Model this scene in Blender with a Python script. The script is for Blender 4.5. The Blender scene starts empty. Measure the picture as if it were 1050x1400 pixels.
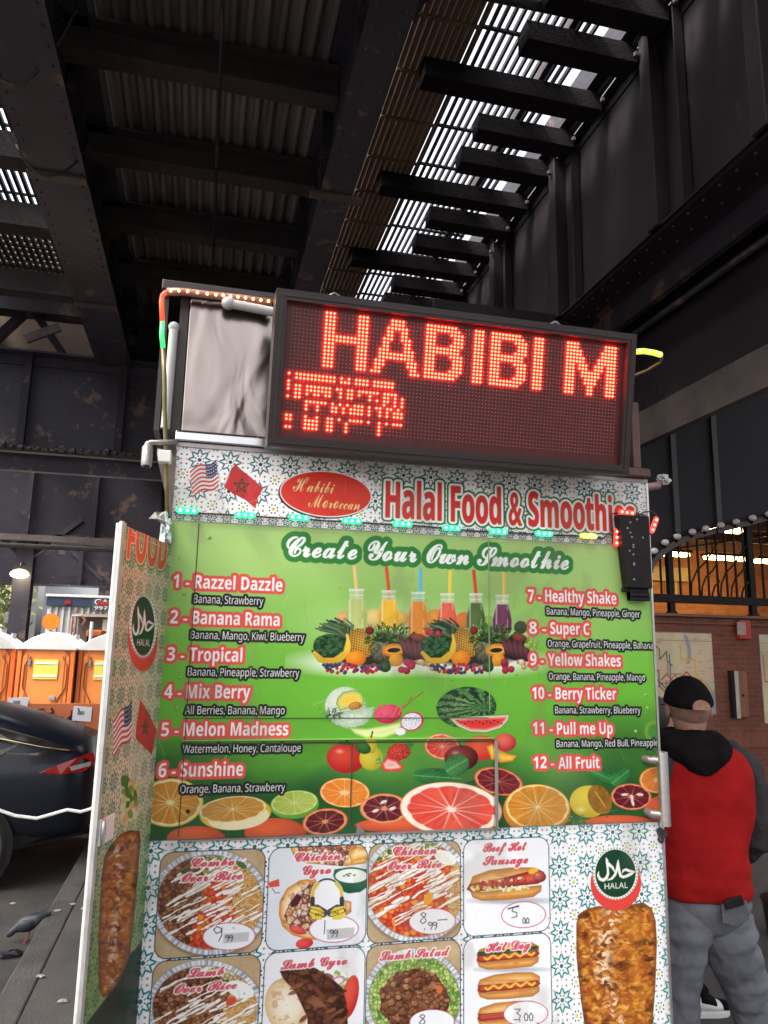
import bpy, math, random
import numpy as np
from mathutils import Vector, Matrix
random.seed(7)
S = bpy.context.scene
col = S.collection
rad = math.radians
# ------------------------------------------------------------------ camera
H = 1.8                       # the phone is held at 1.8 m
YAW, PITCH, ROLL, FPX = rad(13.519), rad(10.5986), rad(1.098), 1020.85
fw = Vector((math.sin(YAW)*math.cos(PITCH), math.cos(YAW)*math.cos(PITCH), math.sin(PITCH)))
r0 = Vector((math.cos(YAW), -math.sin(YAW), 0)); u0 = r0.cross(fw)
rt = r0*math.cos(ROLL) + u0*math.sin(ROLL); up = -r0*math.sin(ROLL) + u0*math.cos(ROLL)
CAM = Vector((0, 0, H))
cd = bpy.data.cameras.new('camera'); cam = bpy.data.objects.new('camera', cd); col.objects.link(cam)
cam.matrix_world = Matrix(((rt.x, up.x, -fw.x, 0), (rt.y, up.y, -fw.y, 0), (rt.z, up.z, -fw.z, H), (0, 0, 0, 1)))
cd.sensor_fit = 'HORIZONTAL'; cd.sensor_width = 36; cd.lens = 36*FPX/1050
cd.clip_start = .05; cd.clip_end = 2000
S.camera = cam
def ray(px, py): return fw + rt*((px-525)/FPX) - up*((py-700)/FPX)
def aty(px, py, y): d = ray(px, py); return CAM + d*(y/d.y)
def atz(px, py, z): d = ray(px, py); return CAM + d*((z-H)/d.z)
def atx(px, py, x): d = ray(px, py); return CAM + d*(x/d.x)
# ------------------------------------------------------------------ world, sun, exposure
W = bpy.data.worlds.new('World'); S.world = W; W.use_nodes = True
wn = W.node_tree
sky = wn.nodes.new('ShaderNodeTexSky'); sky.sky_type = 'NISHITA'; sky.sun_disc = False
SUN_EL, SUN_AZ = 56, 256
sky.sun_elevation = rad(SUN_EL); sky.sun_rotation = rad(SUN_AZ)
sky.air_density = 1.0; sky.dust_density = 8.0; sky.ozone_density = 1.0
hs = wn.nodes.new('ShaderNodeHueSaturation'); hs.inputs['Saturation'].default_value = .30; hs.inputs['Value'].default_value = 1.25   # thin white overcast
wn.links.new(sky.outputs[0], hs.inputs['Color']); wn.links.new(hs.outputs[0], wn.nodes['Background'].inputs[0])
wn.nodes['Background'].inputs[1].default_value = .14
sd = bpy.data.lights.new('sun', 'SUN'); sun = bpy.data.objects.new('sun', sd); col.objects.link(sun)
sd.energy = 1.5; sd.angle = rad(12); sd.color = (1, .95, .88)
az, el = rad(SUN_AZ), rad(SUN_EL)
sdir = Vector((math.sin(az)*math.cos(el), math.cos(az)*math.cos(el), math.sin(el)))
sun.rotation_euler = sdir.to_track_quat('Z', 'Y').to_euler()
S.view_settings.view_transform = 'Standard'; S.view_settings.look = 'None'
S.view_settings.exposure = 1.8; S.view_settings.gamma = 1
S.cycles.max_bounces = 7; S.cycles.diffuse_bounces = 4; S.cycles.glossy_bounces = 3
S.cycles.sample_clamp_indirect = 6
# ------------------------------------------------------------------ helpers
def lin(c):
    c = c/255. if c > 1.001 else c
    return c/12.92 if c <= .04045 else ((c+.055)/1.055)**2.4
def srgb(r, g, b): return (lin(r), lin(g), lin(b), 1)
def tag(o, label=None, cat=None, group=None, kind=None):
    if label: o['label'] = label
    if cat: o['category'] = cat
    if group: o['group'] = group
    if kind: o['kind'] = kind
    return o
def empty(name, loc=(0, 0, 0), label=None, cat=None, group=None):
    o = bpy.data.objects.new(name, None); o.location = loc; o.empty_display_size = .1
    col.objects.link(o); return tag(o, label, cat, group)
MATS = {}
def mat(name, c1, c2=None, rough=.6, metal=0, scale=8, detail=4, bump=0, bscale=None, emit=None, estr=0, spec=.5, coat=0, stretch=None, thr=(.35, .65), trans=0, patch=None):
    """noise mix of two colours (linear) + noise bump"""
    if name in MATS: return MATS[name]
    m = bpy.data.materials.new(name); m.use_nodes = True; n = m.node_tree.nodes; l = m.node_tree.links
    b = n['Principled BSDF']; MATS[name] = m
    b.inputs['Roughness'].default_value = rough; b.inputs['Metallic'].default_value = metal
    b.inputs['Specular IOR Level'].default_value = spec; b.inputs['Coat Weight'].default_value = coat
    b.inputs['Transmission Weight'].default_value = trans
    c2 = c2 or tuple(x*.75 for x in c1[:3])
    tc = n.new('ShaderNodeTexCoord'); mp = n.new('ShaderNodeMapping'); l.new(tc.outputs['Object'], mp.inputs[0])
    if stretch: mp.inputs['Scale'].default_value = stretch
    nz = n.new('ShaderNodeTexNoise'); nz.inputs['Scale'].default_value = scale; nz.inputs['Detail'].default_value = detail
    nz.inputs['Roughness'].default_value = .62
    l.new(mp.outputs[0], nz.inputs['Vector'])
    cr = n.new('ShaderNodeValToRGB'); cr.color_ramp.elements[0].position = thr[0]; cr.color_ramp.elements[1].position = thr[1]
    cr.color_ramp.elements[0].color = (*c1[:3], 1); cr.color_ramp.elements[1].color = (*c2[:3], 1)
    l.new(nz.outputs['Fac'], cr.inputs[0]); l.new(cr.outputs[0], b.inputs['Base Color'])
    if patch:                                            # flaked or rusted patches with a ragged edge
        pc, ps, pt = patch; n3 = n.new('ShaderNodeTexNoise'); n3.inputs['Scale'].default_value = ps; n3.inputs['Detail'].default_value = 9; n3.inputs['Roughness'].default_value = .7
        l.new(mp.outputs[0], n3.inputs['Vector']); c3 = n.new('ShaderNodeValToRGB'); c3.color_ramp.elements[0].position = pt; c3.color_ramp.elements[1].position = pt+.05
        l.new(n3.outputs['Fac'], c3.inputs[0]); mx = n.new('ShaderNodeMix'); mx.data_type = 'RGBA'; l.new(c3.outputs[0], mx.inputs[0]); l.new(cr.outputs[0], mx.inputs[6]); mx.inputs[7].default_value = (*pc, 1)
        l.new(mx.outputs[2], b.inputs['Base Color'])
    if bump:
        n2 = n.new('ShaderNodeTexNoise'); n2.inputs['Scale'].default_value = bscale or scale*3; n2.inputs['Detail'].default_value = 5
        l.new(mp.outputs[0], n2.inputs['Vector'])
        bp = n.new('ShaderNodeBump'); bp.inputs['Strength'].default_value = bump; bp.inputs['Distance'].default_value = .02
        l.new(n2.outputs['Fac'], bp.inputs['Height']); l.new(bp.outputs[0], b.inputs['Normal'])
    if emit:
        b.inputs['Emission Color'].default_value = (*emit[:3], 1); b.inputs['Emission Strength'].default_value = estr
    return m
def wloc(o):
    return o.location + (o.matrix_parent_inverse.translation + wloc(o.parent) if o.parent else Vector((0, 0, 0)))
class MB:
    def __init__(s): s.v = []; s.f = []; s.m = []
    def add(s, vs, fs, mi=0):
        k = len(s.v); s.v += [tuple(v) for v in vs]; s.f += [tuple(i+k for i in f) for f in fs]; s.m += [mi]*len(fs); return s
    def box(s, a, b, mi=0, M=None):
        x0, x1 = sorted((a[0], b[0])); y0, y1 = sorted((a[1], b[1])); z0, z1 = sorted((a[2], b[2]))
        vs = [Vector(p) for p in ((x0,y0,z0),(x1,y0,z0),(x1,y1,z0),(x0,y1,z0),(x0,y0,z1),(x1,y0,z1),(x1,y1,z1),(x0,y1,z1))]
        if M: vs = [M @ v for v in vs]
        return s.add(vs, [(0,3,2,1),(4,5,6,7),(0,1,5,4),(1,2,6,5),(2,3,7,6),(3,0,4,7)], mi)
    def bar(s, p, q, w, h, mi=0, upv=(0, 0, 1)):
        p, q = Vector(p), Vector(q); d = (q-p).normalized(); u = Vector(upv)
        if abs(d.dot(u)) > .98: u = Vector((0, 1, 0))
        a = d.cross(u).normalized(); b = a.cross(d)
        vs = [c + a*i*w/2 + b*j*h/2 for c in (p, q) for i, j in ((-1,-1),(1,-1),(1,1),(-1,1))]
        return s.add(vs, [(0,1,2,3)[::-1],(4,5,6,7),(0,1,5,4)[::-1],(1,2,6,5)[::-1],(2,3,7,6)[::-1],(3,0,4,7)[::-1]][:2] + [(0,4,5,1)[::-1],(1,5,6,2)[::-1],(2,6,7,3)[::-1],(3,7,4,0)[::-1]], mi)
    def tube(s, pts, r, n=8, mi=0, cap=True):
        pts = [Vector(p) for p in pts]; rs = r if isinstance(r, (list, tuple)) else [r]*len(pts)
        k = len(s.v); a = None
        for i, p in enumerate(pts):
            d = (pts[min(i+1, len(pts)-1)] - pts[max(i-1, 0)]).normalized()
            if a is None: a = d.orthogonal().normalized()
            else: a = (a - d*a.dot(d)).normalized()
            b = d.cross(a)
            for j in range(n):
                t = 2*math.pi*j/n; s.v.append(tuple(p + (a*math.cos(t) + b*math.sin(t))*rs[i]))
        for i in range(len(pts)-1):
            for j in range(n):
                s.f.append((k+i*n+j, k+i*n+(j+1) % n, k+(i+1)*n+(j+1) % n, k+(i+1)*n+j)); s.m.append(mi)
        if cap:
            s.f.append(tuple(k+j for j in range(n))[::-1]); s.m.append(mi)
            s.f.append(tuple(k+(len(pts)-1)*n+j for j in range(n))); s.m.append(mi)
        return s
    def loft(s, rings, mi=0, cap=True):
        k = len(s.v); n = len(rings[0])
        for r in rings: s.v += [tuple(p) for p in r]
        for i in range(len(rings)-1):
            for j in range(n):
                s.f.append((k+i*n+j, k+i*n+(j+1) % n, k+(i+1)*n+(j+1) % n, k+(i+1)*n+j)); s.m.append(mi)
        if cap:
            s.f.append(tuple(k+j for j in range(n))[::-1]); s.m.append(mi)
            s.f.append(tuple(k+(len(rings)-1)*n+j for j in range(n))); s.m.append(mi)
        return s
    def ball(s, c, r, mi=0, n=12, m=8, sc=(1, 1, 1), M=None):
        c = Vector(c); vs = []
        for i in range(m+1):
            ph = math.pi*i/m
            for j in range(n):
                t = 2*math.pi*j/n
                v = Vector((math.sin(ph)*math.cos(t)*sc[0], math.sin(ph)*math.sin(t)*sc[1], math.cos(ph)*sc[2]))*r
                vs.append(c + (M @ v if M else v))
        fs = [(i*n+j, (i+1)*n+j, (i+1)*n+(j+1) % n, i*n+(j+1) % n) for i in range(m) for j in range(n)]
        return s.add(vs, fs, mi)
    def prism(s, poly, d, mi=0):
        """closed polygon (3D points) extruded by vector d"""
        p = [Vector(q) for q in poly]; n = len(p); d = Vector(d)
        return s.add(p + [q+d for q in p], [tuple(range(n))[::-1], tuple(range(n, 2*n))] + [(i, (i+1) % n, n+(i+1) % n, n+i) for i in range(n)], mi)
    def split(s):
        """one MB per connected piece"""
        par = list(range(len(s.v)))
        def find(a):
            while par[a] != a: par[a] = par[par[a]]; a = par[a]
            return a
        for f in s.f:
            for i in f[1:]: par[find(i)] = find(f[0])
        out = {}
        for f, mi in zip(s.f, s.m):
            r = find(f[0]); mb, ix = out.setdefault(r, (MB(), {}))
            for i in f:
                if i not in ix: ix[i] = len(mb.v); mb.v.append(s.v[i])
            mb.f.append(tuple(ix[i] for i in f)); mb.m.append(mi)
        return [q[0] for q in out.values()]
    def build_each(s, name, m, parent=None, **k): return [q.build(name, m, parent, **k) for q in s.split()]
    def build(s, name, m, parent=None, smooth=False, bevel=0, label=None, cat=None, group=None, kind=None, auto=None, subsurf=0, loc=None):
        me = bpy.data.meshes.new(name); 
        vs = s.v
        if loc is not None: vs = [(a-loc[0], b-loc[1], c-loc[2]) for a, b, c in vs]
        me.from_pydata(vs, [], s.f)
        for q in (m if isinstance(m, (list, tuple)) else [m]): me.materials.append(q)
        me.polygons.foreach_set('material_index', s.m)
        import bmesh
        bm = bmesh.new(); bm.from_mesh(me); bmesh.ops.recalc_face_normals(bm, faces=bm.faces); bm.to_mesh(me); bm.free()
        if smooth:
            me.polygons.foreach_set('use_smooth', [True]*len(me.polygons))
        o = bpy.data.objects.new(name, me); col.objects.link(o)
        if loc is not None: o.location = loc
        if parent:
            o.parent = parent
            pl = wloc(parent)
            if loc is None: o.matrix_parent_inverse = Matrix.Translation(-pl)
            else: o.location = Vector(loc) - pl
        if smooth and auto: 
            me.set_sharp_from_angle(angle=rad(auto))
        if bevel:
            b = o.modifiers.new('bevel', 'BEVEL'); b.width = bevel; b.segments = 2; b.limit_method = 'ANGLE'; b.angle_limit = rad(40)
        if subsurf:
            b = o.modifiers.new('sub', 'SUBSURF'); b.levels = b.render_levels = subsurf
        return tag(o, label, cat, group, kind)

LEDP = 26.0
# ================================================================== setting
asphalt = mat('asphalt', (.060, .053, .046), (.026, .024, .022), rough=.85, scale=2.2, bump=.5, bscale=120, detail=8)
concrete = mat('sidewalk_concrete', (.085, .077, .070), (.042, .038, .035), rough=.85, scale=1.3, bump=.35, bscale=90, detail=9)
kerbm = mat('kerb_stone', (.082, .074, .068), (.038, .034, .032), rough=.8, scale=3, bump=.4, bscale=60, detail=8)
steel = mat('painted_steel', (.022, .020, .029), (.033, .028, .035), rough=.55, scale=1.7, bump=.25, bscale=14, detail=8, spec=.2, patch=((.10, .062, .05), 2.2, .58))
steel2 = mat('grey_blue_steel', (.040, .039, .056), (.027, .024, .034), rough=.5, scale=1.2, bump=.2, bscale=10, detail=9, spec=.3, patch=((.13, .085, .07), 2.6, .58))
rust = mat('rusty_steel', (.050, .035, .032), (.027, .023, .026), rough=.8, scale=5, bump=.5, bscale=25, detail=9)
palesteel = mat('worn_pale_steel', (.095, .07, .062), (.05, .04, .038), rough=.65, scale=3, bump=.3, bscale=20, detail=9)
corr = mat('corrugated_zinc', (.24, .215, .21), (.14, .124, .126), rough=.5, metal=.25, scale=1.2, bump=.2, bscale=9, detail=8, stretch=(6, .6, 1))
wood = mat('old_tie_wood', (.016, .012, .013), (.009, .007, .008), rough=.85, scale=3, bump=.5, bscale=20, stretch=(1, 7, 7), spec=.1)
slat = mat('walkway_slat', (.20, .13, .085), (.11, .075, .05), rough=.7, scale=4, bump=.2, stretch=(4, .5, 4))
tan = mat('tan_panel', (.30, .22, .17), (.2, .15, .12), rough=.8, scale=1.3)
galv = mat('galvanised_steel', (.30, .30, .31), (.2, .2, .21), rough=.4, metal=.6, scale=9)
pvc = mat('grey_cable_rubber', (.02, .02, .022), (.03, .03, .03), rough=.5)

g = MB(); g.add([(-400, -400, -.15), (400, -400, -.15), (400, 900, -.15), (-400, 900, -.15)], [(0, 1, 2, 3)])
g.build('road', asphalt, kind='structure')
KX = -.90
g = MB(); g.box((KX+.16, -30, -.3), (60, 60, 0)); g.build('sidewalk', concrete, kind='structure')
g = MB()
for i in range(-6, 14):
    y = i*2.4 + .7
    g.box((KX, y+.004, -.3), (KX+.155, y+2.396, .003))
g.build('kerb', kerbm, kind='structure', bevel=.012)

# ------------------------------------------------------------------ elevated railway
rail = empty('elevated_railway', (0, 11, 0), 'dark steel elevated railway on girders passing over the food cart', 'elevated railway')
def part(mb, name, m, parent=rail, **k): return mb.build_each(name, m, parent, **k) if name in ('stiffener', 'stiffener_post', 'tie_clip', 'splice_plate', 'knee_brace', 'conduit', 'loose_cable', 'bracing_angle', 'pale_pipe', 'stiffener_post') else mb.build(name, m, parent, **k)
YA, YB = -3.0, 24.0
dgirder = mat('dark_girder_steel', (.015, .012, .016), (.024, .018, .021), rough=.6, scale=1.1, bump=.2, bscale=10, detail=9, spec=.15, patch=((.04, .026, .024), 2.4, .62))
def girder(x0, x1, zb, zt, web, name='longitudinal_girder', gm=None):
    b = MB()
    b.box((x0, YA, zb), (x1, YB, zb+.03)); b.box((x0, YA, zt-.03), (x1, YB, zt))
    b.box((web-.012, YA, zb+.03), (web+.012, YB, zt-.03))
    for sgn in (-1, 1):                                  # angle irons
        b.box((web+sgn*.012, YA, zb+.03), (web+sgn*.11, YB, zb+.045)); b.box((web+sgn*.012, YA, zb+.045), (web+sgn*.026, YB, zb+.14))
        b.box((web+sgn*.012, YA, zt-.14), (web+sgn*.026, YB, zt-.03))
    o = part(b, name, gm or steel2)
    s = MB()
    for i in range(18):
        y = YA + .66 + i*1.69
        for sgn in (-1, 1):
            s.prism([(web+sgn*.0275, y-.006, zb+.046), (web+sgn*.11, y-.006, zb+.046), (web+sgn*.11, y+.006, zb+.046), (web+sgn*.036, y+.006, zb+.046), (web+sgn*.036, y+.08, zb+.046), (web+sgn*.0275, y+.08, zb+.046)], (0, 0, zt-zb-.08))
    part(s, 'stiffener', gm or steel, o)
    r = MB()
    for i in range(150):                                 # rivet heads
        y = YA + .1 + i*.18
        for sgn in (-1, 1): r.ball((web+sgn*.027, y, zb+.10), .014, n=6, m=4); r.ball((web+sgn*.027, y, zt-.09), .014, n=6, m=4)
        r.ball((x0+.05, y, zb-.001), .014, n=6, m=4); r.ball((x1-.05, y, zb-.001), .014, n=6, m=4)
    part(r, 'rivet_row', steel2, o)
    return o
girder(-1.68, -1.20, 5.8, 6.9, -1.42)
girder(.80, 1.09, 5.8, 6.95, .92)
girder(3.36, 3.62, 5.12, 6.96, 3.44, gm=dgirder)
# outer fascia girder of the next track, pale worn flange under a dark web
b = MB(); b.box((4.0, -3, 4.10), (4.05, 24, 7)); part(b, 'web_plate', dgirder)
b = MB(); b.box((3.96, -3, 3.78), (4.04, 24, 4.10)); part(b, 'lower_flange', palesteel)
b = MB(); b.box((3.63, -3, 5.13), (4.0, 24, 5.16)); b.box((3.72, -3, 4.9), (3.78, 24, 5.13)); part(b, 'bracing_angle', steel)
b = MB()
for y in (1.2, 3.6, 4.78, 6.48, 8.17, 9.9, 11.6): b.box((3.30, y-.07, 5.15), (3.428, y+.07, 6.93)); 
part(b, 'stiffener_post', dgirder, bevel=.008)
b = MB(); b.tube([(3.33, -3, 6.985), (3.33, 24, 6.985)], .035, 10); b.tube([(3.9, -3, 4.86), (3.9, 24, 4.86)], .03, 8)
for y in range(-2, 20, 2): b.box((3.28, y+.3, 6.93), (3.38, y+.36, 7.03))
part(b, 'conduit', steel2, smooth=True, auto=40)
# corrugated deck, cross beams
b = MB(); n = 200; x0, x1 = -1.22, .96
vs = []; 
for y in (YA, YB):
    for i in range(n+1):
        x = x0 + (x1-x0)*i/n; t = (x-x0)/.135 % 1
        h = .032*max(-1, min(1, 2.2*math.sin(2*math.pi*t)))
        vs.append((x, y, 6.965 + h))
b.add(vs, [(i, i+1, n+1+i+1, n+1+i) for i in range(n)]); part(b, 'corrugated_deck', corr, smooth=True)
for yb in (3.0, 4.35, 5.85, 7.2, 8.5, 9.85, 11.5, 13.2, 14.9, 16.6, 18.3, 20, 21.7):
    b = MB(); b.box((-1.40, yb-.10, 6.60), (.90, yb+.10, 6.625)); b.box((-1.40, yb-.012, 6.625), (.90, yb+.012, 6.87)); b.box((-1.40, yb-.13, 6.87), (.90, yb+.13, 6.895))
    part(b, 'cross_beam', rust)
b = MB(); b.tube([(-.12, -2, 6.44), (-.12, 8.6, 6.44)], .016, 8); part(b, 'hanging_conduit', steel2, smooth=True)
# roof over the tracks keeps the daylight off; open strip between middle and right girder
b = MB(); b.box((-1.5, YA, 7.02), (.98, YB, 7.10)); part(b, 'deck_plate', steel)
b = MB(); b.box((3.45, YA, 7.02), (9, YB, 7.1)); part(b, 'track_deck', steel)
b = MB(); b.box((-7.0, YA, 7.02), (-3.6, 9.5, 7.1)); part(b, 'street_side_deck', steel)  # unseen deck, cut short so sunlight reaches the toilets
# ties
for i, yt in enumerate([3.2, 3.75, 4.05, 4.58, 5.03, 5.62, 6.16, 6.66, 7.27, 7.76, 8.36, 8.9, 9.45, 10.0, 10.55, 11.1, 11.65, 12.2, 12.75, 13.3, 13.85, 14.4]):
    longt = i in (2, 5, 8, 11, 14, 17, 20)
    b = MB(); b.box((1.62 if longt else 2.33, yt-.1, 6.80), (3.352, yt+.1+random.uniform(-.012, .012), 6.99), M=None)
    part(b, 'railway_tie', wood, bevel=.008)
b = MB()
for i in range(20): b.tube([(3.27, 3.2+i*.545, 6.765), (3.27, 3.2+i*.545, 6.80)], .022, 6)
part(b, 'tie_bolt', rust)
b = MB(); b.box((3.21, YA, 7.02), (3.34, YB, 7.3)); part(b, 'guard_beam', steel)
b = MB(); b.box((2.74, YA, 7.08), (2.80, YB, 7.22)); 
part(b, 'running_rail', rust)
# walkway slats: one grating each side
def grating(x0, x1, z, pitch, wd, ya, yb, name='walkway_grating', m=None):
    b = MB(); x = x0
    while x < x1:
        b.box((x, ya, z), (x+wd, yb, z+.045)); x += pitch
    y = ya + .12
    while y < yb:
        b.box((x0, y, z-.024), (x1, y+.03, z-.002)); y += .62
    return part(b, name, m or slat)
grating(1.42, 1.98, 7.0, .062, .036, 2.5, 13.5)
grating(2.0, 2.95, 7.02, .072, .023, 2.5, 13.5, 'deck_grating', steel)
b = MB(); b.box((1.1, 2.5, 7.32), (2.02, 13.5, 7.36)); part(b, 'walkway_canopy', tan)
b = MB(); b.box((1.06, 2.5, 6.99), (1.40, 4.7, 7.03)); part(b, 'walkway_plate', tan)
b = MB(); b.box((1.06, 3.75, 6.94), (1.85, 4.55, 6.985)); part(b, 'cable_tray', steel2)
# street side grating
grating(-3.4, -1.95, 7.0, .085, .040, 3, 11, 'street_grating', steel)
b = MB(); yy = 9.85
while yy < 12: b.box((-3.6, yy, 7.35), (-1.7, yy+.11, 7.4)); yy += .15
part(b, 'street_canopy', tan)
for y in (3.6, 5.2, 6.5, 7.45, 8.75, 10.5):
    b = MB(); b.box((-3.6, y-.12, 6.55), (-1.69, y+.12, 6.58)); b.box((-3.6, y-.012, 6.58), (-1.69, y+.012, 6.9)); part(b, 'street_cross_beam', rust)
b = MB(); b.box((-3.75, YA, 5.9), (-3.5, YB, 6.95)); part(b, 'street_girder', steel)
# small plates and splice pieces on the flanges
b = MB()
for x, y, z in ((-1.44, 6.35, 5.785), (-1.44, 8.9, 5.785), (.95, 6.0, 5.785), (.95, 8.0, 5.785)): b.box((x-.24, y-.05, z-.012), (x+.24, y+.05, z+.012))
part(b, 'splice_plate', galv if False else palesteel)
# cables hung between girder flanges
def sag(p, q, s, n=14):
    p, q = Vector(p), Vector(q); return [p.lerp(q, i/n) - Vector((0, 0, s*4*(i/n)*(1-i/n))) for i in range(n+1)]
b = MB(); b.tube(sag((-1.68, 5.2, 5.82), (-1.1, 5.0, 6.4), .35), .012, 6); b.tube(sag((-1.7, 6.0, 5.8), (-1.15, 6.1, 6.0), .30), .010, 6)
part(b, 'loose_cable', pvc, smooth=True)
b = MB(); b.tube([(1.28, 4.35, 6.9), (1.30, 4.7, 6.62), (1.18, 5.0, 6.55), (1.25, 4.85, 6.75), (1.55, 4.75, 6.92), (2.1, 4.73, 6.92), (3.3, 4.70, 6.92)], .045, 10); part(b, 'drain_hose', pvc, smooth=True)
# transverse bents with panels, knee braces and columns
def bent(y, zb, zt, xa, xb, m=steel, t=.25):
    b = MB(); b.box((xa, y-.012, zb+.03), (xb, y+.012, zt-.03)); b.box((xa, y-t, zb), (xb, y+t, zb+.03)); b.box((xa, y-t, zt-.03), (xb, y+t, zt))
    b.box((xa, y-.05, zb+.03), (xb, y-.012, zb+.16)); b.box((xa, y-.05, zt-.16), (xb, y-.012, zt-.03))
    o = part(b, 'transverse_girder', m)
    s = MB(); x = xa + .3
    while x < xb: s.box((x-.05, y-.13, zb+.03), (x+.05, y-.052, zt-.03)); x += 1.28
    part(s, 'stiffener', steel, o)
    r = MB(); x = xa
    while x < xb: r.ball((x, y-t-.002, zb+.015), .018, n=6, m=4); r.ball((x, y-.054, zb+.1), .014, n=6, m=4); x += .12
    part(r, 'rivet_row', rust, o)
    return o
bent(11, 4.45, 5.86, -8, 4.0, steel2)
b = MB(); b.box((-8, 10.9, 4.16), (4, 11.02, 4.40)); part(b, 'lower_strut', steel2)
b = MB(); b.tube([(-8, 10.7, 4.42), (4, 10.7, 4.40)], .03, 8)
x = -8
while x < 3: b.ball((x, 10.66, 4.44+random.uniform(-.02, .02)), random.uniform(.02, .05), n=6, m=4); x += .11
part(b, 'rusty_edge', rust)
bent(16.5, 3.9, 6.2, -9, 4.0, steel); bent(22, 3.4, 6.6, -10, 6, steel)
b = MB(); b.box((-9, 16.1, 3.86), (4, 16.2, 3.98)); b.tube([(-9, 11.6, 3.2), (3, 11.6, 3.2)], .035, 8); part(b, 'pale_pipe', palesteel)
# pale soffit panels glimpsed between the braces above the first bent
b = MB(); b.box((-8, 11.7, 6.0), (4.0, 11.75, 6.95)); part(b, 'soffit_panel', tan)
b = MB()
for x in (-1.55, -1.02, .55, 2.2): b.box((x-.17, 11.3, 5.86), (x+.17, 11.6, 7.0))
for (x, s_) in ((-1.0, 1), (.5, -1), (.6, 1), (2.1, -1), (-2.1, -1), (-3.4, 1)):
    b.bar((x, 11.4, 5.9), (x+s_*.75, 11.4, 6.9), .16, .10)
b.box((-8, 11.2, 6.62), (4, 11.5, 6.98)); b.box((-1.7, 11.25, 6.15), (.9, 11.5, 6.28))
part(b, 'knee_brace', steel)
p = aty(35, 464, 10.6); q = aty(82, 447, 10.6); b = MB(); b.bar(p, q, .05, .12); part(b, 'loose_blade', palesteel)
for (x, y) in ((aty(26, 850, 16.5).x, 16.5), (-5.6, 11), (5.4, 11), (-2.6, 22), (-7, 22)):
    b = MB(); zt = 4.45 if y < 12 else 3.9 if y < 20 else 3.4
    b.box((x-.17, y-.16, -.15), (x+.17, y-.135, zt)); b.box((x-.17, y+.135, -.15), (x+.17, y+.16, zt)); b.box((x-.012, y-.135, -.15), (x+.012, y+.135, zt))
    b.box((x-.3, y-.3, -.15), (x+.3, y+.3, .1)); b.bar((x+.1, y, 3.6), (x+1.0, y, 4.4), .1, .1); b.bar((x-.1, y, 3.6), (x-1.0, y, 4.4), .1, .1)
    part(b, 'column', steel2)
# ================================================================== printed artwork (vertex colours computed in code)
rng = np.random.default_rng(5)
LAT = rng.random((8, 64, 64))
def vn(x, y, k=0):
    """smooth value noise, 0..1"""
    xi = np.floor(x).astype(int); yi = np.floor(y).astype(int); fx = x-xi; fy = y-yi
    fx = fx*fx*(3-2*fx); fy = fy*fy*(3-2*fy); L = LAT[k % 8]
    a = L[yi % 64, xi % 64]; b = L[yi % 64, (xi+1) % 64]; c = L[(yi+1) % 64, xi % 64]; d = L[(yi+1) % 64, (xi+1) % 64]
    return (a*(1-fx)+b*fx)*(1-fy) + (c*(1-fx)+d*fx)*fy
def fbm(x, y, o=4, k=0):
    r = 0; a = .5; t = 0
    for i in range(o): r = r + a*vn(x*2**i+i*7.3, y*2**i+i*3.1, k+i); t += a; a *= .55
    return r/t
def cells(x, y, k=0):
    """worley: distance to nearest seed, edge distance, cell id value"""
    xi = np.floor(x).astype(int); yi = np.floor(y).astype(int)
    f1 = np.full(x.shape, 9.); f2 = np.full(x.shape, 9.); idv = np.zeros(x.shape)
    A, B, C_ = LAT[k % 8], LAT[(k+3) % 8], LAT[(k+5) % 8]
    for dx in (-1, 0, 1):
        for dy in (-1, 0, 1):
            cx, cy = xi+dx, yi+dy
            px = cx + A[cy % 64, cx % 64]; py = cy + B[cy % 64, cx % 64]
            d = np.hypot(px-x, py-y); v = C_[cy % 64, cx % 64]
            near = d < f1
            f2 = np.where(near, f1, np.minimum(f2, d)); idv = np.where(near, v, idv); f1 = np.where(near, d, f1)
    return f1, f2-f1, idv
def C3(c):
    if isinstance(c, str): c = tuple(int(c[i:i+2], 16) for i in (0, 2, 4))
    return np.array(c, float)/255
def lerp(a, b, t): t = np.asarray(t)[..., None]; return a*(1-t) + b*t
def ramp(t, *cols):
    cols = [C3(c) for c in cols]; n = len(cols)-1; t = np.clip(t, 0, .9999)*n; i = t.astype(int); f = (t-i)[..., None]
    A = np.array(cols); return A[i]*(1-f) + A[i+1]*f
NR, NU, NF = np.array(rt), np.array(up), np.array(fw)
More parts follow.
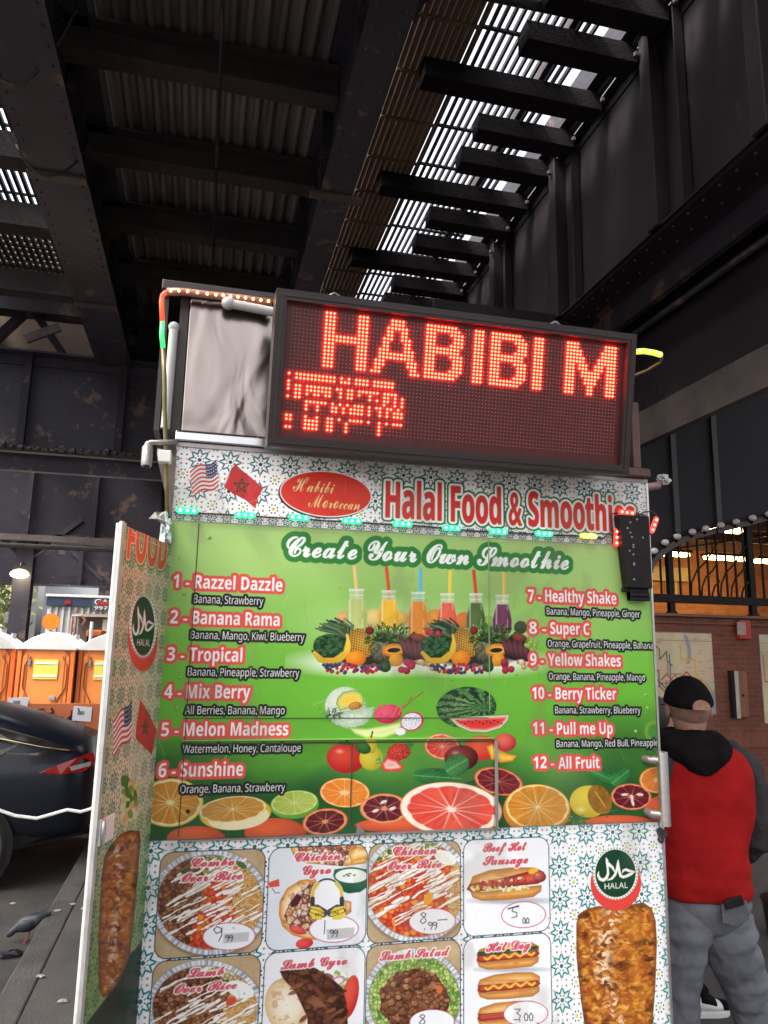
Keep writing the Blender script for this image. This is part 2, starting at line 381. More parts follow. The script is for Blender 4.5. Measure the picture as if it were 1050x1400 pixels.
class Cv:
    """sheet of print on a vertical plane: origin o (x,y), unit direction d (x,y), u and z ranges in metres"""
    def __init__(s, o, d, u0, u1, z0, z1, res, base):
        s.o, s.d, s.u0, s.u1, s.z0, s.z1, s.res = np.array(o, float), np.array(d, float), u0, u1, z0, z1, res
        s.Wd = int(round((u1-u0)*res))+1; s.Hd = int(round((z1-z0)*res))+1
        s.U, s.Z = np.meshgrid(np.linspace(u0, u1, s.Wd), np.linspace(z0, z1, s.Hd))
        s.a = np.zeros((s.Hd, s.Wd, 3)) + C3(base)
        P = np.stack([s.o[0]+s.d[0]*s.U, s.o[1]+s.d[1]*s.U, s.Z-H], -1); k = P @ NF
        s.X = 525 + FPX*(P @ NR)/k; s.Y = 700 - FPX*(P @ NU)/k      # drawing units: millimetre-like units measured off the photograph
    def inv(s, px, py):
        r = ray(px, py); n = np.array((-s.d[1], s.d[0])); k = (s.o @ n)/(r.x*n[0]+r.y*n[1])
        p = np.array((r.x*k, r.y*k)); return float((p-s.o) @ s.d), H + r.z*k
    def sl(s, x0, y0, x1, y1):
        q = [s.inv(a, b) for a in (x0, x1) for b in (y0, y1)]
        i0 = int((min(t[0] for t in q)-s.u0)*s.res)-1; i1 = int((max(t[0] for t in q)-s.u0)*s.res)+3
        j0 = int((min(t[1] for t in q)-s.z0)*s.res)-1; j1 = int((max(t[1] for t in q)-s.z0)*s.res)+3
        return (slice(max(0, j0), max(0, min(s.Hd, j1))), slice(max(0, i0), max(0, min(s.Wd, i1))))
    def blend(s, sl, m, c):
        if isinstance(c, (str, tuple)): c = C3(c)
        s.a[sl] = s.a[sl]*(1-m[..., None]) + c*m[..., None]
    def ell(s, x, y, rx, ry, c, ang=0, al=1, soft=.7):
        R = max(rx, ry)+soft+1; sl = s.sl(x-R, y-R, x+R, y+R); X, Y = s.X[sl]-x, s.Y[sl]-y
        if X.size == 0: return
        ca, sa = math.cos(rad(ang)), math.sin(rad(ang)); u = (X*ca+Y*sa)/rx; v = (-X*sa+Y*ca)/ry; r = np.hypot(u, v)
        m = np.clip(.5-(r-1)*min(rx, ry)/soft, 0, 1)*al
        if callable(c): c = c(u, v, X, Y)
        s.blend(sl, m, c)
    def poly(s, pts, c, al=1, soft=.7):
        P = np.array(pts, float); sl = s.sl(*(P.min(0)-2-soft), *(P.max(0)+2+soft)); X, Y = s.X[sl], s.Y[sl]
        if X.size == 0: return
        d = np.full(X.shape, 1e9); ins = np.zeros(X.shape, bool)
        for (x0, y0), (x1, y1) in zip(P, np.roll(P, -1, 0)):
            ex, ey = x1-x0, y1-y0; t = np.clip(((X-x0)*ex+(Y-y0)*ey)/(ex*ex+ey*ey+1e-9), 0, 1)
            d = np.minimum(d, (X-x0-t*ex)**2+(Y-y0-t*ey)**2)
            if ey: ins ^= ((y0 > Y) != (y1 > Y)) & (X < (Y-y0)*ex/ey+x0)
        sd = np.sqrt(d)*np.where(ins, -1, 1); m = np.clip(.5-sd/soft, 0, 1)*al
        if callable(c): c = c(X, Y, -sd)
        s.blend(sl, m, c)
    def line(s, pts, w, c, al=1, soft=.7):
        P = np.array(pts, float); sl = s.sl(*(P.min(0)-w-2), *(P.max(0)+w+2)); X, Y = s.X[sl], s.Y[sl]
        if X.size == 0: return
        d = np.full(X.shape, 1e9)
        for (x0, y0), (x1, y1) in zip(P[:-1], P[1:]):
            ex, ey = x1-x0, y1-y0; t = np.clip(((X-x0)*ex+(Y-y0)*ey)/(ex*ex+ey*ey+1e-9), 0, 1)
            d = np.minimum(d, (X-x0-t*ex)**2+(Y-y0-t*ey)**2)
        s.blend(sl, np.clip(.5-(np.sqrt(d)-w/2)/soft, 0, 1)*al, c)
    def text(s, t, xl, yl, xr, cap, c, outl=(), bold=0, slant=0, yr=None, al=1, clip=None):
        """t with its baseline from (xl,yl) to xr; cap height in the same units; outl = [(radius, colour), ...] outermost first"""
        V, T = glyphs(t)
        u0, z0 = s.inv(xl, yl); u1, z1 = s.inv(xr, yl if yr is None else yr); zc = s.inv(xl, yl-cap)[1]
        w = V[:, 0].max()-V[:, 0].min(); kx = (u1-u0)/w; kz = (zc-z0)/(.714 if V[:, 1].max() > .70 and sans_(t) else .68)
        rr = max([o[0] for o in outl]+[bold, 0])*(zc-z0)/cap*s.res+3
        uu = (V[:, 0]-V[:, 0].min())*kx + u0 + slant*V[:, 1]*kz; zz = V[:, 1]*kz + z0 + (0 if yr is None else 1)*((uu-u0)/(u1-u0))*(z1-z0)
        gi = (uu-s.u0)*s.res; gj = (zz-s.z0)*s.res
        i0, i1, j0, j1 = int(gi.min()-rr), int(gi.max()+rr)+2, int(gj.min()-rr), int(gj.max()+rr)+2
        SS = 3; hh, ww = (j1-j0)*SS, (i1-i0)*SS; m = np.zeros((hh, ww), bool)
        gx = (gi-i0)*SS; gy = (gj-j0)*SS
        for a, b, d in T:
            xs, ys = gx[[a, b, d]], gy[[a, b, d]]
            p0, p1, q0, q1 = int(xs.min()), int(xs.max())+2, int(ys.min()), int(ys.max())+2
            XX = np.arange(p0, p1)+.5; YY = (np.arange(q0, q1)+.5)[:, None]
            e = [(xs[(k+1) % 3]-xs[k])*(YY-ys[k])-(ys[(k+1) % 3]-ys[k])*(XX-xs[k]) for k in range(3)]
            ok = ((e[0] >= 0) & (e[1] >= 0) & (e[2] >= 0)) | ((e[0] <= 0) & (e[1] <= 0) & (e[2] <= 0))
            m[q0:q1, p0:p1] |= ok
        m = m.reshape(j1-j0, SS, i1-i0, SS).mean((1, 3))
        ppc = (zc-z0)/cap*s.res                                     # cells per unit
        ox, oy = max(0, -i0), max(0, -j0); ex, ey = min(s.Wd, i1)-i0, min(s.Hd, j1)-j0
        sl = (slice(j0+oy, j0+ey), slice(i0+ox, i0+ex))
        def put(mm, cc):
            mm = mm[oy:ey, ox:ex]
            if mm.size: s.blend(sl, mm*al, cc)
        for r, cc in outl: put(dil(m, r*ppc), cc)
        put(dil(m, bold*ppc) if bold else m, c)
    def mesh(s, name, m, parent, off, **k):
        """grid mesh carrying the print as a colour attribute, lying 'off' metres in front of the plane"""
        nrm = np.array((s.d[1], -s.d[0])); x = s.o[0]+s.d[0]*s.U+nrm[0]*off; y = s.o[1]+s.d[1]*s.U+nrm[1]*off
        vs = np.stack([x, y, s.Z], -1).reshape(-1, 3); nq = (s.Hd-1)*(s.Wd-1)
        j, i = np.meshgrid(np.arange(s.Hd-1), np.arange(s.Wd-1), indexing='ij'); q = (j*s.Wd+i).ravel()
        F = np.stack([q, q+1, q+s.Wd+1, q+s.Wd], -1).ravel()
        me = bpy.data.meshes.new(name); me.vertices.add(len(vs)); me.vertices.foreach_set('co', vs.ravel())
        me.loops.add(len(F)); me.loops.foreach_set('vertex_index', F); me.polygons.add(nq)
        me.polygons.foreach_set('loop_start', np.arange(nq)*4); me.polygons.foreach_set('loop_total', np.full(nq, 4))
        ca = me.color_attributes.new('print', 'FLOAT_COLOR', 'POINT')
        a = np.clip(s.a.reshape(-1, 3), 0, 1); L = np.where(a <= .04045, a/12.92, ((a+.055)/1.055)**2.4)
        ca.data.foreach_set('color', np.concatenate([L, np.ones((len(L), 1))], 1).astype(np.float32).ravel())
        me.update(); me.materials.append(m)
        o = bpy.data.objects.new(name, me); col.objects.link(o)
        if parent: o.parent = parent; o.matrix_parent_inverse = Matrix.Translation(-wloc(parent))
        return tag(o, **k)
GC = {}
def glyphs(t):
    if t in GC: return GC[t]
    c = bpy.data.curves.new('lettering', 'FONT'); c.body = t; c.resolution_u = 3
    o = bpy.data.objects.new('lettering', c); col.objects.link(o); bpy.context.view_layer.update()
    me = o.to_mesh(); me.calc_loop_triangles()
    V = np.zeros(len(me.vertices)*3); me.vertices.foreach_get('co', V); T = np.zeros(len(me.loop_triangles)*3, int); me.loop_triangles.foreach_get('vertices', T)
    o.to_mesh_clear(); bpy.data.objects.remove(o); bpy.data.curves.remove(c)
    GC[t] = (V.reshape(-1, 3)[:, :2], T.reshape(-1, 3)); return GC[t]
def dil(m, r):
    """grow a soft mask by r cells (round)"""
    out = m.copy(); R = int(math.ceil(r)); p = np.pad(m, R); h, w = m.shape
    for dy in range(-R, R+1):
        for dx in range(-R, R+1):
            d = math.hypot(dx, dy)
            if d and d < r+.5: out = np.maximum(out, p[R+dy:R+dy+h, R+dx:R+dx+w]*min(1, r+.5-d))
    return out
def sans_(t): return any(0x1D5A0 <= ord(c) <= 0x1D7FF for c in t)
def sans(t, bold=True):
    A, a, z = (0x1D5D4, 0x1D5EE, 0x1D7EC) if bold else (0x1D5A0, 0x1D5BA, 0x1D7E2)
    return ''.join(chr(A+ord(c)-65) if 'A' <= c <= 'Z' else chr(a+ord(c)-97) if 'a' <= c <= 'z' else chr(z+ord(c)-48) if '0' <= c <= '9' else c for c in t)
def script(t, bold=True):
    """plain letters to the mathematical script alphabet, for the brush lettering"""
    A, a = (0x1D4D0, 0x1D4EA) if bold else (0x1D49C, 0x1D4B6); ex = {} if bold else {'B': 0x212C, 'E': 0x2130, 'F': 0x2131, 'H': 0x210B, 'I': 0x2110, 'L': 0x2112, 'M': 0x2133, 'R': 0x211B, 'e': 0x212F, 'g': 0x210A, 'o': 0x2134}
    return ''.join(chr(ex[c]) if c in ex else chr(A+ord(c)-65) if 'A' <= c <= 'Z' else chr(a+ord(c)-97) if 'a' <= c <= 'z' else c for c in t)
# ---- zellige tile pattern: 8-fold rosettes with small yellow flowers between
def tiles(cv, pitch, u0, z0, white, teal, brown, yel, dark, wt=1.0, sl=np.s_[:, :]):
    U = ((cv.U[sl]-u0)/pitch+.5) % 1-.5; V = ((cv.Z[sl]-z0)/pitch+.5) % 1-.5
    aa = 1.0/(cv.res*pitch)
    out = np.zeros(U.shape+(3,)) + C3(white)
    def put(d, c):
        m = np.clip(.5-d/aa/1.2, 0, 1)[..., None]; out[:] = out*(1-m) + C3(c)*m
    def seg(x, y, a, b, w):
        ex, ey = b[0]-a[0], b[1]-a[1]; t = np.clip(((x-a[0])*ex+(y-a[1])*ey)/(ex*ex+ey*ey), 0, 1); return np.hypot(x-a[0]-t*ex, y-a[1]-t*ey)-w
    for (U_, V_, k) in ((U, V, 0),):
        r = np.hypot(U_, V_); th = np.arctan2(V_, U_); q = np.pi/4
        t0 = (th+q/2) % q-q/2; x, y = r*np.cos(t0), np.abs(r*np.sin(t0))          # folded, tip direction
        t1 = th % q-q/2; x1, y1 = r*np.cos(t1), np.abs(r*np.sin(t1))              # between tips
        put(r-.062, teal); put(np.hypot(x1-.135, y1)-.024*wt, brown); put(seg(x1, y1, (.195, 0), (.225, 0), .016*wt), teal)
        put(np.maximum(np.abs(x-.265)-.075, y-.075+.37*(x-.19)), tuple(int(.5*a_+.5*b_) for a_, b_ in zip(white, (176, 232, 234))))
        put(seg(x, y, (.195, .078), (.335, .022), .019*wt), teal); put(seg(x, y, (.365, 0), (.44, 0), .010*wt), brown)
    X, Y = np.abs(U), np.abs(V); r = np.hypot(X-.5, Y-.5); th = np.arctan2(Y-.5, X-.5); q = np.pi/4
    put(r-.058, yel); t = th % q-q/2; put(np.hypot(r*np.cos(t)-.145, r*np.sin(t))-.024*wt, dark)
    a, b = np.maximum(X, Y), np.minimum(X, Y)
    put(np.abs(a-.415)+np.abs(b-.155)-.036*wt, brown)
    cv.a[sl] = out
def citrus(cv, x, y, rx, ry, ang, rind, pith, flesh, flesh2, n=10, core=.12, seed=0, rim=(1, .93, .86), seeds=True):
    def f(u, v, X, Y):
        r = np.hypot(u, v); th = np.arctan2(v, u)+seed*.7
        g = fbm(th*9+seed*5, r*2.2+seed, 3, seed); c = lerp(C3(flesh), C3(flesh2), np.clip((g-.3)*2.2, 0, 1))
        w = np.abs(((th/(2*np.pi)*n) % 1)-.5)*2                        # 1 at membranes
        mem = np.clip((w-(1-.10/np.maximum(r, .15)))*6, 0, 1)*.55
        c = lerp(c, C3(pith), mem)
        edge = rim[2]-.04*w**2+.015*vn(th*6, th*0+seed, 2); c = lerp(c, C3(pith), np.clip((r-edge)/.03, 0, 1))
        c = lerp(c, C3(pith), np.clip((core*(.7+.6*vn(th*4, r*3, 1))-r)/.04, 0, 1)*.9)
        c = lerp(c, C3(rind), np.clip((r-rim[1])/.03, 0, 1)); return c
    cv.ell(x, y, rx, ry, f, ang)
def shade(c1, c2, hl=None, hx=-.35, hy=-.4, tex=0, k=0, sc=4):
    """printed fruit body: c1 centre to c2 edge with a catch light"""
    def f(u, v, X, Y):
        t = np.clip(np.hypot(u+.25, v+.3)/1.25, 0, 1)**1.6
        if tex: t = np.clip(t+tex*(fbm(u*sc+3, v*sc+5, 3, k)-.5), 0, 1)
        c = lerp(C3(c1), C3(c2), t)
        if hl: c = lerp(c, C3(hl), np.clip(1-np.hypot((u-hx)/.3, (v-hy)/.22), 0, 1)*.8)
        return c
    return f
def emblem(cv, x, y, rx, ry, dx=1.0, dy=14, cr=34, crz=36):
    """green oval with Arabic and Latin lettering over a red crescent"""
    cv.ell(x+dx, y+dy, cr, crz, (222, 70, 62)); cv.ell(x, y, rx+3.5, ry+3.2, (238, 240, 232))
    for k in range(46):
        a = 2*math.pi*k/46; cv.ell(x+(rx+2.2)*math.cos(a), y+(ry+2)*math.sin(a), .8, .8, (60, 80, 66))
    cv.ell(x, y, rx, ry, (24, 62, 42))
    s_ = rx/27.; t_ = ry/32.7; w = (240, 240, 228)
    def brush(pts):
        for (x0, y0, w0), (x1, y1, w1) in zip(pts[:-1], pts[1:]):
            for k in range(5): f = (k+.5)/5; fa_, fb = k/5, (k+1)/5; cv.line([(x+((x0+(x1-x0)*g)-490)/14*s_, y+((y0+(y1-y0)*g)-530)/14*t_) for g in (fa_, fb)], (w0+(w1-w0)*f)*1.15*min(1, s_*1.25), w)
    brush([(316, 230, .9), (330, 330, 2.6), (346, 440, 2.3), (350, 540, 2.7), (320, 620, 3.4), (260, 662, 3.6), (200, 640, 3.2), (166, 580, 2.6), (162, 540, 1.6), (180, 495, .6)]); brush([(318, 250, 1.5), (346, 288, 1.6)])
    brush([(356, 325, 1.2), (375, 368, 3.6), (430, 412, 3), (465, 480, 1.4), (478, 505, .4)])
    brush([(540, 272, .7), (530, 350, 2.2), (515, 450, 2.5), (480, 560, 3), (420, 630, 2.6), (335, 665, .8)])
    brush([(542, 290, 1), (548, 400, 2.6), (560, 500, 2.9), (590, 580, 3.2), (640, 602, 2.9), (720, 572, 3.2), (790, 535, 3.2), (845, 495, 1)])
    brush([(614, 522, .6), (640, 472, 2.3), (690, 455, 2.8), (740, 480, 3), (845, 495, 1)])
    cv.text('HALAL', x-14.3*s_, y+21.6*t_, x+16.8*s_, 8.1*t_, w, bold=.45*s_)
def usflag(cv, P):
    """P(u,v) maps the unit square (u to the fly on the left, v down) to drawing units"""
    N = 12
    for k in range(13):
        top = [P(i/N, k/13) for i in range(N+1)]; bot = [P(i/N, (k+1)/13) for i in range(N, -1, -1)]
        cv.poly(top+bot, (196, 62, 66) if k % 2 == 0 else (238, 232, 232))
    cv.poly([P(0, 0), P(.2, 0), P(.42, 0), P(.42, .27), P(.42, .54), P(.2, .54), P(0, .54)], (50, 54, 92))
    for i in range(5):
        for j in range(4): q = P(.05+i*.08, .08+j*.125); cv.ell(q[0], q[1], .75, .75, (226, 228, 236))
def maflag(cv, pts, cx, cy, r):
    cv.poly(pts, lambda X, Y, d: ramp(fbm(X*.12, Y*.04, 2), (176, 44, 48), (214, 66, 66)))
    st = [(cx+r*math.sin(4*math.pi*k/5+.05), cy-r*math.cos(4*math.pi*k/5+.05)) for k in range(6)]
    cv.line(st, 1.7, (62, 66, 38))
def doner(cv, pts, k=0, dark=1.0):
    """stack of roast meat, drawn as flaky noise inside an outline"""
    P = np.array(pts); x0, x1 = P[:, 0].min(), P[:, 0].max()
    def f(X, Y, d):
        wx = X+6*(fbm(X*.05, Y*.05, 3, k)-.5)*2; wy = Y+9*(fbm(X*.06+9, Y*.05, 3, k+1)-.5)*2
        f1, e, idv = cells(wx/13, wy/7.5, k); f1b, e2, id2 = cells(wx/6+4, wy/3.6, k+2)
        base = ramp(np.clip(.55*idv+.45*id2, 0, 1), (140, 76, 32), (196, 112, 40), (222, 148, 58), (240, 186, 96))
        base = lerp(base, C3((96, 44, 18)), np.clip(.22-e*.6, 0, .22)*3.2*fbm(X*.09, Y*.09, 2, k+1))
        base = lerp(base, C3((70, 34, 18)), np.clip((fbm(X*.07, Y*.10, 4, k+3)-.56)*5, 0, .85))
        base = lerp(base, C3((150, 70, 30)), np.clip((fbm(X*.16, Y*.22, 4, k+2)-.52)*5, 0, .7))
        t = (X-x0)/(x1-x0); hl = np.exp(-((t-.42+.1*np.sin(Y*.03))/.11)**2)*np.clip((id2-.45)*3, 0, 1)
        base = lerp(base, C3((246, 226, 196)), hl*.9)
        base = lerp(base, C3((236, 168, 60)), np.exp(-((t-.72)/.14)**2)*.4*vn(X*.1, Y*.06, 5))
        base = lerp(base, C3((84, 46, 24)), np.clip(1-d/7, 0, 1)*.6)
        return base*dark
    cv.poly(pts, f)
# ================================================================== food cart
Yc = 2.10
XL, XR = -.093, 1.373
printm = bpy.data.materials.new('printed_vinyl'); printm.use_nodes = True
n_ = printm.node_tree.nodes; l_ = printm.node_tree.links; b_ = n_['Principled BSDF']
at_ = n_.new('ShaderNodeAttribute'); at_.attribute_name = 'print'
nz_ = n_.new('ShaderNodeTexNoise'); nz_.inputs['Scale'].default_value = 3.2; nz_.inputs['Detail'].default_value = 7
tc_ = n_.new('ShaderNodeTexCoord'); l_.new(tc_.outputs['Object'], nz_.inputs['Vector'])
mr_ = n_.new('ShaderNodeMapRange'); mr_.inputs['From Min'].default_value = .3; mr_.inputs['From Max'].default_value = .7; mr_.inputs['To Min'].default_value = .80; mr_.inputs['To Max'].default_value = .92
l_.new(nz_.outputs['Fac'], mr_.inputs['Value'])
mx_ = n_.new('ShaderNodeMix'); mx_.data_type = 'RGBA'; mx_.blend_type = 'MULTIPLY'; mx_.inputs[0].default_value = 1
l_.new(at_.outputs['Color'], mx_.inputs[6]); l_.new(mr_.outputs[0], mx_.inputs[7]); l_.new(mx_.outputs[2], b_.inputs['Base Color'])
b_.inputs['Roughness'].default_value = .36; b_.inputs['Specular IOR Level'].default_value = .22
n2_ = n_.new('ShaderNodeTexNoise'); n2_.inputs['Scale'].default_value = 9; l_.new(tc_.outputs['Object'], n2_.inputs['Vector'])
bp_ = n_.new('ShaderNodeBump'); bp_.inputs['Strength'].default_value = .22; bp_.inputs['Distance'].default_value = .01; l_.new(n2_.outputs['Fac'], bp_.inputs['Height']); l_.new(bp_.outputs[0], b_.inputs['Normal'])

RES = 820
def front(z0, z1, base, u0=XL, u1=XR, res=RES): return Cv((0, Yc), (1, 0), u0, u1, z0, z1, res, base)
ZF0, ZF1 = 2.144, 2.352         # fascia
ZM0 = 1.318                     # bottom of the green menu board
# ---- fascia
fa = front(ZF0, ZF1, 'ffffff')
tiles(fa, .0845, -.03, 2.318, (246, 246, 246), (34, 66, 76), (128, 66, 60), (214, 190, 92), (44, 46, 56), 1.1)
sl_ = np.s_[:int((2.172-ZF0)*RES), :]
tiles(fa, .0422, -.03, 2.158, (236, 238, 238), (26, 44, 50), (120, 50, 54), (120, 50, 54), (34, 38, 46), 1.3, sl_)
def usP(u, v): return (295.5-36*u+1.0*v*4, 631+8.5*u*1.0+v*36+3*math.sin(u*7)+u*6-2)
usflag(fa, usP); fa.line([(297, 626), (305.5, 696)], 1.5, (205, 205, 212)); fa.line([(321, 630), (291, 694)], 1.5, (205, 205, 212))
maflag(fa, [(321, 634.5), (330, 643), (345, 655), (359.5, 668.5), (353, 680), (349, 696), (335, 684), (320, 676), (306, 667), (313, 650)], 330, 665, 11)
fa.ell(443, 677.5, 63, 32, (48, 40, 44), 4.5); fa.ell(445, 676, 63, 31.5, (246, 240, 238), 4.5); fa.ell(445, 676, 61.3, 30, (218, 58, 44), 4.5)
fa.text(script('Habibi', False), 400, 671, 456, 18, (240, 222, 150), bold=.55, slant=.1); fa.text(script('Moroccan', False), 421, 693, 491, 17, (240, 222, 150), bold=.55, slant=.1)
fa.text(sans('Halal Food & Smoothies'), 527, 707, 866, 49, (216, 54, 44), [(6.6, (40, 108, 52)), (4.2, (250, 248, 246))], bold=1.1)
# ---- green smoothie board
me_ = front(ZM0, ZF0, '8cc34a')
X, Y = me_.X, me_.Y
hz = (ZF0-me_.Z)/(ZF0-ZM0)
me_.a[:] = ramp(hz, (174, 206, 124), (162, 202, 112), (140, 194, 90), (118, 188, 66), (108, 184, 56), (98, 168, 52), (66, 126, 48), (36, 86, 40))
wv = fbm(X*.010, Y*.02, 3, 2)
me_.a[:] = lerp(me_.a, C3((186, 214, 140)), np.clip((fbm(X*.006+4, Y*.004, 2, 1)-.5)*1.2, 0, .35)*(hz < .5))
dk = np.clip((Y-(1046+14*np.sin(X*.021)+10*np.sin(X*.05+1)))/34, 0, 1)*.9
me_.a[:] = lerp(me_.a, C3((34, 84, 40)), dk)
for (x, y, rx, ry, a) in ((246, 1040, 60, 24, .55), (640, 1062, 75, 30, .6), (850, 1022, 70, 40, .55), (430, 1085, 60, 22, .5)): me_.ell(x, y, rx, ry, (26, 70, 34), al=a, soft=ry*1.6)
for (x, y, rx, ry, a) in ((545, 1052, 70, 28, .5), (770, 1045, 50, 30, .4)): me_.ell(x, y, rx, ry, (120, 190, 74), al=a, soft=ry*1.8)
# smoothie bottles
def bottle(x, yt, yb, w, c1, c2, straw, lean):
    me_.line([(x+lean, yt-30), (x+lean*.25+2, yt+14)], 4.6, straw); me_.line([(x+lean-1, yt-30), (x+lean*.25+1, yt+12)], 1.0, tuple(min(255, int(q*1.15)+20) for q in straw), al=.7)
    me_.poly([(x-w*.33, yt+4), (x+w*.33, yt+4), (x+w*.33, yt+20), (x-w*.33, yt+20)], (206, 222, 196), al=.6)
    me_.poly([(x-w*.36, yt), (x+w*.36, yt), (x+w*.36, yt+3.5), (x-w*.36, yt+3.5)], (228, 236, 222), al=.85)
    me_.line([(x-w*.33, yt+9), (x+w*.33, yt+9)], 1, (240, 244, 238), al=.8)
    pts = [(x-w*.32, yt+13), (x+w*.32, yt+13), (x+w*.4, yt+22), (x+w*.5, yt+34), (x+w*.5, yb-5), (x+w*.42, yb), (x-w*.42, yb), (x-w*.5, yb-5), (x-w*.5, yt+34), (x-w*.4, yt+22)]
    def f(XX, YY, d):
        t = (XX-x)/(w*.5); c = lerp(C3(c1), C3(c2), np.clip(np.abs(t)**2*.8+.5*(fbm(XX*.15, YY*.12, 3, 3)-.4), 0, 1))
        c = lerp(c, C3((250, 250, 240)), np.exp(-((t+.62)/.1)**2)*.55); c = lerp(c, C3((250, 250, 240)), np.exp(-((t-.55)/.07)**2)*.4*(np.sin(YY*.2) > -.4)); return lerp(c, C3((235, 238, 228)), np.clip(1-d/1.4, 0, 1)*.4)
    me_.poly(pts, f)
# fruit heap, printed twice side by side
def leafy(cx, cy, R, n, cols, seed, ln=9, w=1.6, spread=(0, 360)):
    rr = random.Random(seed)
    for k in range(n):
        a = rad(rr.uniform(*spread)); d = rr.random()**.6*R; x, y = cx+math.cos(a)*d, cy+math.sin(a)*d*.62; b = a+rr.uniform(-.6, .6); L = ln*rr.uniform(.5, 1.1)
        c = rr.choice(cols); me_.line([(x, y), (x+math.cos(b)*L*.5, y+math.sin(b)*L*.5-1), (x+math.cos(b)*L, y+math.sin(b)*L)], w*rr.uniform(.6, 1.3), c)
def heap(x0, s=1.0, crop=None):
    q = lambda x, y: (x0+x*s, y)
    me_.ell(x0+84*s, 887, 70*s, 24, (30, 34, 22), al=.95, soft=7)
    E = lambda x, y, rx, ry, c, a=0, **k: me_.ell(x0+x*s, y, rx*s, ry, c, a, **k)
    # pineapple
    for k in range(26):
        a = rad(-172+k*4.2); L = 13+10*((k*7) % 5)/5; x, y = 54, 871
        me_.line([q(x-4+k*.3, y), q(x+math.cos(a)*L*1.6*.7, y+math.sin(a)*L*.7-3), q(x-12+math.cos(a)*L*1.6, y-6+math.sin(a)*L*.95)], 2.3, random.choice([(52, 78, 50), (84, 108, 72), (34, 56, 38), (112, 130, 96)]))
    def pin(u, v, XX, YY):
        a, b = u*4+v*4, u*4-v*4; g = np.maximum(np.abs((a % 1)-.5), np.abs((b % 1)-.5))*2; c = ramp(np.clip(g*.9+.3*(np.hypot(u, v)-.6), 0, 1), (232, 190, 84), (196, 142, 52), (104, 72, 26)); return c
    E(72, 879, 18, 21, pin, -35)
    # broccoli, greens
    E(29, 884, 23, 17, (22, 52, 30)); rr = random.Random(3)
    for k in range(120): a, d = rr.uniform(0, 6.28), rr.random()**.5; E(29+math.cos(a)*d*21, 882+math.sin(a)*d*14, rr.uniform(1.5, 3.4), rr.uniform(1.5, 3), rr.choice([(30, 70, 40), (44, 88, 50), (20, 50, 32), (58, 104, 60)]))
    leafy(x0+112*s, 874, 32*s, 240, [(40, 74, 32), (26, 50, 26), (70, 108, 46), (96, 132, 60), (18, 36, 20)], 5, 6, 1.3)
    leafy(x0+84*s, 862, 8*s, 30, [(120, 160, 70), (160, 190, 96), (96, 140, 56)], 8, 6, 1.6)
    E(83, 862, 6, 5.5, shade((150, 30, 46), (92, 16, 30)))
    # banana
    me_.poly([q(4, 892), q(5, 888), q(9, 890), q(20, 899), q(34, 899), q(47, 890), q(51, 874), q(50, 866), q(54, 867), q(58, 882), q(56, 895), q(44, 905), q(28, 909), q(13, 905)], lambda XX, YY, d: lerp(ramp((YY-868)/40, (246, 214, 92), (236, 196, 60), (206, 160, 44)), C3((120, 96, 30)), np.clip(1-d/1.6, 0, 1)*.5))
    me_.line([q(7, 893), q(20, 903), q(36, 903), q(50, 893)], 1, (196, 154, 40), al=.7); E(5, 890, 1.8, 1.6, (70, 60, 24))
    E(64, 900, 14, 10.5, shade((246, 160, 40), (214, 104, 20), tex=.3)); E(100, 893, 15, 14, shade((112, 110, 84), (50, 54, 40), tex=1.4, sc=7)); leafy(x0+100*s, 886, 10*s, 40, [(120, 122, 92), (70, 78, 56), (150, 150, 116)], 15, 5, 1.4)
    E(116, 889, 16, 9, shade((236, 150, 40), (206, 100, 26)), -4); E(117, 889, 12.5, 5.6, (240, 176, 70), -4); E(116, 889, 9, 3.2, (36, 24, 16), -4)
    E(144, 886, 17, 17, (38, 18, 26))
    for k in range(5): E(132+k*7, 886+k*1.5, 5, 15, shade((112, 62, 70), (36, 14, 24)), -25+k*6)
    E(150, 872, 11, 5.5, shade((150, 66, 50), (90, 30, 30)), 12); E(119, 902, 9.5, 9, shade((240, 172, 52), (206, 120, 30), tex=.3)); E(104, 912, 8, 7, shade((70, 100, 50), (28, 54, 24)))
    for k in range(18): a = random.uniform(0, 6.28); E(168+math.cos(a)*10*random.random(), 882+math.sin(a)*9*random.random(), 3.2, 3.2, shade((176, 200, 96), (104, 146, 52)))
    for k in range(9): E(150+k*3.2, 908+random.uniform(-5, 5), random.uniform(3, 5.5), random.uniform(3, 4.5), random.choice([shade((222, 190, 150), (150, 104, 66)), shade((206, 160, 110), (130, 84, 50)), shade((236, 220, 200), (180, 150, 120))]))
    for k in range(60):
        x, y = random.uniform(24, 100), 914+random.uniform(-6, 6)
        E(x, y, 2.5, 2.4, shade((70, 76, 120), (26, 28, 56)) if random.random() < .45 else shade((206, 50, 66), (150, 22, 40)))
    for k in range(7): E(20+k*3, 912+random.uniform(-3, 3), 2.2, 2.1, shade((66, 72, 110), (24, 26, 50)))
    for k in range(7): E(132+random.uniform(-8, 10), 912+random.uniform(-8, 6), 5, 4.6, shade((200, 50, 76), (120, 20, 46), tex=.8, sc=6))
me_.ell(570, 860, 140, 36, (196, 220, 160), al=.6, soft=30)
for (x, y, r, c) in ((470, 846, 10, (236, 170, 110)), (512, 845, 13, (240, 214, 130)), (548, 846, 10, (240, 190, 90)), (594, 846, 13, (240, 160, 60)), (634, 850, 13, (236, 130, 50)), (668, 852, 10, (150, 190, 80)), (612, 846, 9, (240, 180, 80))): me_.ell(x, y, r, r, shade(c, tuple(int(q*.8) for q in c)))
bottle(487, 805, 864, 29, (196, 206, 128), (150, 168, 72), (242, 196, 120), -3); bottle(531, 807, 861, 28, (246, 196, 60), (220, 150, 30), (220, 76, 46), -3)
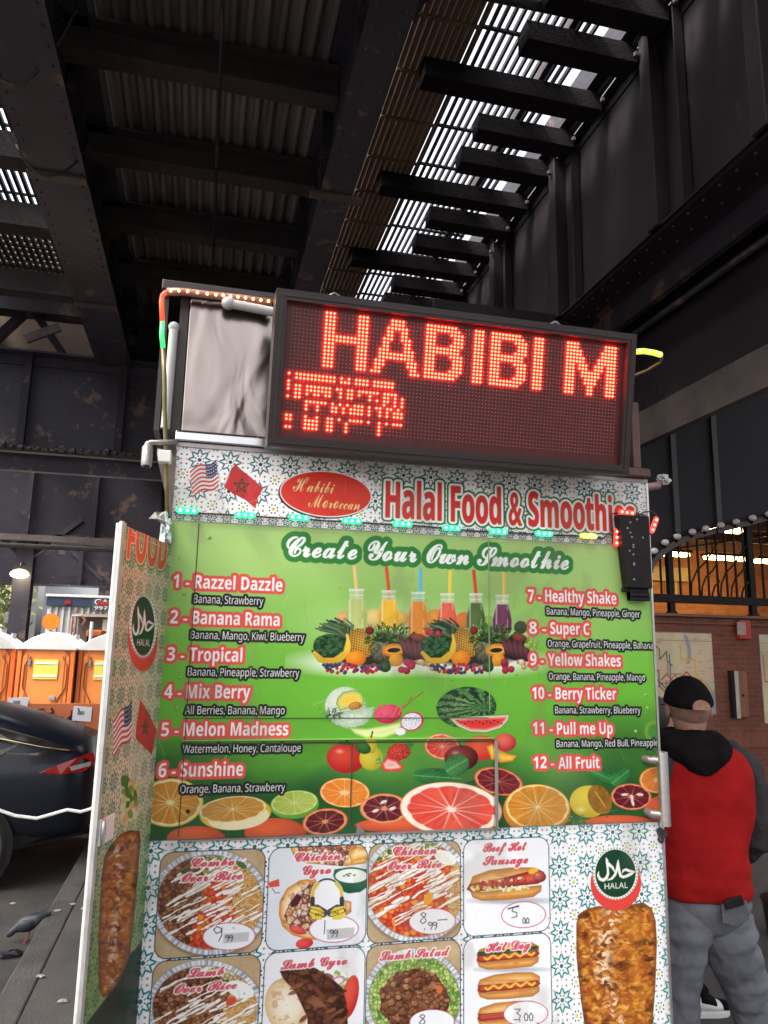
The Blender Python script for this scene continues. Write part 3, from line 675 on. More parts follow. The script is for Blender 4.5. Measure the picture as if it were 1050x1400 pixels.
bottle(571, 809, 872, 27, (250, 150, 46), (226, 106, 22), (96, 176, 220), 3); bottle(611, 811, 862, 27, (240, 110, 84), (208, 70, 56), (238, 204, 70), 4)
bottle(650, 811, 868, 26, (88, 118, 58), (44, 74, 32), (214, 66, 44), -3); bottle(686, 813, 866, 26, (120, 62, 90), (70, 28, 54), (240, 200, 90), 2)
me_.ell(720, 868, 10, 9, shade((190, 214, 140), (90, 130, 60))); me_.ell(711, 858, 9, 9, (50, 70, 40))
for hx in (502, 645): me_.ell(hx, 905, 92, 17, (238, 244, 232), al=.95, soft=14)
heap(422); heap(570, .93)
for k in range(8): me_.ell(590+random.uniform(-10, 10), 868+random.uniform(-6, 6), 4, 4, random.choice([shade((214, 60, 56), (140, 26, 34)), shade((50, 54, 76), (24, 24, 40))]))
# melons
me_.ell(472, 966, 28, 27, lambda u, v, X_, Y_: lerp(ramp(np.hypot(u+.3, v+.3)/1.4, (222, 232, 212), (190, 208, 182), (140, 166, 132)), C3((240, 244, 232)), np.clip((cells(X_*.3, Y_*.3, 2)[1] < .13)*.6, 0, 1)))
me_.poly([(459, 962), (461, 954), (468, 946), (484, 943), (494, 947), (498, 957), (496, 966), (478, 968), (464, 972)], lambda X_, Y_, d: ramp(np.clip(d/9, 0, 1), (120, 158, 70), (196, 206, 110), (236, 206, 92), (238, 200, 80))); me_.ell(485, 965, 9, 5.5, shade((214, 150, 70), (150, 90, 40), tex=1, sc=6), -10)
me_.poly([(446, 978), (470, 972), (511, 966), (508, 980), (498, 990), (478, 997), (458, 990)], lambda X_, Y_, d: lerp(ramp(np.clip(d/10, 0, 1), (150, 176, 140), (196, 212, 188)), C3((232, 238, 226)), (cells(X_*.3, Y_*.3, 4)[1] < .14)*.6))
leafy(455, 977, 9, 40, [(60, 96, 60), (96, 130, 90), (40, 70, 44)], 4, 6, 1.2)
me_.poly([(475, 994), (500, 995), (530, 990), (549, 985), (549, 994), (541, 1004), (524, 1010), (500, 1010), (484, 1004)], lambda X_, Y_, d: ramp(np.clip(d/8, 0, 1), (110, 160, 60), (196, 220, 130), (226, 236, 170), (214, 228, 150)))
# dragon fruit
for k in range(16): a = rad(-75+k*4); me_.line([(546, 972), (556+k*.8, 962-k*.6), (560+k*1.2, 955-k*.6)], 1.8, random.choice([(150, 160, 60), (196, 186, 90), (110, 130, 50)]))
me_.ell(530, 976, 19, 13, shade((240, 90, 130), (190, 30, 70), tex=.6), -8)
for k in range(9): me_.line([(516+k*4, 968+((k*5) % 13)), (519+k*4, 962+((k*5) % 13))], 2.4, (206, 110, 90))
me_.ell(563, 986, 16, 13, (206, 40, 96), -15); me_.ell(562, 986, 14, 11.2, lambda u, v, X_, Y_: lerp(C3((238, 238, 242))+0*X_[..., None], C3((70, 66, 76)), (cells(X_*.55, Y_*.55, 1)[0] < .22)*.8), -15); me_.ell(547, 1000, 7, 5, (236, 230, 238))
# watermelon
def wm(u, v, X_, Y_):
    th = np.arctan2(v-.05, (u-.62)*.62); t = np.abs(((th/(2*np.pi)*17+.9*(fbm(u*7, v*7, 3, 1)-.5)) % 1)-.5)*2; c = lerp(C3((104, 150, 84)), C3((44, 92, 48)), np.clip(np.hypot(u+.1, v+.2)*.95, 0, 1)); c = lerp(c, C3((140, 180, 110)), np.clip((vn(u*14, v*14, 3)-.55)*3, 0, .5)); return lerp(c, C3((22, 50, 30)), np.clip((t-.52)*5, 0, 1)*np.clip(np.hypot(u-.62, v-.05)*3, 0, 1))
me_.ell(637, 967, 41, 28, wm, -4)
me_.poly([(612, 981), (640, 979), (697, 976), (694, 986), (684, 996), (664, 1002), (642, 1001), (624, 993)], lambda X_, Y_, d: ramp(np.clip((1002-Y_)/26+.0*d, 0, 1)*0+np.clip(d/9, 0, 1), (70, 120, 60), (222, 226, 196), (238, 130, 110), (226, 66, 58), (222, 60, 54)))
for k in range(13): me_.ell(625+k*5, 986+((k*7) % 5)-1, 1.3, .9, (50, 22, 18))
# tomato, pear, strawberries, grapefruit, apple, peach
me_.ell(472.5, 1036, 26.5, 21, shade((232, 76, 56), (168, 26, 28), (250, 200, 186)), 4); me_.line([(470, 1018), (474, 1012), (478, 1018)], 2, (60, 70, 30))
for k in range(5): a = rad(200+k*35); me_.line([(474, 1018), (474+12*math.cos(a), 1018+5*math.sin(a))], 1.8, (60, 100, 40))
me_.ell(507, 1036, 16, 17, shade((226, 206, 70), (176, 166, 40))); me_.ell(507, 1018, 8, 12, shade((226, 206, 70), (190, 170, 50))); me_.line([(507, 1008), (509, 1000)], 2, (80, 60, 30)); me_.ell(496, 1022, 11, 8, shade((70, 130, 60), (30, 80, 36)), 25)
sb = lambda u, v, X_, Y_: lerp(lerp(C3((226, 54, 52)), C3((160, 24, 34)), np.clip(np.hypot(u+.2, v+.2), 0, 1)), C3((240, 190, 110)), (cells(X_*.42, Y_*.42, 3)[0] < .2)*.75)
me_.poly([(530, 1022), (540, 1016), (556, 1017), (562, 1028), (556, 1036), (540, 1042), (528, 1036)], lambda X_, Y_, d: sb((X_-545)/18, (Y_-1028)/14, X_, Y_)); leafy(556, 1020, 6, 16, [(70, 130, 60), (120, 170, 80)], 2, 6, 1.6, (-60, 60))
me_.poly([(520, 1044), (528, 1034), (542, 1038), (552, 1048), (548, 1053), (534, 1055), (524, 1054)], lambda X_, Y_, d: ramp(np.clip(d/8, 0, 1), (214, 40, 44), (230, 90, 84), (244, 210, 204), (240, 170, 160))); leafy(524, 1042, 6, 16, [(90, 150, 70), (150, 190, 100)], 6, 6, 1.6, (150, 260))
citrus(me_, 604, 1020.5, 24.5, 17.5, 8, (226, 110, 60), (240, 190, 160), (226, 84, 66), (206, 56, 50), 11, .1, 2)
me_.ell(658, 1022, 24, 17, shade((236, 96, 60), (190, 44, 40))); me_.ell(630, 1036, 23, 17.5, shade((140, 46, 44), (60, 18, 22), (226, 170, 160))); me_.line([(630, 1022), (626, 1014)], 1.6, (40, 30, 20))
me_.ell(690, 1015, 15, 12.5, shade((230, 110, 90), (170, 40, 50))); me_.poly([(664, 1020), (672, 1017), (682, 1024), (692, 1030), (706, 1033), (700, 1040), (684, 1043), (671, 1038)], lambda X_, Y_, d: ramp(np.clip(d/7, 0, 1), (226, 120, 40), (246, 196, 70), (250, 214, 100)))
def leaf(x, y, rx, ry, a, c1=(64, 150, 70), c2=(24, 84, 40)):
    me_.ell(x, y, rx, ry, lambda u, v, X_, Y_: lerp(lerp(C3(c1), C3(c2), np.clip(np.abs(v)*.6+.5*fbm(u*4, v*4, 2)+.2*u, 0, 1)), C3((150, 206, 140)), (np.abs(v) < .06)*.4+(np.abs((np.abs(v)*2-u*3) % 1) < .1)*.2), a)
# bottom row of halves
for (x, y, rx, ry) in ((268, 1146, 40, 17), (376, 1138, 42, 20), (545, 1128, 60, 10), (845, 1124, 46, 10), (903, 1106, 22, 18)): me_.ell(x, y, rx, ry, shade((228, 104, 62), (186, 66, 44)))
def grn(u, v, X_, Y_): return lerp(C3((40, 90, 46))+0*X_[..., None], C3((120, 160, 80)), np.clip((fbm(X_*.2, Y_*.2, 3)-.5)*3, 0, .5))
citrus(me_, 233, 1097, 45, 33, -4, (226, 190, 70), (240, 226, 170), (206, 146, 60), (190, 126, 44), 12, .13, 1)
me_.ell(322, 1112, 49, 22, shade((240, 212, 80), (214, 176, 50)), -5); me_.ell(326, 1117, 42, 17, (246, 240, 220), -6, al=.8); citrus(me_, 318, 1106, 46.5, 17.5, -6, (230, 196, 80), (240, 226, 180), (206, 150, 66), (188, 130, 52), 12, .09, 3, (1, .96, .91))
leafy(300, 1052, 20, 24, [(70, 110, 60), (120, 150, 100), (40, 80, 44)], 9, 10, 2)
me_.ell(403, 1101, 33, 18, shade((150, 200, 80), (90, 150, 50)), -6); citrus(me_, 402, 1097, 32.5, 16.5, -7, (130, 180, 70), (216, 226, 160), (182, 196, 96), (160, 180, 70), 10, .07, 4, (1, .94, .89))
citrus(me_, 471, 1083.5, 34, 20, 3, (230, 140, 50), (242, 206, 150), (232, 140, 56), (222, 120, 40), 10, .2, 5, (1, .95, .9))
citrus(me_, 444, 1123, 31, 18, -8, (216, 110, 60), (226, 150, 110), (110, 40, 40), (70, 22, 30), 9, .16, 6, (1, .92, .84))
citrus(me_, 525, 1105, 33.5, 20.5, 0, (226, 130, 66), (228, 160, 120), (120, 40, 50), (76, 24, 36), 9, .16, 7, (1, .92, .84))
for (x, y) in ((524, 1096), (513, 1108), (536, 1105)): me_.ell(x, y, 5, 2.2, (236, 214, 206), -20)
leaf(597, 1062, 33, 12, 4, (56, 130, 64), (22, 76, 38)); leaf(636, 1080, 26, 10, -22, (40, 100, 52), (18, 60, 32)); leaf(624, 1046, 17, 15, -30)
citrus(me_, 616, 1106, 70, 37, 4, (232, 130, 66), (246, 232, 214), (230, 92, 72), (214, 62, 54), 12, .13, 8, (1, .965, .83))
citrus(me_, 681, 1068, 34, 18.5, 14, (214, 96, 56), (230, 150, 110), (140, 40, 46), (84, 22, 34), 11, .1, 9, (1, .92, .86))
me_.ell(733, 1107, 46, 35, shade((230, 150, 60), (200, 110, 40))); citrus(me_, 734, 1103, 44, 31, 3, (236, 176, 64), (246, 226, 160), (220, 150, 56), (204, 128, 40), 12, .1, 10, (1, .95, .9))
leaf(822, 1060, 17, 9, 24); leaf(847, 1062, 15, 11, -38); leaf(905-10, 1020, 18, 8, 30, (80, 150, 80), (30, 84, 40))
me_.ell(804, 1095.5, 26, 22, shade((240, 214, 70), (196, 166, 40), (252, 244, 200), -.4, .5)); me_.ell(819, 1093, 15, 21, lambda u, v, X_, Y_: lerp(C3((170, 120, 40)), C3((120, 80, 24)), fbm(X_*.2, Y_*.2, 3)), -28); me_.line([(813, 1082), (826, 1102)], 1.4, (206, 170, 90))
leafy(787, 1120, 9, 30, [(60, 110, 50), (110, 150, 80)], 21, 7, 1.2)
citrus(me_, 862, 1089, 28, 18, 4, (220, 110, 60), (230, 150, 120), (120, 28, 40), (80, 16, 30), 9, .16, 11, (1, .92, .86))
for (x, y, a) in ((853, 1086, -4), (874, 1086, 4), (863, 1091, 80), (864, 1097, 70)): me_.ell(x, y, 5, 1.9, (240, 214, 206), a)
citrus(me_, 897, 1066, 24, 18, 0, (230, 130, 50), (240, 200, 140), (232, 140, 60), (214, 116, 44), 9, .2, 12)
me_.ell(893, 1000, 12, 14, (200, 216, 60), al=.5, soft=5); me_.ell(893, 1000, 9, 11, (60, 130, 50), al=.8, soft=4)
me_.ell(257, 1109, 3, 3, (40, 30, 30))
# titles
GO = (52, 128, 56)
me_.text(script('Create Your Own Smoothie'), 391, 760, 776, 29, (248, 250, 244), [(8.2, GO)], bold=1.1, slant=.04)
RO, BO, WH = (226, 84, 78), (24, 28, 28), (248, 247, 245)
for num, name, xn, yn, xs, xe, cap in (('1 -', 'Razzel Dazzle', 237, 803, 266, 386, 18), ('2 -', 'Banana Rama', 232.5, 852, 263, 382, 18), ('3 -', 'Tropical', 228.5, 903, 259, 331, 18.5), ('4 -', 'Mix Berry', 224.5, 954, 255, 342, 18.5), ('5 -', 'Melon Madness', 220.5, 1006, 251, 394, 18.5), ('6 -', 'Sunshine', 216.5, 1062, 247, 332, 19)):
    u, z = me_.inv(xn, yn); xw = {'1 -': 260}.get(num, xs-7)
    for t, a, b in ((num, xn, xs-7), (name, xs, xe)):
        p = (a, 0); dx = a-xn; yy = yn+dx*(974-yn)/(4840-xn)
        me_.text(sans(t), a, yy, b, cap, WH, [(4.6, RO)], bold=.45)
for t, x, y, xe in (('Banana, Strawberry', 265, 824, 360), ('Banana, Mango, Kiwi, Blueberry', 261, 873, 416), ('Banana, Pineapple, Strawberry', 257, 923.5, 409), ('All Berries, Banana, Mango', 253, 976, 389), ('Watermelon, Honey, Cantaloupe', 250, 1029, 411), ('Orange, Banana, Strawberry', 246.5, 1084, 389.5)):
    me_.text(sans(t, False), x, y, xe, 11, WH, [(3.5, BO)], bold=.3)
for num, name, xn, yn, xs, xe, cap in (('7 -', 'Healthy Shake', 721.5, 822, 745, 842, 16), ('8 -', 'Super C', 723, 866, 752, 805, 16), ('9 -', 'Yellow Shakes', 724.5, 909, 749, 848, 16), ('10 -', 'Berry Ticker', 727, 955, 759, 842, 16), ('11 -', 'Pull me Up', 728, 1003, 761, 837, 16), ('12 -', 'All Fruit', 729, 1050, 763, 819, 16)):
    for t, a, b in ((num, xn, xs-6), (name, xs, xe)): me_.text(sans(t), a, yn+(a-xn)*.02, b, cap, WH, [(4.3, RO)], bold=.4)
for t, x, y, xe in (('Banana, Mango, Pineapple, Ginger', 747, 840, 874), ('Orange, Grapefruit, Pineapple, Banana', 748.5, 884, 892), ('Orange, Banana, Pineapple, Mango', 750, 929, 881), ('Banana, Strawberry, Blueberry', 758.5, 975, 875), ('Banana, Mango, Red Bull, Pineapple', 760.5, 1021, 899)):
    me_.text(sans(t, False), x, y, xe, 9.3, WH, [(3.2, BO)], bold=.25)
# ---- lower panel with the food cards
ZL0 = .70
lo = front(ZL0, ZM0-.002, 'ffffff')
tiles(lo, .0865, .0445+.0865*.5-.087, 1.281+.012, (242, 246, 247), (22, 104, 108), (150, 112, 96), (222, 210, 120), (40, 60, 84), 1.1)
CARD, CARDO = (206, 82, 92), [(2.6, (252, 244, 246))]
def card(u0, u1, z0, z1, base, draw):
    i0 = int(round((u0-lo.u0)*lo.res)); j0 = int(round((z0-lo.z0)*lo.res)); i1 = int(round((u1-lo.u0)*lo.res)); j1 = int(round((z1-lo.z0)*lo.res))
    c = Cv(lo.o, lo.d, lo.u0+i0/lo.res, lo.u0+i1/lo.res, lo.z0+j0/lo.res, lo.z0+j1/lo.res, lo.res, base); draw(c)
    hx, hz = (u1-u0)/2, (z1-z0)/2; r = .030
    qx = np.abs(lo.U-(u0+u1)/2)-hx+r; qz = np.abs(lo.Z-(z0+z1)/2)-hz+r
    d = np.hypot(np.maximum(qx, 0), np.maximum(qz, 0))+np.minimum(np.maximum(qx, qz), 0)-r
    lo.a[:] = lerp(lo.a, C3((34, 46, 66)), np.clip(.5-(d-.0022)*lo.res, 0, 1))
    m = np.clip(.5-d*lo.res, 0, 1)[j0:j0+c.Hd, i0:i0+c.Wd]
    lo.a[j0:j0+c.Hd, i0:i0+c.Wd] = lo.a[j0:j0+c.Hd, i0:i0+c.Wd]*(1-m[..., None])+c.a[:m.shape[0], :m.shape[1]]*m[..., None]
def oval(c, x, y, rx, ry):
    c.ell(x, y, rx+1.2, ry+1.2, (196, 84, 100), -2); c.ell(x, y, rx, ry, (246, 246, 250), -2)
INK = (70, 72, 84)
def hand(c, ch, x, y, h):
    """handwritten figures"""
    G = {'9': [[(.6,.15),(.3,0),(.05,.2),(.25,.48),(.55,.35),(.62,.1),(.6,.6),(.4,1)]], '8': [[(.55,.1),(.3,0),(.1,.2),(.5,.5),(.6,.8),(.3,1),(.05,.8),(.3,.5),(.55,.25),(.55,.1)]], '3': [[(.1,.05),(.6,.05),(.3,.4),(.6,.6),(.5,.95),(.05,.95)]], '5': [[(.7,0),(.2,.08),(.15,.4),(.55,.5),(.55,.85),(.1,.95)]], '0': [[(.3,0),(.08,.4),(.2,.95),(.5,.9),(.55,.3),(.3,0)]], '1': [[(.3,0),(.22,1)]], '.': [[(.2,.9),(.15,1.05)]], '-': [[(0,.1),(.9,.02)]]}
    for k, s_ in enumerate(ch):
        for st in G[s_]: c.line([(x+k*h*.62+a*h, y+b*h) for a, b in st], 1.3, INK)
def bits(pal, sc, seed, dark=(70, 30, 20), an=1.0):
    def f(X, Y):
        wx, wy = X+2*(fbm(X*.2, Y*.2, 2, seed)-.5), Y+2*(fbm(X*.2+5, Y*.2, 2, seed)-.5)
        f1, e, idv = cells(wx/sc, wy/sc*an, seed); c = ramp(np.clip(idv+.35*(vn(X*.3, Y*.3, seed)-.5)-.25*(f1-.4), 0, 1), *pal)
        return lerp(c, C3(dark), np.clip(.28-e, 0, .28)*2.6)
    return f
MEAT = bits([(92, 52, 36), (132, 80, 52), (160, 104, 70), (176, 124, 88)], 6.2, 1, (52, 28, 20))
CHIC = bits([(190, 54, 42), (214, 78, 50), (226, 110, 52), (238, 150, 56)], 8, 2, (140, 36, 34))
SALD = bits([(70, 100, 52), (150, 176, 96), (206, 214, 150), (232, 232, 204), (226, 120, 90)], 6, 3, (60, 80, 40))
NOOD = bits([(176, 120, 60), (222, 176, 104), (240, 208, 140), (206, 150, 80)], 3.2, 4, (140, 90, 50), 2.2)
LETT = bits([(120, 150, 70), (170, 196, 100), (206, 222, 140), (90, 130, 60)], 5, 5, (70, 100, 44), .8)
def plate(c, cx, cy, rx, ry, zone, nsauce, seed, sregion=None):
    c.a[:] = lerp(C3((206, 184, 150)), C3((178, 150, 110)), fbm(c.X*.03, c.Y*.05, 4, seed)); 
    c.a[:] = lerp(c.a, C3((150, 120, 84)), np.clip((np.abs(np.sin(c.X*.10+c.Y*.02+2*fbm(c.X*.02, c.Y*.1, 2)))<.06)*1., 0, 1)*.4)
    c.ell(cx+1, cy+2.5, rx+10, ry+10, (110, 90, 70), al=.6, soft=5)
    def foil(u, v, X, Y):
        th = np.arctan2(v, u); n = vn(th*26, th*0+seed, 1); r = np.hypot(u, v); g = .55+.45*np.sin(th*64+4*n)*(.6+.4*n); return ramp(np.clip(g*.75+.25*vn(th*9, r*4, 2), 0, 1), (112, 116, 128), (176, 180, 190), (222, 224, 230), (246, 246, 248))
    c.ell(cx, cy, rx+8, ry+8, foil); c.ell(cx, cy, rx+8, ry+8, (250, 250, 250), al=0)
    c.ell(cx, cy, rx+1.2, ry+1.2, (150, 148, 150)); c.ell(cx, cy, rx, ry, lambda u, v, X, Y: zone(X, Y, X+cx, Y+cy))
    rr = random.Random(seed)
    for k in range(nsauce):
        a, d = rr.uniform(0, 6.28), rr.random()**.5*.9; x, y = cx+math.cos(a)*d*rx, cy+math.sin(a)*d*ry
        if sregion and not sregion(x-cx, y-cy): continue
        L = rr.uniform(5, 19); w = rr.uniform(1.8, 4.8); pts = [(x+t*L+rr.uniform(-.8, .8), y-t*L*rr.uniform(.42, .6)+rr.uniform(-.8, .8)) for t in (-1, -.5, 0, .5, 1)]
        ws = [w*rr.uniform(.35, 1.25) for _ in range(4)]
        for j in range(4): c.line([(p[0]+.8, p[1]+1.2) for p in pts[j:j+2]], ws[j], (120, 80, 60), al=.3)
        for j in range(4): c.line(pts[j:j+2], ws[j], (238, 230, 218)); c.line(pts[j:j+2], ws[j]*.45, (252, 250, 246), al=.8)
def mixz(*zs):
    """zones: list of (weight function(dx,dy), bits)"""
    def f(dx, dy, X, Y):
        ws = np.stack([w(dx, dy)+.35*(fbm(X*.09, Y*.09, 3, i)-.5)*40*.5 for i, (w, b) in enumerate(zs)]); k = ws.argmax(0); out = np.zeros(X.shape+(3,))
        for i, (w, b) in enumerate(zs): out = np.where((k == i)[..., None], b(X, Y), out)
        return out
    return f
def title(c, lines):
    for t, x, y, xe in lines: c.text(script(t), x, y, xe, 12.5, CARD, CARDO, bold=1.05, slant=.05)
def d1(c):
    plate(c, 287, 1233, 72, 64, mixz((lambda x, y: -y-30, SALD), (lambda x, y: -x-.3*y-12, MEAT), (lambda x, y: 2+0*x, CHIC), (lambda x, y: x-30-.2*y, NOOD)), 62, 11)
    c.ell(254, 1190, 7, 3.2, (58, 86, 44), -25); c.ell(330, 1182, 8, 4, (80, 110, 56), 30); c.ell(322, 1186, 3.5, 3, (226, 120, 80))
    title(c, [('Combo', 262, 1184.5, 320), ('Over Rice', 249, 1205, 331)]); oval(c, 313, 1279.5, 35, 18)
    hand(c, '9', 291, 1266, 20); c.poly([(306, 1276), (341, 1273.5), (339, 1286), (305, 1289)], (200, 196, 194), al=.85); hand(c, '99', 308, 1278, 8); hand(c, '.', 318, 1262, 6)
def pita(c, pts, c1=(240, 206, 150), c2=(196, 126, 62)): c.poly(pts, lambda X, Y, d: lerp(ramp(np.clip(d/9, 0, 1), c2, c1, (248, 226, 190)), C3((170, 100, 52)), np.clip((fbm(X*.12, Y*.12, 3, 4)-.55)*4, 0, .6)))
def d2(c):
    c.a[:] = lerp(C3((240, 242, 246)), C3((222, 228, 236)), fbm(c.X*.02, c.Y*.03, 3, 2))
    pita(c, [(393, 1150), (402, 1172), (420, 1180), (470, 1184), (500, 1180), (505, 1150)], (232, 190, 120)); c.poly([(404, 1150), (410, 1172), (440, 1181), (470, 1184), (482, 1150)], lambda X, Y, d: bits([(236, 222, 206), (206, 130, 90), (196, 84, 60), (240, 236, 224), (90, 60, 40), (226, 150, 100)], 6, 6)(X, Y)); pita(c, [(484, 1156), (505, 1160), (505, 1172), (480, 1178), (476, 1168)], (244, 200, 120), (206, 140, 60))
    c.poly([(455, 1196), (457, 1188), (480, 1185), (502, 1188), (502, 1212), (492, 1219), (476, 1221), (462, 1216)], shade_flat((52, 120, 88), (26, 76, 56))); c.ell(480, 1196, 24, 11, (40, 96, 72)); c.ell(480, 1197, 22, 9.6, (240, 242, 238))
    for x, y in ((474, 1195), (478, 1194), (484, 1196), (470, 1197), (476, 1197)): c.ell(x, y, 2, 1, (70, 110, 70))
    pita(c, [(381, 1250), (382, 1232), (392, 1214), (410, 1203), (430, 1200), (436, 1210), (440, 1240), (446, 1270), (440, 1284), (420, 1284), (400, 1278), (386, 1266)], (240, 196, 120), (206, 126, 50))
    c.poly([(388, 1252), (394, 1236), (406, 1220), (424, 1206), (434, 1208), (438, 1236), (446, 1262), (436, 1278), (412, 1276), (396, 1268)], lambda X, Y, d: bits([(240, 232, 222), (226, 170, 120), (206, 120, 80), (244, 238, 230), (110, 50, 40), (236, 200, 160)], 9, 7)(X, Y))
    c.poly([(396, 1234), (406, 1221), (413, 1226), (406, 1238), (398, 1240)], (86, 34, 44)); c.ell(407, 1271, 11, 5.5, shade((232, 110, 100), (206, 60, 60)), 15)
    c.ell(416, 1289, 12, 7, shade((236, 90, 84), (206, 50, 56)), -10); c.poly([(367, 1206), (381, 1201), (382, 1211), (368, 1213)], (226, 84, 70)); c.line([(372, 1214), (376, 1220), (382, 1220)], 1.3, (160, 110, 150)); pita(c, [(470, 1230), (480, 1232), (480, 1246), (472, 1252)])
    title(c, [('Chicken', 403, 1177, 465), ('Gyro', 414, 1195, 452)]); oval(c, 456, 1269.5, 33, 17.5)
    # torn white sticker with yellow tabs over the photo
    c.ell(447, 1226, 23, 27, (248, 248, 248)); c.ell(447, 1226, 22, 26, (60, 62, 70)); c.ell(447, 1227, 20, 24.5, (246, 246, 248))
    for sg in (-1, 1):
        c.line([(447+sg*20.5, 1230), (447+sg*19, 1216), (447+sg*12, 1207)], 4.2, (226, 196, 70)); c.line([(447+sg*20, 1228), (447+sg*20, 1238)], 6, (62, 60, 70)); c.line([(447+sg*4, 1247), (447+sg*14, 1241)], 10, (74, 74, 82))
        c.poly([(447+sg*4, 1246), (447+sg*10, 1240), (447+sg*22, 1238), (447+sg*25, 1247), (447+sg*20, 1256), (447+sg*8, 1257)], (236, 206, 66)); c.line([(447+sg*5, 1250), (447+sg*22, 1244)], 6.2, (60, 56, 40)); c.line([(447+sg*6, 1249.6), (447+sg*21, 1244.4)], 4.6, (240, 214, 84))
    c.text('BEST', 431, 1251.5, 444, 3.8, (40, 36, 34), bold=.3); c.text('OAK', 452, 1249, 464, 3.8, (40, 36, 34), bold=.3)
    c.line([(444, 1258), (443, 1276)], 1.2, INK); c.poly([(446, 1270), (484, 1267), (484, 1281), (447, 1284)], (196, 192, 190), al=.9); hand(c, '99', 450, 1271, 9)
def shade_flat(a, b): return lambda X, Y, d: lerp(C3(a), C3(b), np.clip((Y-Y.min())/max(1e-6, (Y.max()-Y.min())), 0, 1))
def d3(c):
    plate(c, 568, 1214, 66, 66, mixz((lambda x, y: -y-42-.2*x, SALD), (lambda x, y: 6+0*x, CHIC), (lambda x, y: x-40+.1*y, NOOD)), 74, 12, lambda x, y: y < 34 or x < 0)
    c.ell(608, 1172, 16, 9, (242, 240, 232), 25); c.ell(585, 1228, 6, 9, (240, 160, 50), 20)
    title(c, [('Chicken', 537, 1169, 596), ('Over Rice', 531, 1188.5, 603)]); oval(c, 590.5, 1259, 31, 17); hand(c, '8', 573, 1247, 15); hand(c, '.99', 578, 1260, 10); hand(c, '-', 598, 1256, 14)
def bun(c, x, y, w, h, kind):
    """hot dog seen from the side: top bun, sausage, toppings, lower bun"""
    B = lambda X, Y, d: lerp(ramp(np.clip(d/(h*.28), 0, 1), (176, 110, 50), (222, 164, 92), (240, 204, 146)), C3((196, 120, 50)), np.clip((fbm(X*.06, Y*.2, 3, 3)-.5)*2.5, 0, .5))
    P = lambda q: [(x+a*w, y+b*h-.06*a*w) for a, b in q]
    if kind != 2: c.ell(x+w*.06, y+h*.52, w*.5, h*.10, (120, 122, 130), al=.5, soft=4)
    c.poly(P([(-.46, -.05), (-.42, -.30), (-.2, -.46), (.1, -.5), (.36, -.46), (.47, -.3), (.47, -.1), (.2, -.02), (-.3, .05)]), B)
    c.poly(P([(-.46, .12), (-.3, .2), (0, .16), (.47, .1), (.46, .3), (.36, .46), (0, .5), (-.3, .48), (-.42, .36)]), B)
    SA = lambda X, Y, d: ramp(np.clip(d/(h*.16), 0, 1), (120, 36, 34), (176, 62, 54), (206, 96, 78))
    if kind == 0:
        c.poly(P([(-.5, .1), (-.46, -.06), (-.1, -.16), (.2, -.3), (.42, -.4), (.5, -.3), (.5, -.05), (.42, .06), (.2, .08), (-.2, .16), (-.42, .2)]), SA)
        for k in range(5): a = -.42+k*.14; c.poly(P([(a, .12-k*.02), (a+.03, -.08-k*.03), (a+.12, -.1-k*.03), (a+.13, .1-k*.02)]), lambda X, Y, d: ramp(np.clip(d/4, 0, 1), (140, 46, 40), (196, 86, 66)))
        rr = random.Random(4)
        for k in range(60): c.ell(x+rr.uniform(-.44, .3)*w, y+rr.uniform(.08, .2)*h, rr.uniform(1, 2.4), rr.uniform(1, 2.4), rr.choice([(244, 240, 224), (226, 206, 90), (190, 190, 80), (240, 226, 140)]))
        for k in range(26): a = rr.uniform(-.42, .3); c.ell(x+a*w, y+(-.12-a*.2+rr.uniform(-.07, .05))*h, rr.uniform(1.2, 3), rr.uniform(1, 2), rr.choice([(236, 220, 200), (226, 150, 60), (206, 70, 60)]))
        c.ell(x+.36*w, y-.4*h, 7, 4, (240, 180, 50), -15); c.ell(x+.44*w, y-.22*h, 9, 7.5, shade((206, 110, 90), (120, 36, 34), (240, 200, 180)))
    else:
        c.poly(P([(-.46, .1), (-.44, -.08), (0, -.1), (.44, -.14), (.48, -.02), (.44, .1), (0, .16), (-.4, .2)]), SA)
        if kind == 1:
            c.line(P([(-.42, -.14), (-.2, -.14), (.1, -.18), (.42, -.24)]), h*.16, (62, 74, 40)); rr = random.Random(8)
            for k in range(40): c.ell(x+rr.uniform(-.43, .43)*w, y+rr.uniform(-.2, -.06)*h-.02*h, 1.6, 1.3, rr.choice([(40, 56, 30), (96, 108, 56)]))
        if kind in (1, 2): c.line(P([(-.34+.035*k, .03-.012*k*.3+.07*math.sin(k*1.35)) for k in range(22)]), h*.085, (238, 190, 56))
        c.line(P([(-.40, -.02), (.40, -.08)]), 1.2, (226, 140, 120), al=.5)
def d4(c):
    c.a[:] = C3((242, 243, 248)); bun(c, 690, 1208, 106, 44, 0); title(c, [('Beef Hot', 660, 1164, 719), ('Sausage', 660, 1182, 721)])
    oval(c, 715, 1250, 29.5, 17); hand(c, '5', 697, 1239, 16); c.line([(694, 1242), (708, 1238)], 2, INK); hand(c, '00', 713, 1254, 8)
def d5(c):
    plate(c, 280, 1378, 71, 58, mixz((lambda x, y: -y-40+.3*x, SALD), (lambda x, y: 8+0*x, MEAT), (lambda x, y: x-4+.4*y-14, NOOD)), 50, 13)
    c.ell(328, 1352, 20, 11, (244, 244, 238), 20); c.ell(316, 1368, 8, 5, (214, 80, 60), -30)
    title(c, [('Lamb', 257, 1335, 306), ('Over Rice', 239, 1357, 323)])
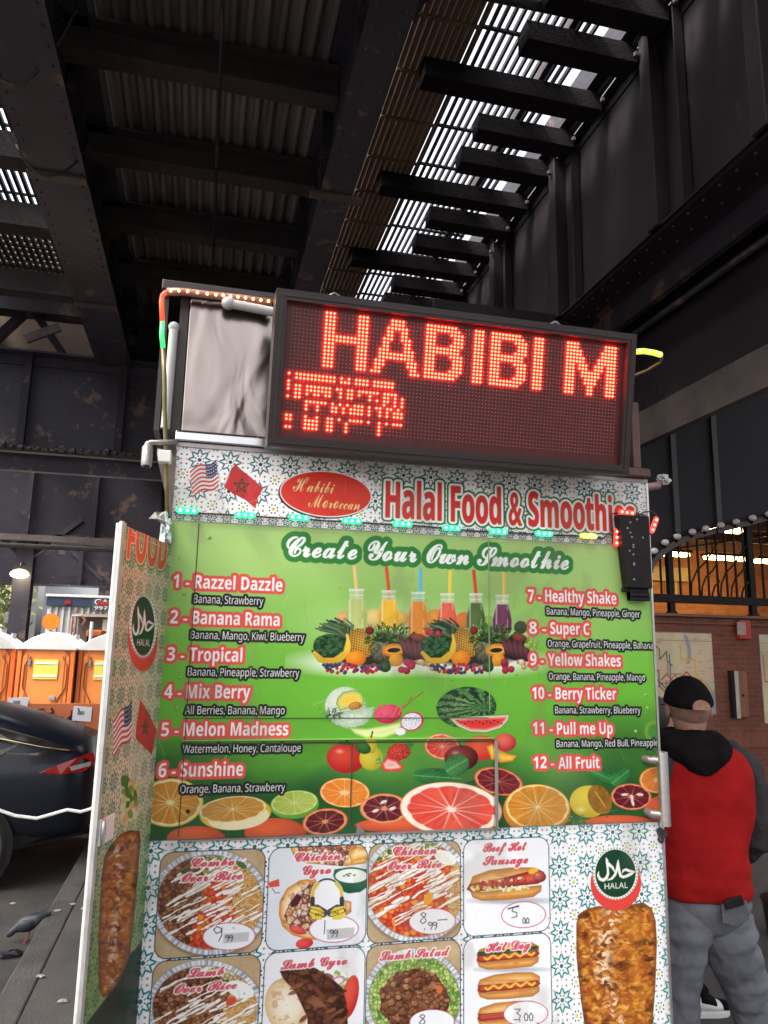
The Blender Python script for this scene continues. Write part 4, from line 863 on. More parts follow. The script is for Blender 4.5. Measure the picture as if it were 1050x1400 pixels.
def d6(c):
    c.a[:] = C3((243, 243, 246)); c.ell(392, 1374, 30, 38, lambda u, v, X, Y: lerp(ramp(np.clip(np.hypot(u, v), 0, 1), (250, 244, 232), (244, 230, 204), (222, 190, 140)), C3((190, 140, 90)), np.clip((fbm(X*.12, Y*.12, 3, 2)-.58)*4, 0, .5)), -10)
    leafy(462, 1345, 18, 70, [(150, 180, 90), (206, 220, 150), (110, 150, 70)], 7, 8, 2.2) if False else None
    for k in range(60): a = random.uniform(0, 6.28); c.ell(462+math.cos(a)*22*random.random(), 1350+math.sin(a)*24*random.random(), 4, 2.4, random.choice([(150, 180, 90), (206, 220, 150), (110, 150, 70), (226, 232, 190)]), random.uniform(0, 180))
    c.ell(478, 1362, 11, 30, shade((226, 90, 70), (190, 44, 40)), 12); c.ell(462, 1340, 10, 6, (196, 140, 160), -20); c.ell(462, 1340, 7, 4, (240, 232, 230), -20)
    dm = bits([(66, 36, 26), (96, 56, 38), (124, 76, 52), (82, 46, 32)], 13, 2, (40, 22, 16), 1.3)
    c.poly([(382, 1326), (400, 1322), (430, 1322), (450, 1334), (468, 1350), (474, 1372), (476, 1420), (420, 1420), (420, 1390), (404, 1356), (386, 1336)], lambda X, Y, d: dm(X, Y))
    rr = random.Random(2)
    for k in range(30): x, y = rr.uniform(400, 468), rr.uniform(1332, 1400); c.ell(x, y, rr.uniform(5, 12), rr.uniform(1.6, 3.4), rr.choice([(120, 72, 50), (146, 94, 66), (58, 32, 24)]), rr.uniform(-50, 50), al=.8)
    title(c, [('Lamb Gyro', 384, 1324, 474)])
def d7(c):
    plate(c, 566, 1366, 62, 62, mixz((lambda x, y: np.hypot(x, y*1.1)-44, LETT), (lambda x, y: 0*x+3, MEAT)), 0, 14)
    rr = random.Random(9)
    for k in range(95):
        a, d = rr.uniform(0, 6.28), rr.random()**.5; x, y = 566+math.cos(a)*d*42, 1372+math.sin(a)*d*44; r_ = rr.uniform(3, 6.5)
        q = rr.choice([(132, 86, 58), (156, 106, 72), (108, 66, 44), (172, 124, 86)]); c.ell(x+1, y+1.6, r_, r_*.8, (56, 32, 24), al=.6); c.poly([(x+math.cos(t)*r_*rr.uniform(.7, 1.15), y+math.sin(t)*r_*rr.uniform(.6, 1)) for t in (0, 1, 2.1, 3.1, 4.2, 5.2)], q); c.ell(x-1, y-1.4, r_*.4, r_*.25, tuple(min(255, int(v*1.2)) for v in q), al=.7)
    c.ell(600, 1352, 4, 6, (214, 110, 60)); title(c, [('Lamb Salad', 519, 1312, 614)]); oval(c, 590, 1396, 30, 16); hand(c, '8', 572, 1386, 14)
def d8(c):
    c.a[:] = C3((242, 243, 248)); bun(c, 693, 1306, 92, 36, 1); bun(c, 694, 1347, 92, 36, 2); bun(c, 694, 1386, 92, 36, 3)
    title(c, [('Hot Dog', 664, 1300, 724)]); oval(c, 718, 1385, 29.5, 16.5); hand(c, '3', 701, 1378, 16); hand(c, '.00', 708, 1384, 11)
for (a, b), (t, u_) in (((-.060, .202), (d1, d5)), ((.214, .475), (d2, d6)), ((.481, .740), (d3, d7)), ((.751, 1.006), (d4, d8))):
    card(a, b, 1.041, 1.287, 'f2f2f4', t); card(a, b, .785, 1.034, 'f2f2f4', u_)
doner(lo, [(787, 1262), (790, 1249), (804, 1241), (818, 1238), (840, 1240), (862, 1236), (878, 1233), (890, 1241), (895.5, 1259), (897, 1290), (895, 1345), (891, 1400), (884, 1470), (805, 1470), (798, 1400), (793, 1365), (787, 1306)], 2)
emblem(lo, 840.5, 1193.5, 27.5, 32.5, .5, 13.5, 34.5, 37)
# wear on the vinyl: smudges, scratches, grime towards the panel edges
def wear(cv, seed, n):
    g = fbm(cv.U*7+seed, cv.Z*5, 5, seed); cv.a[:] = lerp(cv.a, C3((128, 118, 100)), np.clip((g-.60)*2.2, 0, .22))
    e = np.minimum(np.minimum(cv.U-cv.u0, cv.u1-cv.U), np.minimum(cv.Z-cv.z0, cv.z1-cv.Z)); cv.a[:] = lerp(cv.a, C3((96, 88, 74)), np.clip(1-e/.02, 0, 1)*.35*fbm(cv.U*40, cv.Z*40, 3, seed))
    rr = random.Random(seed); X0, X1, Y0, Y1 = cv.X.min(), cv.X.max(), cv.Y.min(), cv.Y.max()
    for k in range(n):
        x, y = rr.uniform(X0, X1), rr.uniform(Y0, Y1); a = rr.uniform(-.5, .5)+(math.pi/2 if rr.random() < .5 else 0); L = rr.uniform(4, 26)
        cv.line([(x, y), (x+L*math.cos(a), y+L*math.sin(a))], rr.uniform(.4, .8), rr.choice(((240, 240, 232), (70, 66, 58))), al=rr.uniform(.1, .4))
        if rr.random() < .5: cv.ell(x+9, y+5, rr.uniform(.6, 1.6), rr.uniform(.6, 1.4), (70, 60, 48), al=.5)
wear(fa, 1, 26); wear(me_, 2, 60); wear(lo, 3, 50)
# ---- open door poster
DA = rad(16.2); DD = (math.sin(DA), math.cos(DA)); DW = .352; DO = (XL-DD[0]*DW, Yc-DD[1]*DW)
do = Cv(DO, DD, .015, DW, .62, 2.074, 560, 'e0d2b4')
tiles(do, .062, .02, 2.0, (222, 208, 176), (40, 92, 70), (60, 96, 70), (206, 190, 130), (44, 86, 70), 1.7)
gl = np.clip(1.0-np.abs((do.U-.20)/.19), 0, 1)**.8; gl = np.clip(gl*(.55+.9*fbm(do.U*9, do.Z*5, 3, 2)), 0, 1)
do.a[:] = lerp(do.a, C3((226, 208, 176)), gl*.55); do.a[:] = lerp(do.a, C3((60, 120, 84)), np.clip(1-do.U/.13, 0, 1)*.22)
lowz = np.clip((1.45-do.Z)/.25, 0, 1); do.a[:] = lerp(do.a, do.a*np.array((.62, .80, .60)), lowz)  # greener and darker below: shade on the door painted into the print
gcol = (66, 128, 60)
do.text(sans('FOOD'), 172, 762, 226, 64, (226, 72, 58), [(7, gcol), (4.4, (250, 222, 206))], bold=2.0)
do.line([(176, 731), (232, 752)], .7, (250, 236, 220), al=.8)
emblem(do, 194, 856, 15.7, 40.5, -.5, 16, 20.5, 46)
def usP2(u, v): return (179-26*u, 957+v*50+u*26+3*math.sin(u*8))
usflag(do, usP2); do.line([(180, 952), (177, 1066)], 1.3, (214, 206, 190)); do.line([(190, 955), (180, 1066)], 1.2, (214, 206, 190))
maflag(do, [(190, 956), (200, 972), (213, 998), (209, 1016), (206, 1032), (196, 1022), (184, 1010), (184, 1000)], 197, 994, 0.1); do.line([(197+5*math.sin(4*math.pi*k/5), 995-11*math.cos(4*math.pi*k/5)) for k in range(6)], 1.4, (70, 70, 40))
for k in range(70): do.ell(176+random.uniform(-10, 10), 1095+random.uniform(-28, 28), random.uniform(2, 4), random.uniform(4, 9), random.choice([(60, 120, 50), (190, 190, 120), (214, 206, 170), (120, 150, 70), (206, 170, 120)]), random.uniform(-30, 30))
doner(do, [(165, 1139), (176, 1135), (189, 1136), (190.5, 1150), (184.5, 1223), (176, 1306), (163, 1339), (146, 1361), (139, 1364), (133, 1352), (132.5, 1282), (136.5, 1202), (141, 1170), (150, 1154)], 4, .86)
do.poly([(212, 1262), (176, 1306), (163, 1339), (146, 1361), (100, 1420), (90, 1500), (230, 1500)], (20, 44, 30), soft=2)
# ================================================================== cart geometry
white = mat('white_laminate', (.72, .70, .66), (.62, .60, .56), rough=.4, scale=6, bump=.05)
inox = mat('stainless_steel', (.62, .60, .58), (.5, .49, .48), rough=.2, metal=1, scale=3, bump=.05)
chrome = mat('brushed_steel', (.7, .69, .68), (.6, .6, .6), rough=.3, metal=1, scale=4, stretch=(1, 1, 14))
dull = mat('dull_steel', (.36, .33, .32), (.26, .23, .22), rough=.45, metal=.7, scale=5, bump=.15)
black = mat('black_plastic', (.009, .007, .008), (.015, .012, .012), rough=.45, scale=9, bump=.1, spec=.2)
darkm = mat('dark_metal', (.05, .04, .04), (.03, .026, .026), rough=.5, metal=.4, scale=4, bump=.1)
seam = mat('dark_seam', (.05, .07, .03), (.03, .04, .02), rough=.8)
edgeg = mat('green_edge', (.22, .42, .12), (.10, .28, .08), rough=.4, scale=4)
cart = empty('food_cart', (.65, 3.2, 0), 'halal food and smoothie cart covered in printed green menu board and tiled panels', 'food cart')
b = MB(); b.box((XL+.004, Yc+.004, .45), (XR-.004, 4.3, 2.35)); b.build('cart_body', white, cart, bevel=.01)
b = MB()
for x in (.15, 1.1): b.box((x-.03, 2.3, .25), (x+.03, 4.2, .45))
b.build('chassis', dull, cart)
def wheel_mb(c, r, w):
    b = MB(); P = [(-.5, .80), (-.5, .93), (-.36, 1), (.36, 1), (.5, .93), (.5, .80), (.42, .62), (-.42, .62)]
    b.loft([[Vector(c)+Vector((a*w, math.cos(t)*q*r, math.sin(t)*q*r)) for a, q in P] for t in [2*math.pi*k/28 for k in range(29)]], cap=False); return b
rubber = mat('tyre_rubber', (.02, .02, .02), (.03, .03, .03), rough=.8, bump=.3, bscale=40)
for x in (.0, 1.29):
    for y in (2.75, 3.75):
        w = wheel_mb((x, y, .24), .24, .16).build('wheel', rubber, cart, smooth=True, auto=35)
        q = MB(); q.tube([(x-.06, y, .24), (x+.06, y, .24)], .15, 20); q.build('rim', chrome, w, smooth=True, auto=40)
b = MB(); b.box((XL, 2.1005, .45), (XR, 2.104, ZL0)); b.build('lower_skirt', edgeg, cart)
fa.mesh('fascia_panel', printm, cart, .006, label='tiled sign strip with flags and red Halal Food lettering')
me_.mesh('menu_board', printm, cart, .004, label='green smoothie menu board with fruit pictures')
lo.mesh('food_panel', printm, cart, .004, label='tiled panel of framed food pictures and prices')
# panel edges, seams, hatch frame
b = MB(); b.box((XL-.008, Yc-.008, ZL0), (XL-.0005, Yc+.03, ZF0)); b.build('corner_trim', edgeg, cart)
b = MB(); b.box((XR+.0005, Yc-.008, ZL0), (XR+.007, Yc+.03, ZF1)); b.build('edge_trim', chrome, cart)
b = MB(); b.box((XL, Yc-.010, ZF1), (XR+.005, Yc+.04, ZF1+.012)); b.build('drip_edge', dull, cart)
def P(px, py, o=0): v = aty(px, py, Yc); return Vector((v.x, Yc-o, v.z))
def vseam(px, py0, py1, w, name, m, o=.0065):
    a, c = P(px, py0), P(px, py1); x = (a.x) ; b = MB(); b.box((x-w/2, Yc-o, c.z), (x+w/2, Yc-.0042, a.z)); return b.build(name, m, cart)
def hseam(pa, pb, w, name, m, o=.0065):
    a, c = P(*pa), P(*pb); b = MB(); b.box((a.x, Yc-o, a.z-w/2), (c.x, Yc-.0042, a.z+w/2)); return b.build(name, m, cart)
vseam(272, 716, 1142, .0024, 'panel_seam', seam, .0052); vseam(667, 728, 972, .0028, 'panel_seam', mat('pale_seam', (.28, .36, .16), (.2, .28, .12)), .0056)
hseam((250, 982), (667, 976), .0022, 'panel_seam', seam, .0052)
hseam((248, 1012), (674, 1008), .0026, 'hatch_rail', mat('green_rail', (.28, .46, .12), (.2, .36, .1), rough=.35), .013)
hseam((248, 1017), (674, 1012), .0034, 'hatch_rail', seam, .0062)
vseam(481, 1018, 1128, .003, 'panel_seam', seam, .0056)
vseam(675.5, 1012, 1131, .010, 'hatch_frame', inox, .016); hseam((246, 1149), (678, 1131), .0045, 'hatch_frame', dull, .010)
b = MB(); a = P(488, 1125); b.prism([(a.x, Yc-.006, a.z), (a.x+.03, Yc-.006, a.z-.03), (a.x-.004, Yc-.006, a.z-.03)], (0, -.004, 0)); b.build('hatch_gusset', dull, cart)
b = MB()
for (px, py) in ((252, 812), (246, 926), (241, 968), (880, 925), (882, 950), (884, 968), (868, 1000), (286, 735), (875, 880)):
    a = P(px, py); b.ball((a.x, Yc-.004, a.z), .006, n=8, m=4, sc=(1, .45, 1))
b.build_each('rivet', mat('green_rivet', (.24, .46, .10), (.2, .4, .08), rough=.35), cart, smooth=True)
# grab handle, bolt
h = empty('x', (0, 0, 0)); bpy.data.objects.remove(h)
p0, p1 = aty(905, 1028, Yc-.05), aty(907, 1129, Yc-.05); xg = p0.x
b = MB(); b.tube([(xg, Yc-.05, p0.z), (xg, Yc-.05, p1.z)], .0165, 16); gh = b.build('grab_handle', chrome, cart, smooth=True, auto=40)
b = MB()
for z in (p0.z-.025, p1.z+.03): b.tube([(xg-.03, Yc-.003, z), (xg-.028, Yc-.03, z), (xg-.002, Yc-.05, z)], .012, 12)
b.build_each('handle_mount', dull, gh, smooth=True, auto=40)
a = P(902, 1138); b = MB(); b.tube([(a.x, Yc-.004, a.z), (a.x, Yc-.02, a.z)], .014, 6); b.ball((a.x-.004, Yc-.01, a.z-.018), .01, n=8, m=5); b.build('rusty_latch', rust, cart)
# stainless hood box on top: recessed post, mirror panel, lip
b = MB(); b.box((-.16, 2.30, 2.365), (1.24, 4.2, 2.80)); b.build('hood_box', dull, cart, bevel=.01)
b = MB(); b.box((-.165, 2.06, 2.80), (1.25, 4.2, 2.83)); b.build('hood_roof', darkm, cart, bevel=.004)
wav = bpy.data.materials.new('wavy_stainless'); wav.use_nodes = True; n = wav.node_tree.nodes; l = wav.node_tree.links; q = n['Principled BSDF']
q.inputs['Base Color'].default_value = (.30, .25, .225, 1); q.inputs['Metallic'].default_value = 1; q.inputs['Roughness'].default_value = .24
tc = n.new('ShaderNodeTexCoord'); mp = n.new('ShaderNodeMapping'); mp.inputs['Scale'].default_value = (2.0, 1, .8); nz = n.new('ShaderNodeTexNoise'); nz.inputs['Scale'].default_value = 4.2; nz.inputs['Detail'].default_value = 1.5; nz.inputs['Distortion'].default_value = .8
bp = n.new('ShaderNodeBump'); bp.inputs['Strength'].default_value = 1; bp.inputs['Distance'].default_value = .022
l.new(tc.outputs['Object'], mp.inputs[0]); l.new(mp.outputs[0], nz.inputs['Vector']); l.new(nz.outputs['Fac'], bp.inputs['Height']); l.new(bp.outputs[0], q.inputs['Normal'])
b = MB(); b.box((-.085, 2.085, 2.395), (.155, 2.10, 2.80)); b.build('mirror_panel', wav, cart, bevel=.003)
b = MB(); b.box((-.10, 2.08, 2.352+.014), (1.268, 2.30, 2.394)); b.build('hood_lip', inox, cart, bevel=.004)
b = MB(); b.box((-.09, 2.10, 2.395), (1.24, 2.30, 2.43)); b.box((-.16, 2.1, 2.395), (-.145, 2.3, 2.80)); b.box((-.112, 2.095, 2.395), (-.088, 2.12, 2.80)); b.build('hood_frame', darkm, cart)
frost = mat('frosted_tube', (.55, .53, .52), (.45, .44, .43), rough=.35, scale=3)
b = MB(); b.tube([(-.128, 2.09, 2.40), (-.125, 2.09, 2.70)], .013, 12); b.ball((-.125, 2.09, 2.70), .016); b.build('upright_tube', frost, cart, smooth=True, auto=50)
b = MB(); b.tube([(.025, 2.05, 2.775), (.15, 2.05, 2.765)], .014, 12); b.ball((.022, 2.05, 2.775), .019, sc=(1.1, 1, 1)); b.build('strip_lamp', frost, cart, smooth=True, auto=50)
b = MB(); b.box((1.325, 2.08, 2.395), (1.352, 2.11, 2.62)); b.box((1.27, 2.065, 2.3665), (1.375, 2.11, 2.394)); b.build('corner_post', mat('reddish_steel', (.16, .085, .075), (.10, .055, .05), rough=.5, metal=.4, scale=6), cart, bevel=.004)
# black perforated bracket on the right edge
ctr = P(866, 750)
bk = MB(); T = [aty(x, y, Yc-.047) for x, y in ((847, 703), (886, 704), (889, 803), (856, 803))]
bk.prism([(T[0].x, Yc-.012, T[0].z), (T[1].x+.004, Yc-.012, T[0].z), (T[1].x+.004, Yc-.012, T[3].z), (T[0].x+.02, Yc-.012, T[3].z)], (0, -.035, 0))
B1, B2 = aty(862, 806, Yc-.036), aty(886, 821, Yc-.036); bk.box((B1.x, Yc-.035, B2.z), (B1.x+.03, Yc-.012, T[3].z)); bk.box((B1.x, Yc-.038, B2.z-.002), (T[1].x, Yc-.014, B2.z+.014)); bk.box((B1.x, Yc-.038, T[3].z-.03), (T[1].x, Yc-.014, T[3].z-.012)); bk.box((B1.x-.02, Yc-.03, T[3].z-.012), (T[1].x+.002, Yc-.014, T[3].z))
br = bk.build('perforated_bracket', black, cart, bevel=.002)
bk = MB()
for (px, py) in ((862, 714), (862, 728), (864, 734), (879, 735), (866, 745), (866, 748), (861, 753), (866, 758), (867, 770), (867, 772), (867, 792), (871, 710), (858, 722)):
    a = aty(px, py, Yc-.048); bk.tube([(a.x, Yc-.0475, a.z), (a.x, Yc-.0485, a.z)], .0032, 10)
bk.build_each('bracket_hole', mat('pale_hole', (.30, .27, .27), (.24, .22, .22)), br)
# open door
door = MB(); dn = Vector((DD[1], -DD[0], 0)); O = Vector((DO[0], DO[1], 0)); d3_ = Vector((DD[0], DD[1], 0))
def dbox(mb, u0, u1, z0, z1, t0, t1):
    p = [O + d3_*u + dn*t for u, t in ((u0, t0), (u1, t0), (u1, t1), (u0, t1))]; mb.prism([(a.x, a.y, z0) for a in p], (0, 0, z1-z0)); return mb
dr = dbox(MB(), 0, DW, .60, 2.076, -.009, -.001).build('open_door', white, cart, bevel=.002, label='door swung open with printed poster and white metal frame')
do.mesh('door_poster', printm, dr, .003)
b = MB(); dbox(b, 0, .015, .60, 2.08, -.001, .006); dbox(b, .0165, .022, 1.90, 2.078, .004, .007); b.build('door_edge', mat('worn_aluminium', (.55, .55, .54), (.4, .4, .4), rough=.4, metal=.5, scale=12), dr)
b = MB(); a = do.inv(139, 1134); dbox(b, a[0]-.03, a[0]+.045, a[1]-.028, a[1]+.026, .004, .010); lt = b.build('door_latch', white, dr, bevel=.002)
b = MB(); c0 = O+d3_*(a[0]-.02)+dn*.011; b.ball(c0+Vector((0, 0, a[1])), .026, sc=(.25, .5, 1.1)); b.build('latch_cap', chrome, lt, smooth=True)
# crumpled clear plastic at the corner, plastic bag over the far camera
# ================================================================== LED sign (leans forward over the cart)
TILT = rad(10.5); SB = aty(365, 610, 1.93); SU = Vector((1, 0, 0)); SV = Vector((0, -math.sin(TILT), math.cos(TILT))); SN = Vector((0, -math.cos(TILT), -math.sin(TILT)))
SWD, SHT = 1.068, .421
def sp(u, v, o=0): return SB + SU*u + SV*v + SN*o
sign = empty('led_sign', (SB.x+.53, SB.y+.1, SB.z), 'long red LED message sign reading HABIBI M in a black frame', 'LED sign')
def sbox(mb, u0, u1, v0, v1, o0, o1, mi=0):
    p = [sp(u, v, o0) for u, v in ((u0, v0), (u1, v0), (u1, v1), (u0, v1))]; return mb.prism(p, SN*(o1-o0), mi)
signfr = mat('black_anodised_frame', (.035, .027, .028), (.05, .036, .036), rough=.38, metal=.5, scale=6, stretch=(.4, 6, 6))
sbox(MB(), 0, SWD, 0, SHT, -.10, -.022).build('housing', darkm, sign)
b = MB(); F_ = .030
for k in range(3):       # stepped frame profile
    i0, i1 = k*.0095, (k+1)*.0095; o = (0, .004, .001)[k]
    sbox(b, i0, SWD-i0, SHT-i1, SHT-i0, -.022, o); sbox(b, i0, SWD-i0, i0, i1, -.022, o); sbox(b, i0, i1, i1, SHT-i1, -.022, o); sbox(b, SWD-i1, SWD-i0, i1, SHT-i1, -.022, o)
b.build('frame', signfr, sign)
b = MB(); sbox(b, .0285, SWD-.0285, .0285, SHT-.0285, -.022, -.018); b.build('display_board', mat('glow_tinted_board', (.075, .008, .008), (.055, .006, .006), rough=.5, scale=30), sign)  # black board tinted red: LED glow between the dots put into its colour
U0, V0, PT = .0478, .3755, .01022
MSG = [[0]*96 for _ in range(32)]
def rows(c0, r0, *rs):
    for j, r_ in enumerate(rs):
        for i, ch in enumerate(r_):
            if ch == '#': MSG[r0+j][c0+i] = 1
rows(9, 0, *['###......###']*6, *['############']*2, *['###......###']*7)
rows(22, 0, '.....####.....', '.....####.....', '....######....', '....##..##....', '....##..##....', '...###..###...', '...##....##...', '...##....##...', '..###....###..', '..##########..', '..##########..', '.###......###.', '.###......###.', '.##........##.', '###........###')
BB = ['#########..', '##########.', '###....####', '###.....###', '###.....###', '###....####', '##########.', '##########.', '###....####', '###.....###', '###.....###', '###.....###', '###....####', '##########.', '#########..']
rows(37, 0, *BB); rows(51, 0, *['###']*15); rows(56, 0, *BB); rows(69, 0, *['###']*15)
rows(79, 0, '####........####', '####........####', '#####......#####', '#####......#####', '######....######', '######....######', '###.###..###.###', '###.###..###.###', '###..######..###', '###..######..###', '###...####...###', '###...####...###', '###....##....###', '###....##....###', '###....##....###')
rows(0, 17, '#.###########.#.#.####.######...', '..###########.###.####.######...', '#...............................', '#.##.#######.##.##.######.####..', '#.##.#######..#.##.#..#...##.#.#', '..##.#.##.##..#.##....#.#.##.#.#', '#.##......................#..#.#', '.....######.#.#.#.###.#.##.##.#.', '.....#..#...##.#.####.#..#.#.###', '.....#..#...##.#.####.#..#.#.###', '................................', '##...#..#..##.#..####.#..#.#.###', '##...####..##...#........#......', '.....####..##...#........#......', '##...####..##...#........#......')
on, off = MB(), MB()
for r_ in range(32):
    for c_ in range(96):
        q = sp(U0+c_*PT, V0-r_*PT, -.0178); n8 = 8 if MSG[r_][c_] else 6; R = .0032 if MSG[r_][c_] else .0015
        mb = on if MSG[r_][c_] else off
        mb.prism([q + (SU*math.cos(t)+SV*math.sin(t))*R for t in [2*math.pi*k/n8 for k in range(n8)]], SN*.003)
ledon = mat('lit_red_led', (.4, .02, .01), rough=.4, emit=(1, .0105, .005), estr=LEDP)
on.build('lit_message', ledon, sign)
off.build('unlit_led', mat('unlit_led_glint', (.50, .16, .13), (.40, .10, .08), rough=.25, emit=(1, .05, .03), estr=.02), sign)  # faint emission stands in for glints on the unlit lenses
b = MB()
for u in (.15, .9): b.bar(sp(u, .36, -.10), (SB.x+u, 2.30, SB.z+.40), .03, .02)
b.build_each('mounting_arm', dull, sign)
b = MB()
for (u, s_) in ((.14, 1), (.80, 1), (.845, -1)):
    q = sp(u, SHT+.004, -.04); b.tube([q, q+Vector((.02*s_, 0, .014)), q+Vector((.045*s_, .01, .006)), q+Vector((.06*s_, .02, .012))], .004, 6)
b.build_each('loose_wire', galv, sign, smooth=True)
# ------------------------------------------------------------------ LED strings
wire = mat('black_wire', (.03, .02, .02), (.04, .03, .03), rough=.5)
def glow(name, c, s): return mat(name, tuple(x*.3 for x in c), rough=.4, emit=c, estr=s)
gG, gY, gR, gO = glow('green_led', (.12, 1, .42), 5), glow('yellow_led', (.85, 1, .12), 5), glow('red_led', (1, .10, .06), 5), glow('orange_led', (1, .34, .05), 6)
cG, cY, cR = glow('green_lens', (.02, .75, .28), .55), glow('yellow_lens', (.6, .62, .08), .55), glow('red_lens', (.9, .05, .04), .55)
def string(label, pts, mods, wirepts):
    t = empty('led_string', tuple(P(*pts[0], .02)), label, 'LED string')
    MB().tube([aty(px, py, Yc-.012) for px, py in wirepts], .0022, 6).build('wire', wire, t, smooth=True)
    for (px, py, a, k) in mods:
        c = aty(px, py, Yc-.016); X = Vector((math.cos(a), 0, math.sin(a))); Z = Vector((-math.sin(a), 0, math.cos(a)))
        b = MB(); L, Hh = .030, .0085
        poly = [c + X*(sx*(L-.006)+.006*math.cos(t_)*1) + Z*(Hh*math.sin(t_)) if False else c + X*(sx*(L-Hh)+Hh*math.cos(t_)) + Z*(Hh*math.sin(t_)) for sx, t0 in ((1, -90), (-1, 90)) for t_ in [rad(t0+i*30) for i in range(7)]]
        b.prism(poly, (0, -.006, 0)); m = b.build('led_module', {'G': cG, 'Y': cY, 'R': cR}[k], t, bevel=.001)
        b = MB()
        for s_ in (-.018, 0, .018): b.ball(c + X*s_ + Vector((0, -.0065, 0)), .0042, n=8, m=6)
        b.build('led_bulb', {'G': gG, 'Y': gY, 'R': gR}[k], m, smooth=True)
    return t
string('wire of green LED modules along the bottom of the tiled sign strip', [(255, 699)], [(256, 698.5, 0, 'G'), (335, 704.5, 0, 'G'), (409, 708, -.02, 'G'), (481, 712.5, 0, 'G'), (550, 716.5, 0, 'G'), (617, 722, 0, 'G'), (681, 727, 0, 'G'), (743, 730, 0, 'G'), (804, 733, 0, 'Y')],
       [(238, 700), (275, 702), (300, 703), (335, 705), (380, 708), (409, 709), (445, 712), (481, 713), (515, 716), (550, 717), (617, 723), (650, 726), (681, 727), (743, 731), (804, 733), (825, 736)])
string('red LED modules around the black perforated bracket', [(842, 735)], [(842, 735, rad(86), 'R'), (856, 701, rad(-3), 'R')], [(825, 736), (838, 724), (843, 745), (838, 742), (836, 702), (856, 700), (880, 704), (886, 708)])
ts = string('slanted red LED module dangling beside the cart edge', [(893, 718)], [(893.5, 718, rad(66), 'R')], [(872, 706), (880, 700), (890, 699), (897, 703), (894, 718), (887, 733)])
# LED ropes: clear sleeve with dots
sleeve = mat('clear_rope_sleeve', (.45, .20, .16), (.38, .16, .13), rough=.25, scale=5)
def rope(label, segs, r=.010):
    allp = [q for s_ in segs for q in s_[0]]
    t = empty('led_rope', tuple(allp[0]), label, 'LED rope')
    for pts, m, gm, step, rr in segs:
        MB().tube(pts, rr, 8).build('rope_sleeve', m, t, smooth=True)
        if gm:
            b = MB(); L = 0
            for a, c in zip(pts[:-1], pts[1:]):
                a, c = Vector(a), Vector(c); n_k = max(1, int((c-a).length/step))
                for k in range(n_k): q = a.lerp(c, (k+.5)/n_k); b.ball(q + Vector((0, -rr*.8, -.001)), .0042, n=8, m=6)
            b.build('rope_led', gm, t, smooth=True)
    return t
def at(px, py, y): return aty(px, py, y)
tp = [at(228, 399, 2.05), at(250, 399, 2.05), at(290, 404, 2.05), at(330, 408, 2.05), at(372, 414, 2.05)]
rope('LED rope on the steel hood, orange along the top and green down its side', [
    (tp, sleeve, gO, .0205, .0115), ([at(228, 399, 2.05), at(222, 404, 2.06), at(221, 412, 2.06), at(222, 440, 2.06)], mat('orange_sleeve', (.5, .1, .05), rough=.3, emit=(1, .12, .04), estr=.25), None, .02, .007),
    ([at(222, 440, 2.06), at(221, 458, 2.06), at(223, 476, 2.06)], mat('green_sleeve', (.05, .5, .12), rough=.3, emit=(.05, 1, .2), estr=.4), None, .02, .0065),
    ([at(223, 476, 2.06), at(225, 520, 2.06), at(225, 560, 2.06), at(227, 610, 2.08), at(228, 660, 2.09), at(229, 705, 2.09)], mat('yellow_sleeve', (.20, .15, .04), (.12, .09, .03), rough=.4, scale=40), None, .02, .006)])
yp = [at(866, 481, 2.05), at(880, 480, 2.05), at(893, 482, 2.06), at(903, 485, 2.08), at(905, 490, 2.12), at(902, 496, 2.18), at(885, 506, 2.22), at(868, 513, 2.22)]
rope('short loop of yellow LED rope sticking out past the sign end', [(yp[:4], mat('yellow_rope', (.4, .4, .08), rough=.3, emit=(.7, .8, .08), estr=.35), gY, .022, .010), (yp[3:], mat('amber_wire', (.25, .12, .03), rough=.4), None, .02, .005)])
# cameras
def cam_thing(label, pts_arm, body, r, L, dirv, cube=None, bodym=None):
    t = empty('security_camera', tuple(pts_arm[0]), label, 'security camera')
    MB().tube(pts_arm, .007, 8).build('mount_arm', dull, t, smooth=True)
    d = Vector(dirv).normalized(); c = Vector(body)
    b = MB(); b.tube([c-d*L/2, c-d*(L/2-.004), c+d*(L/2-.006), c+d*L/2], [r*.8, r, r, r*.82], 16); o = b.build('camera_body', bodym or dull, t, smooth=True, auto=40)
    b = MB(); b.tube([c+d*(L/2+.0005), c+d*(L/2+.004)], r*.6, 14); b.build('lens', black, o, smooth=True, auto=40)
    b = MB(); b.ball(pts_arm[-1], .011, n=10, m=6); b.build('swivel_joint', dull, t, smooth=True)
    return t
ca = cam_thing('grey bullet camera hanging under a short arm beside the open door', [at(243, 604, 2.08), at(225, 604.5, 2.07), at(205, 605, 2.06), at(203, 608, 2.06)], at(201, 624, 2.05), .0145, .062, (0.03, -.25, -1))
jb = MB(); q = at(226, 625, 2.07); jb.box((q.x-.018, q.y-.015, q.z-.017), (q.x+.016, q.y+.015, q.z+.017), M=None); tag(jb.build('junction_box', white, None, bevel=.003), 'small white junction box beside the grey bullet camera', 'junction box')
cb = cam_thing('reddish bullet camera on the far end of the cart under clear plastic wrap', [at(882, 668, 2.12), at(886, 666, 2.12)], at(892, 665, 2.12), .013, .05, (1, -.1, .2), bodym=mat('rosy_steel', (.35, .22, .2), (.26, .16, .15), rough=.4, metal=.4))
film = mat('crumpled_film', (.5, .48, .48), (.36, .34, .34), rough=.22, scale=20, bump=.8, bscale=30)
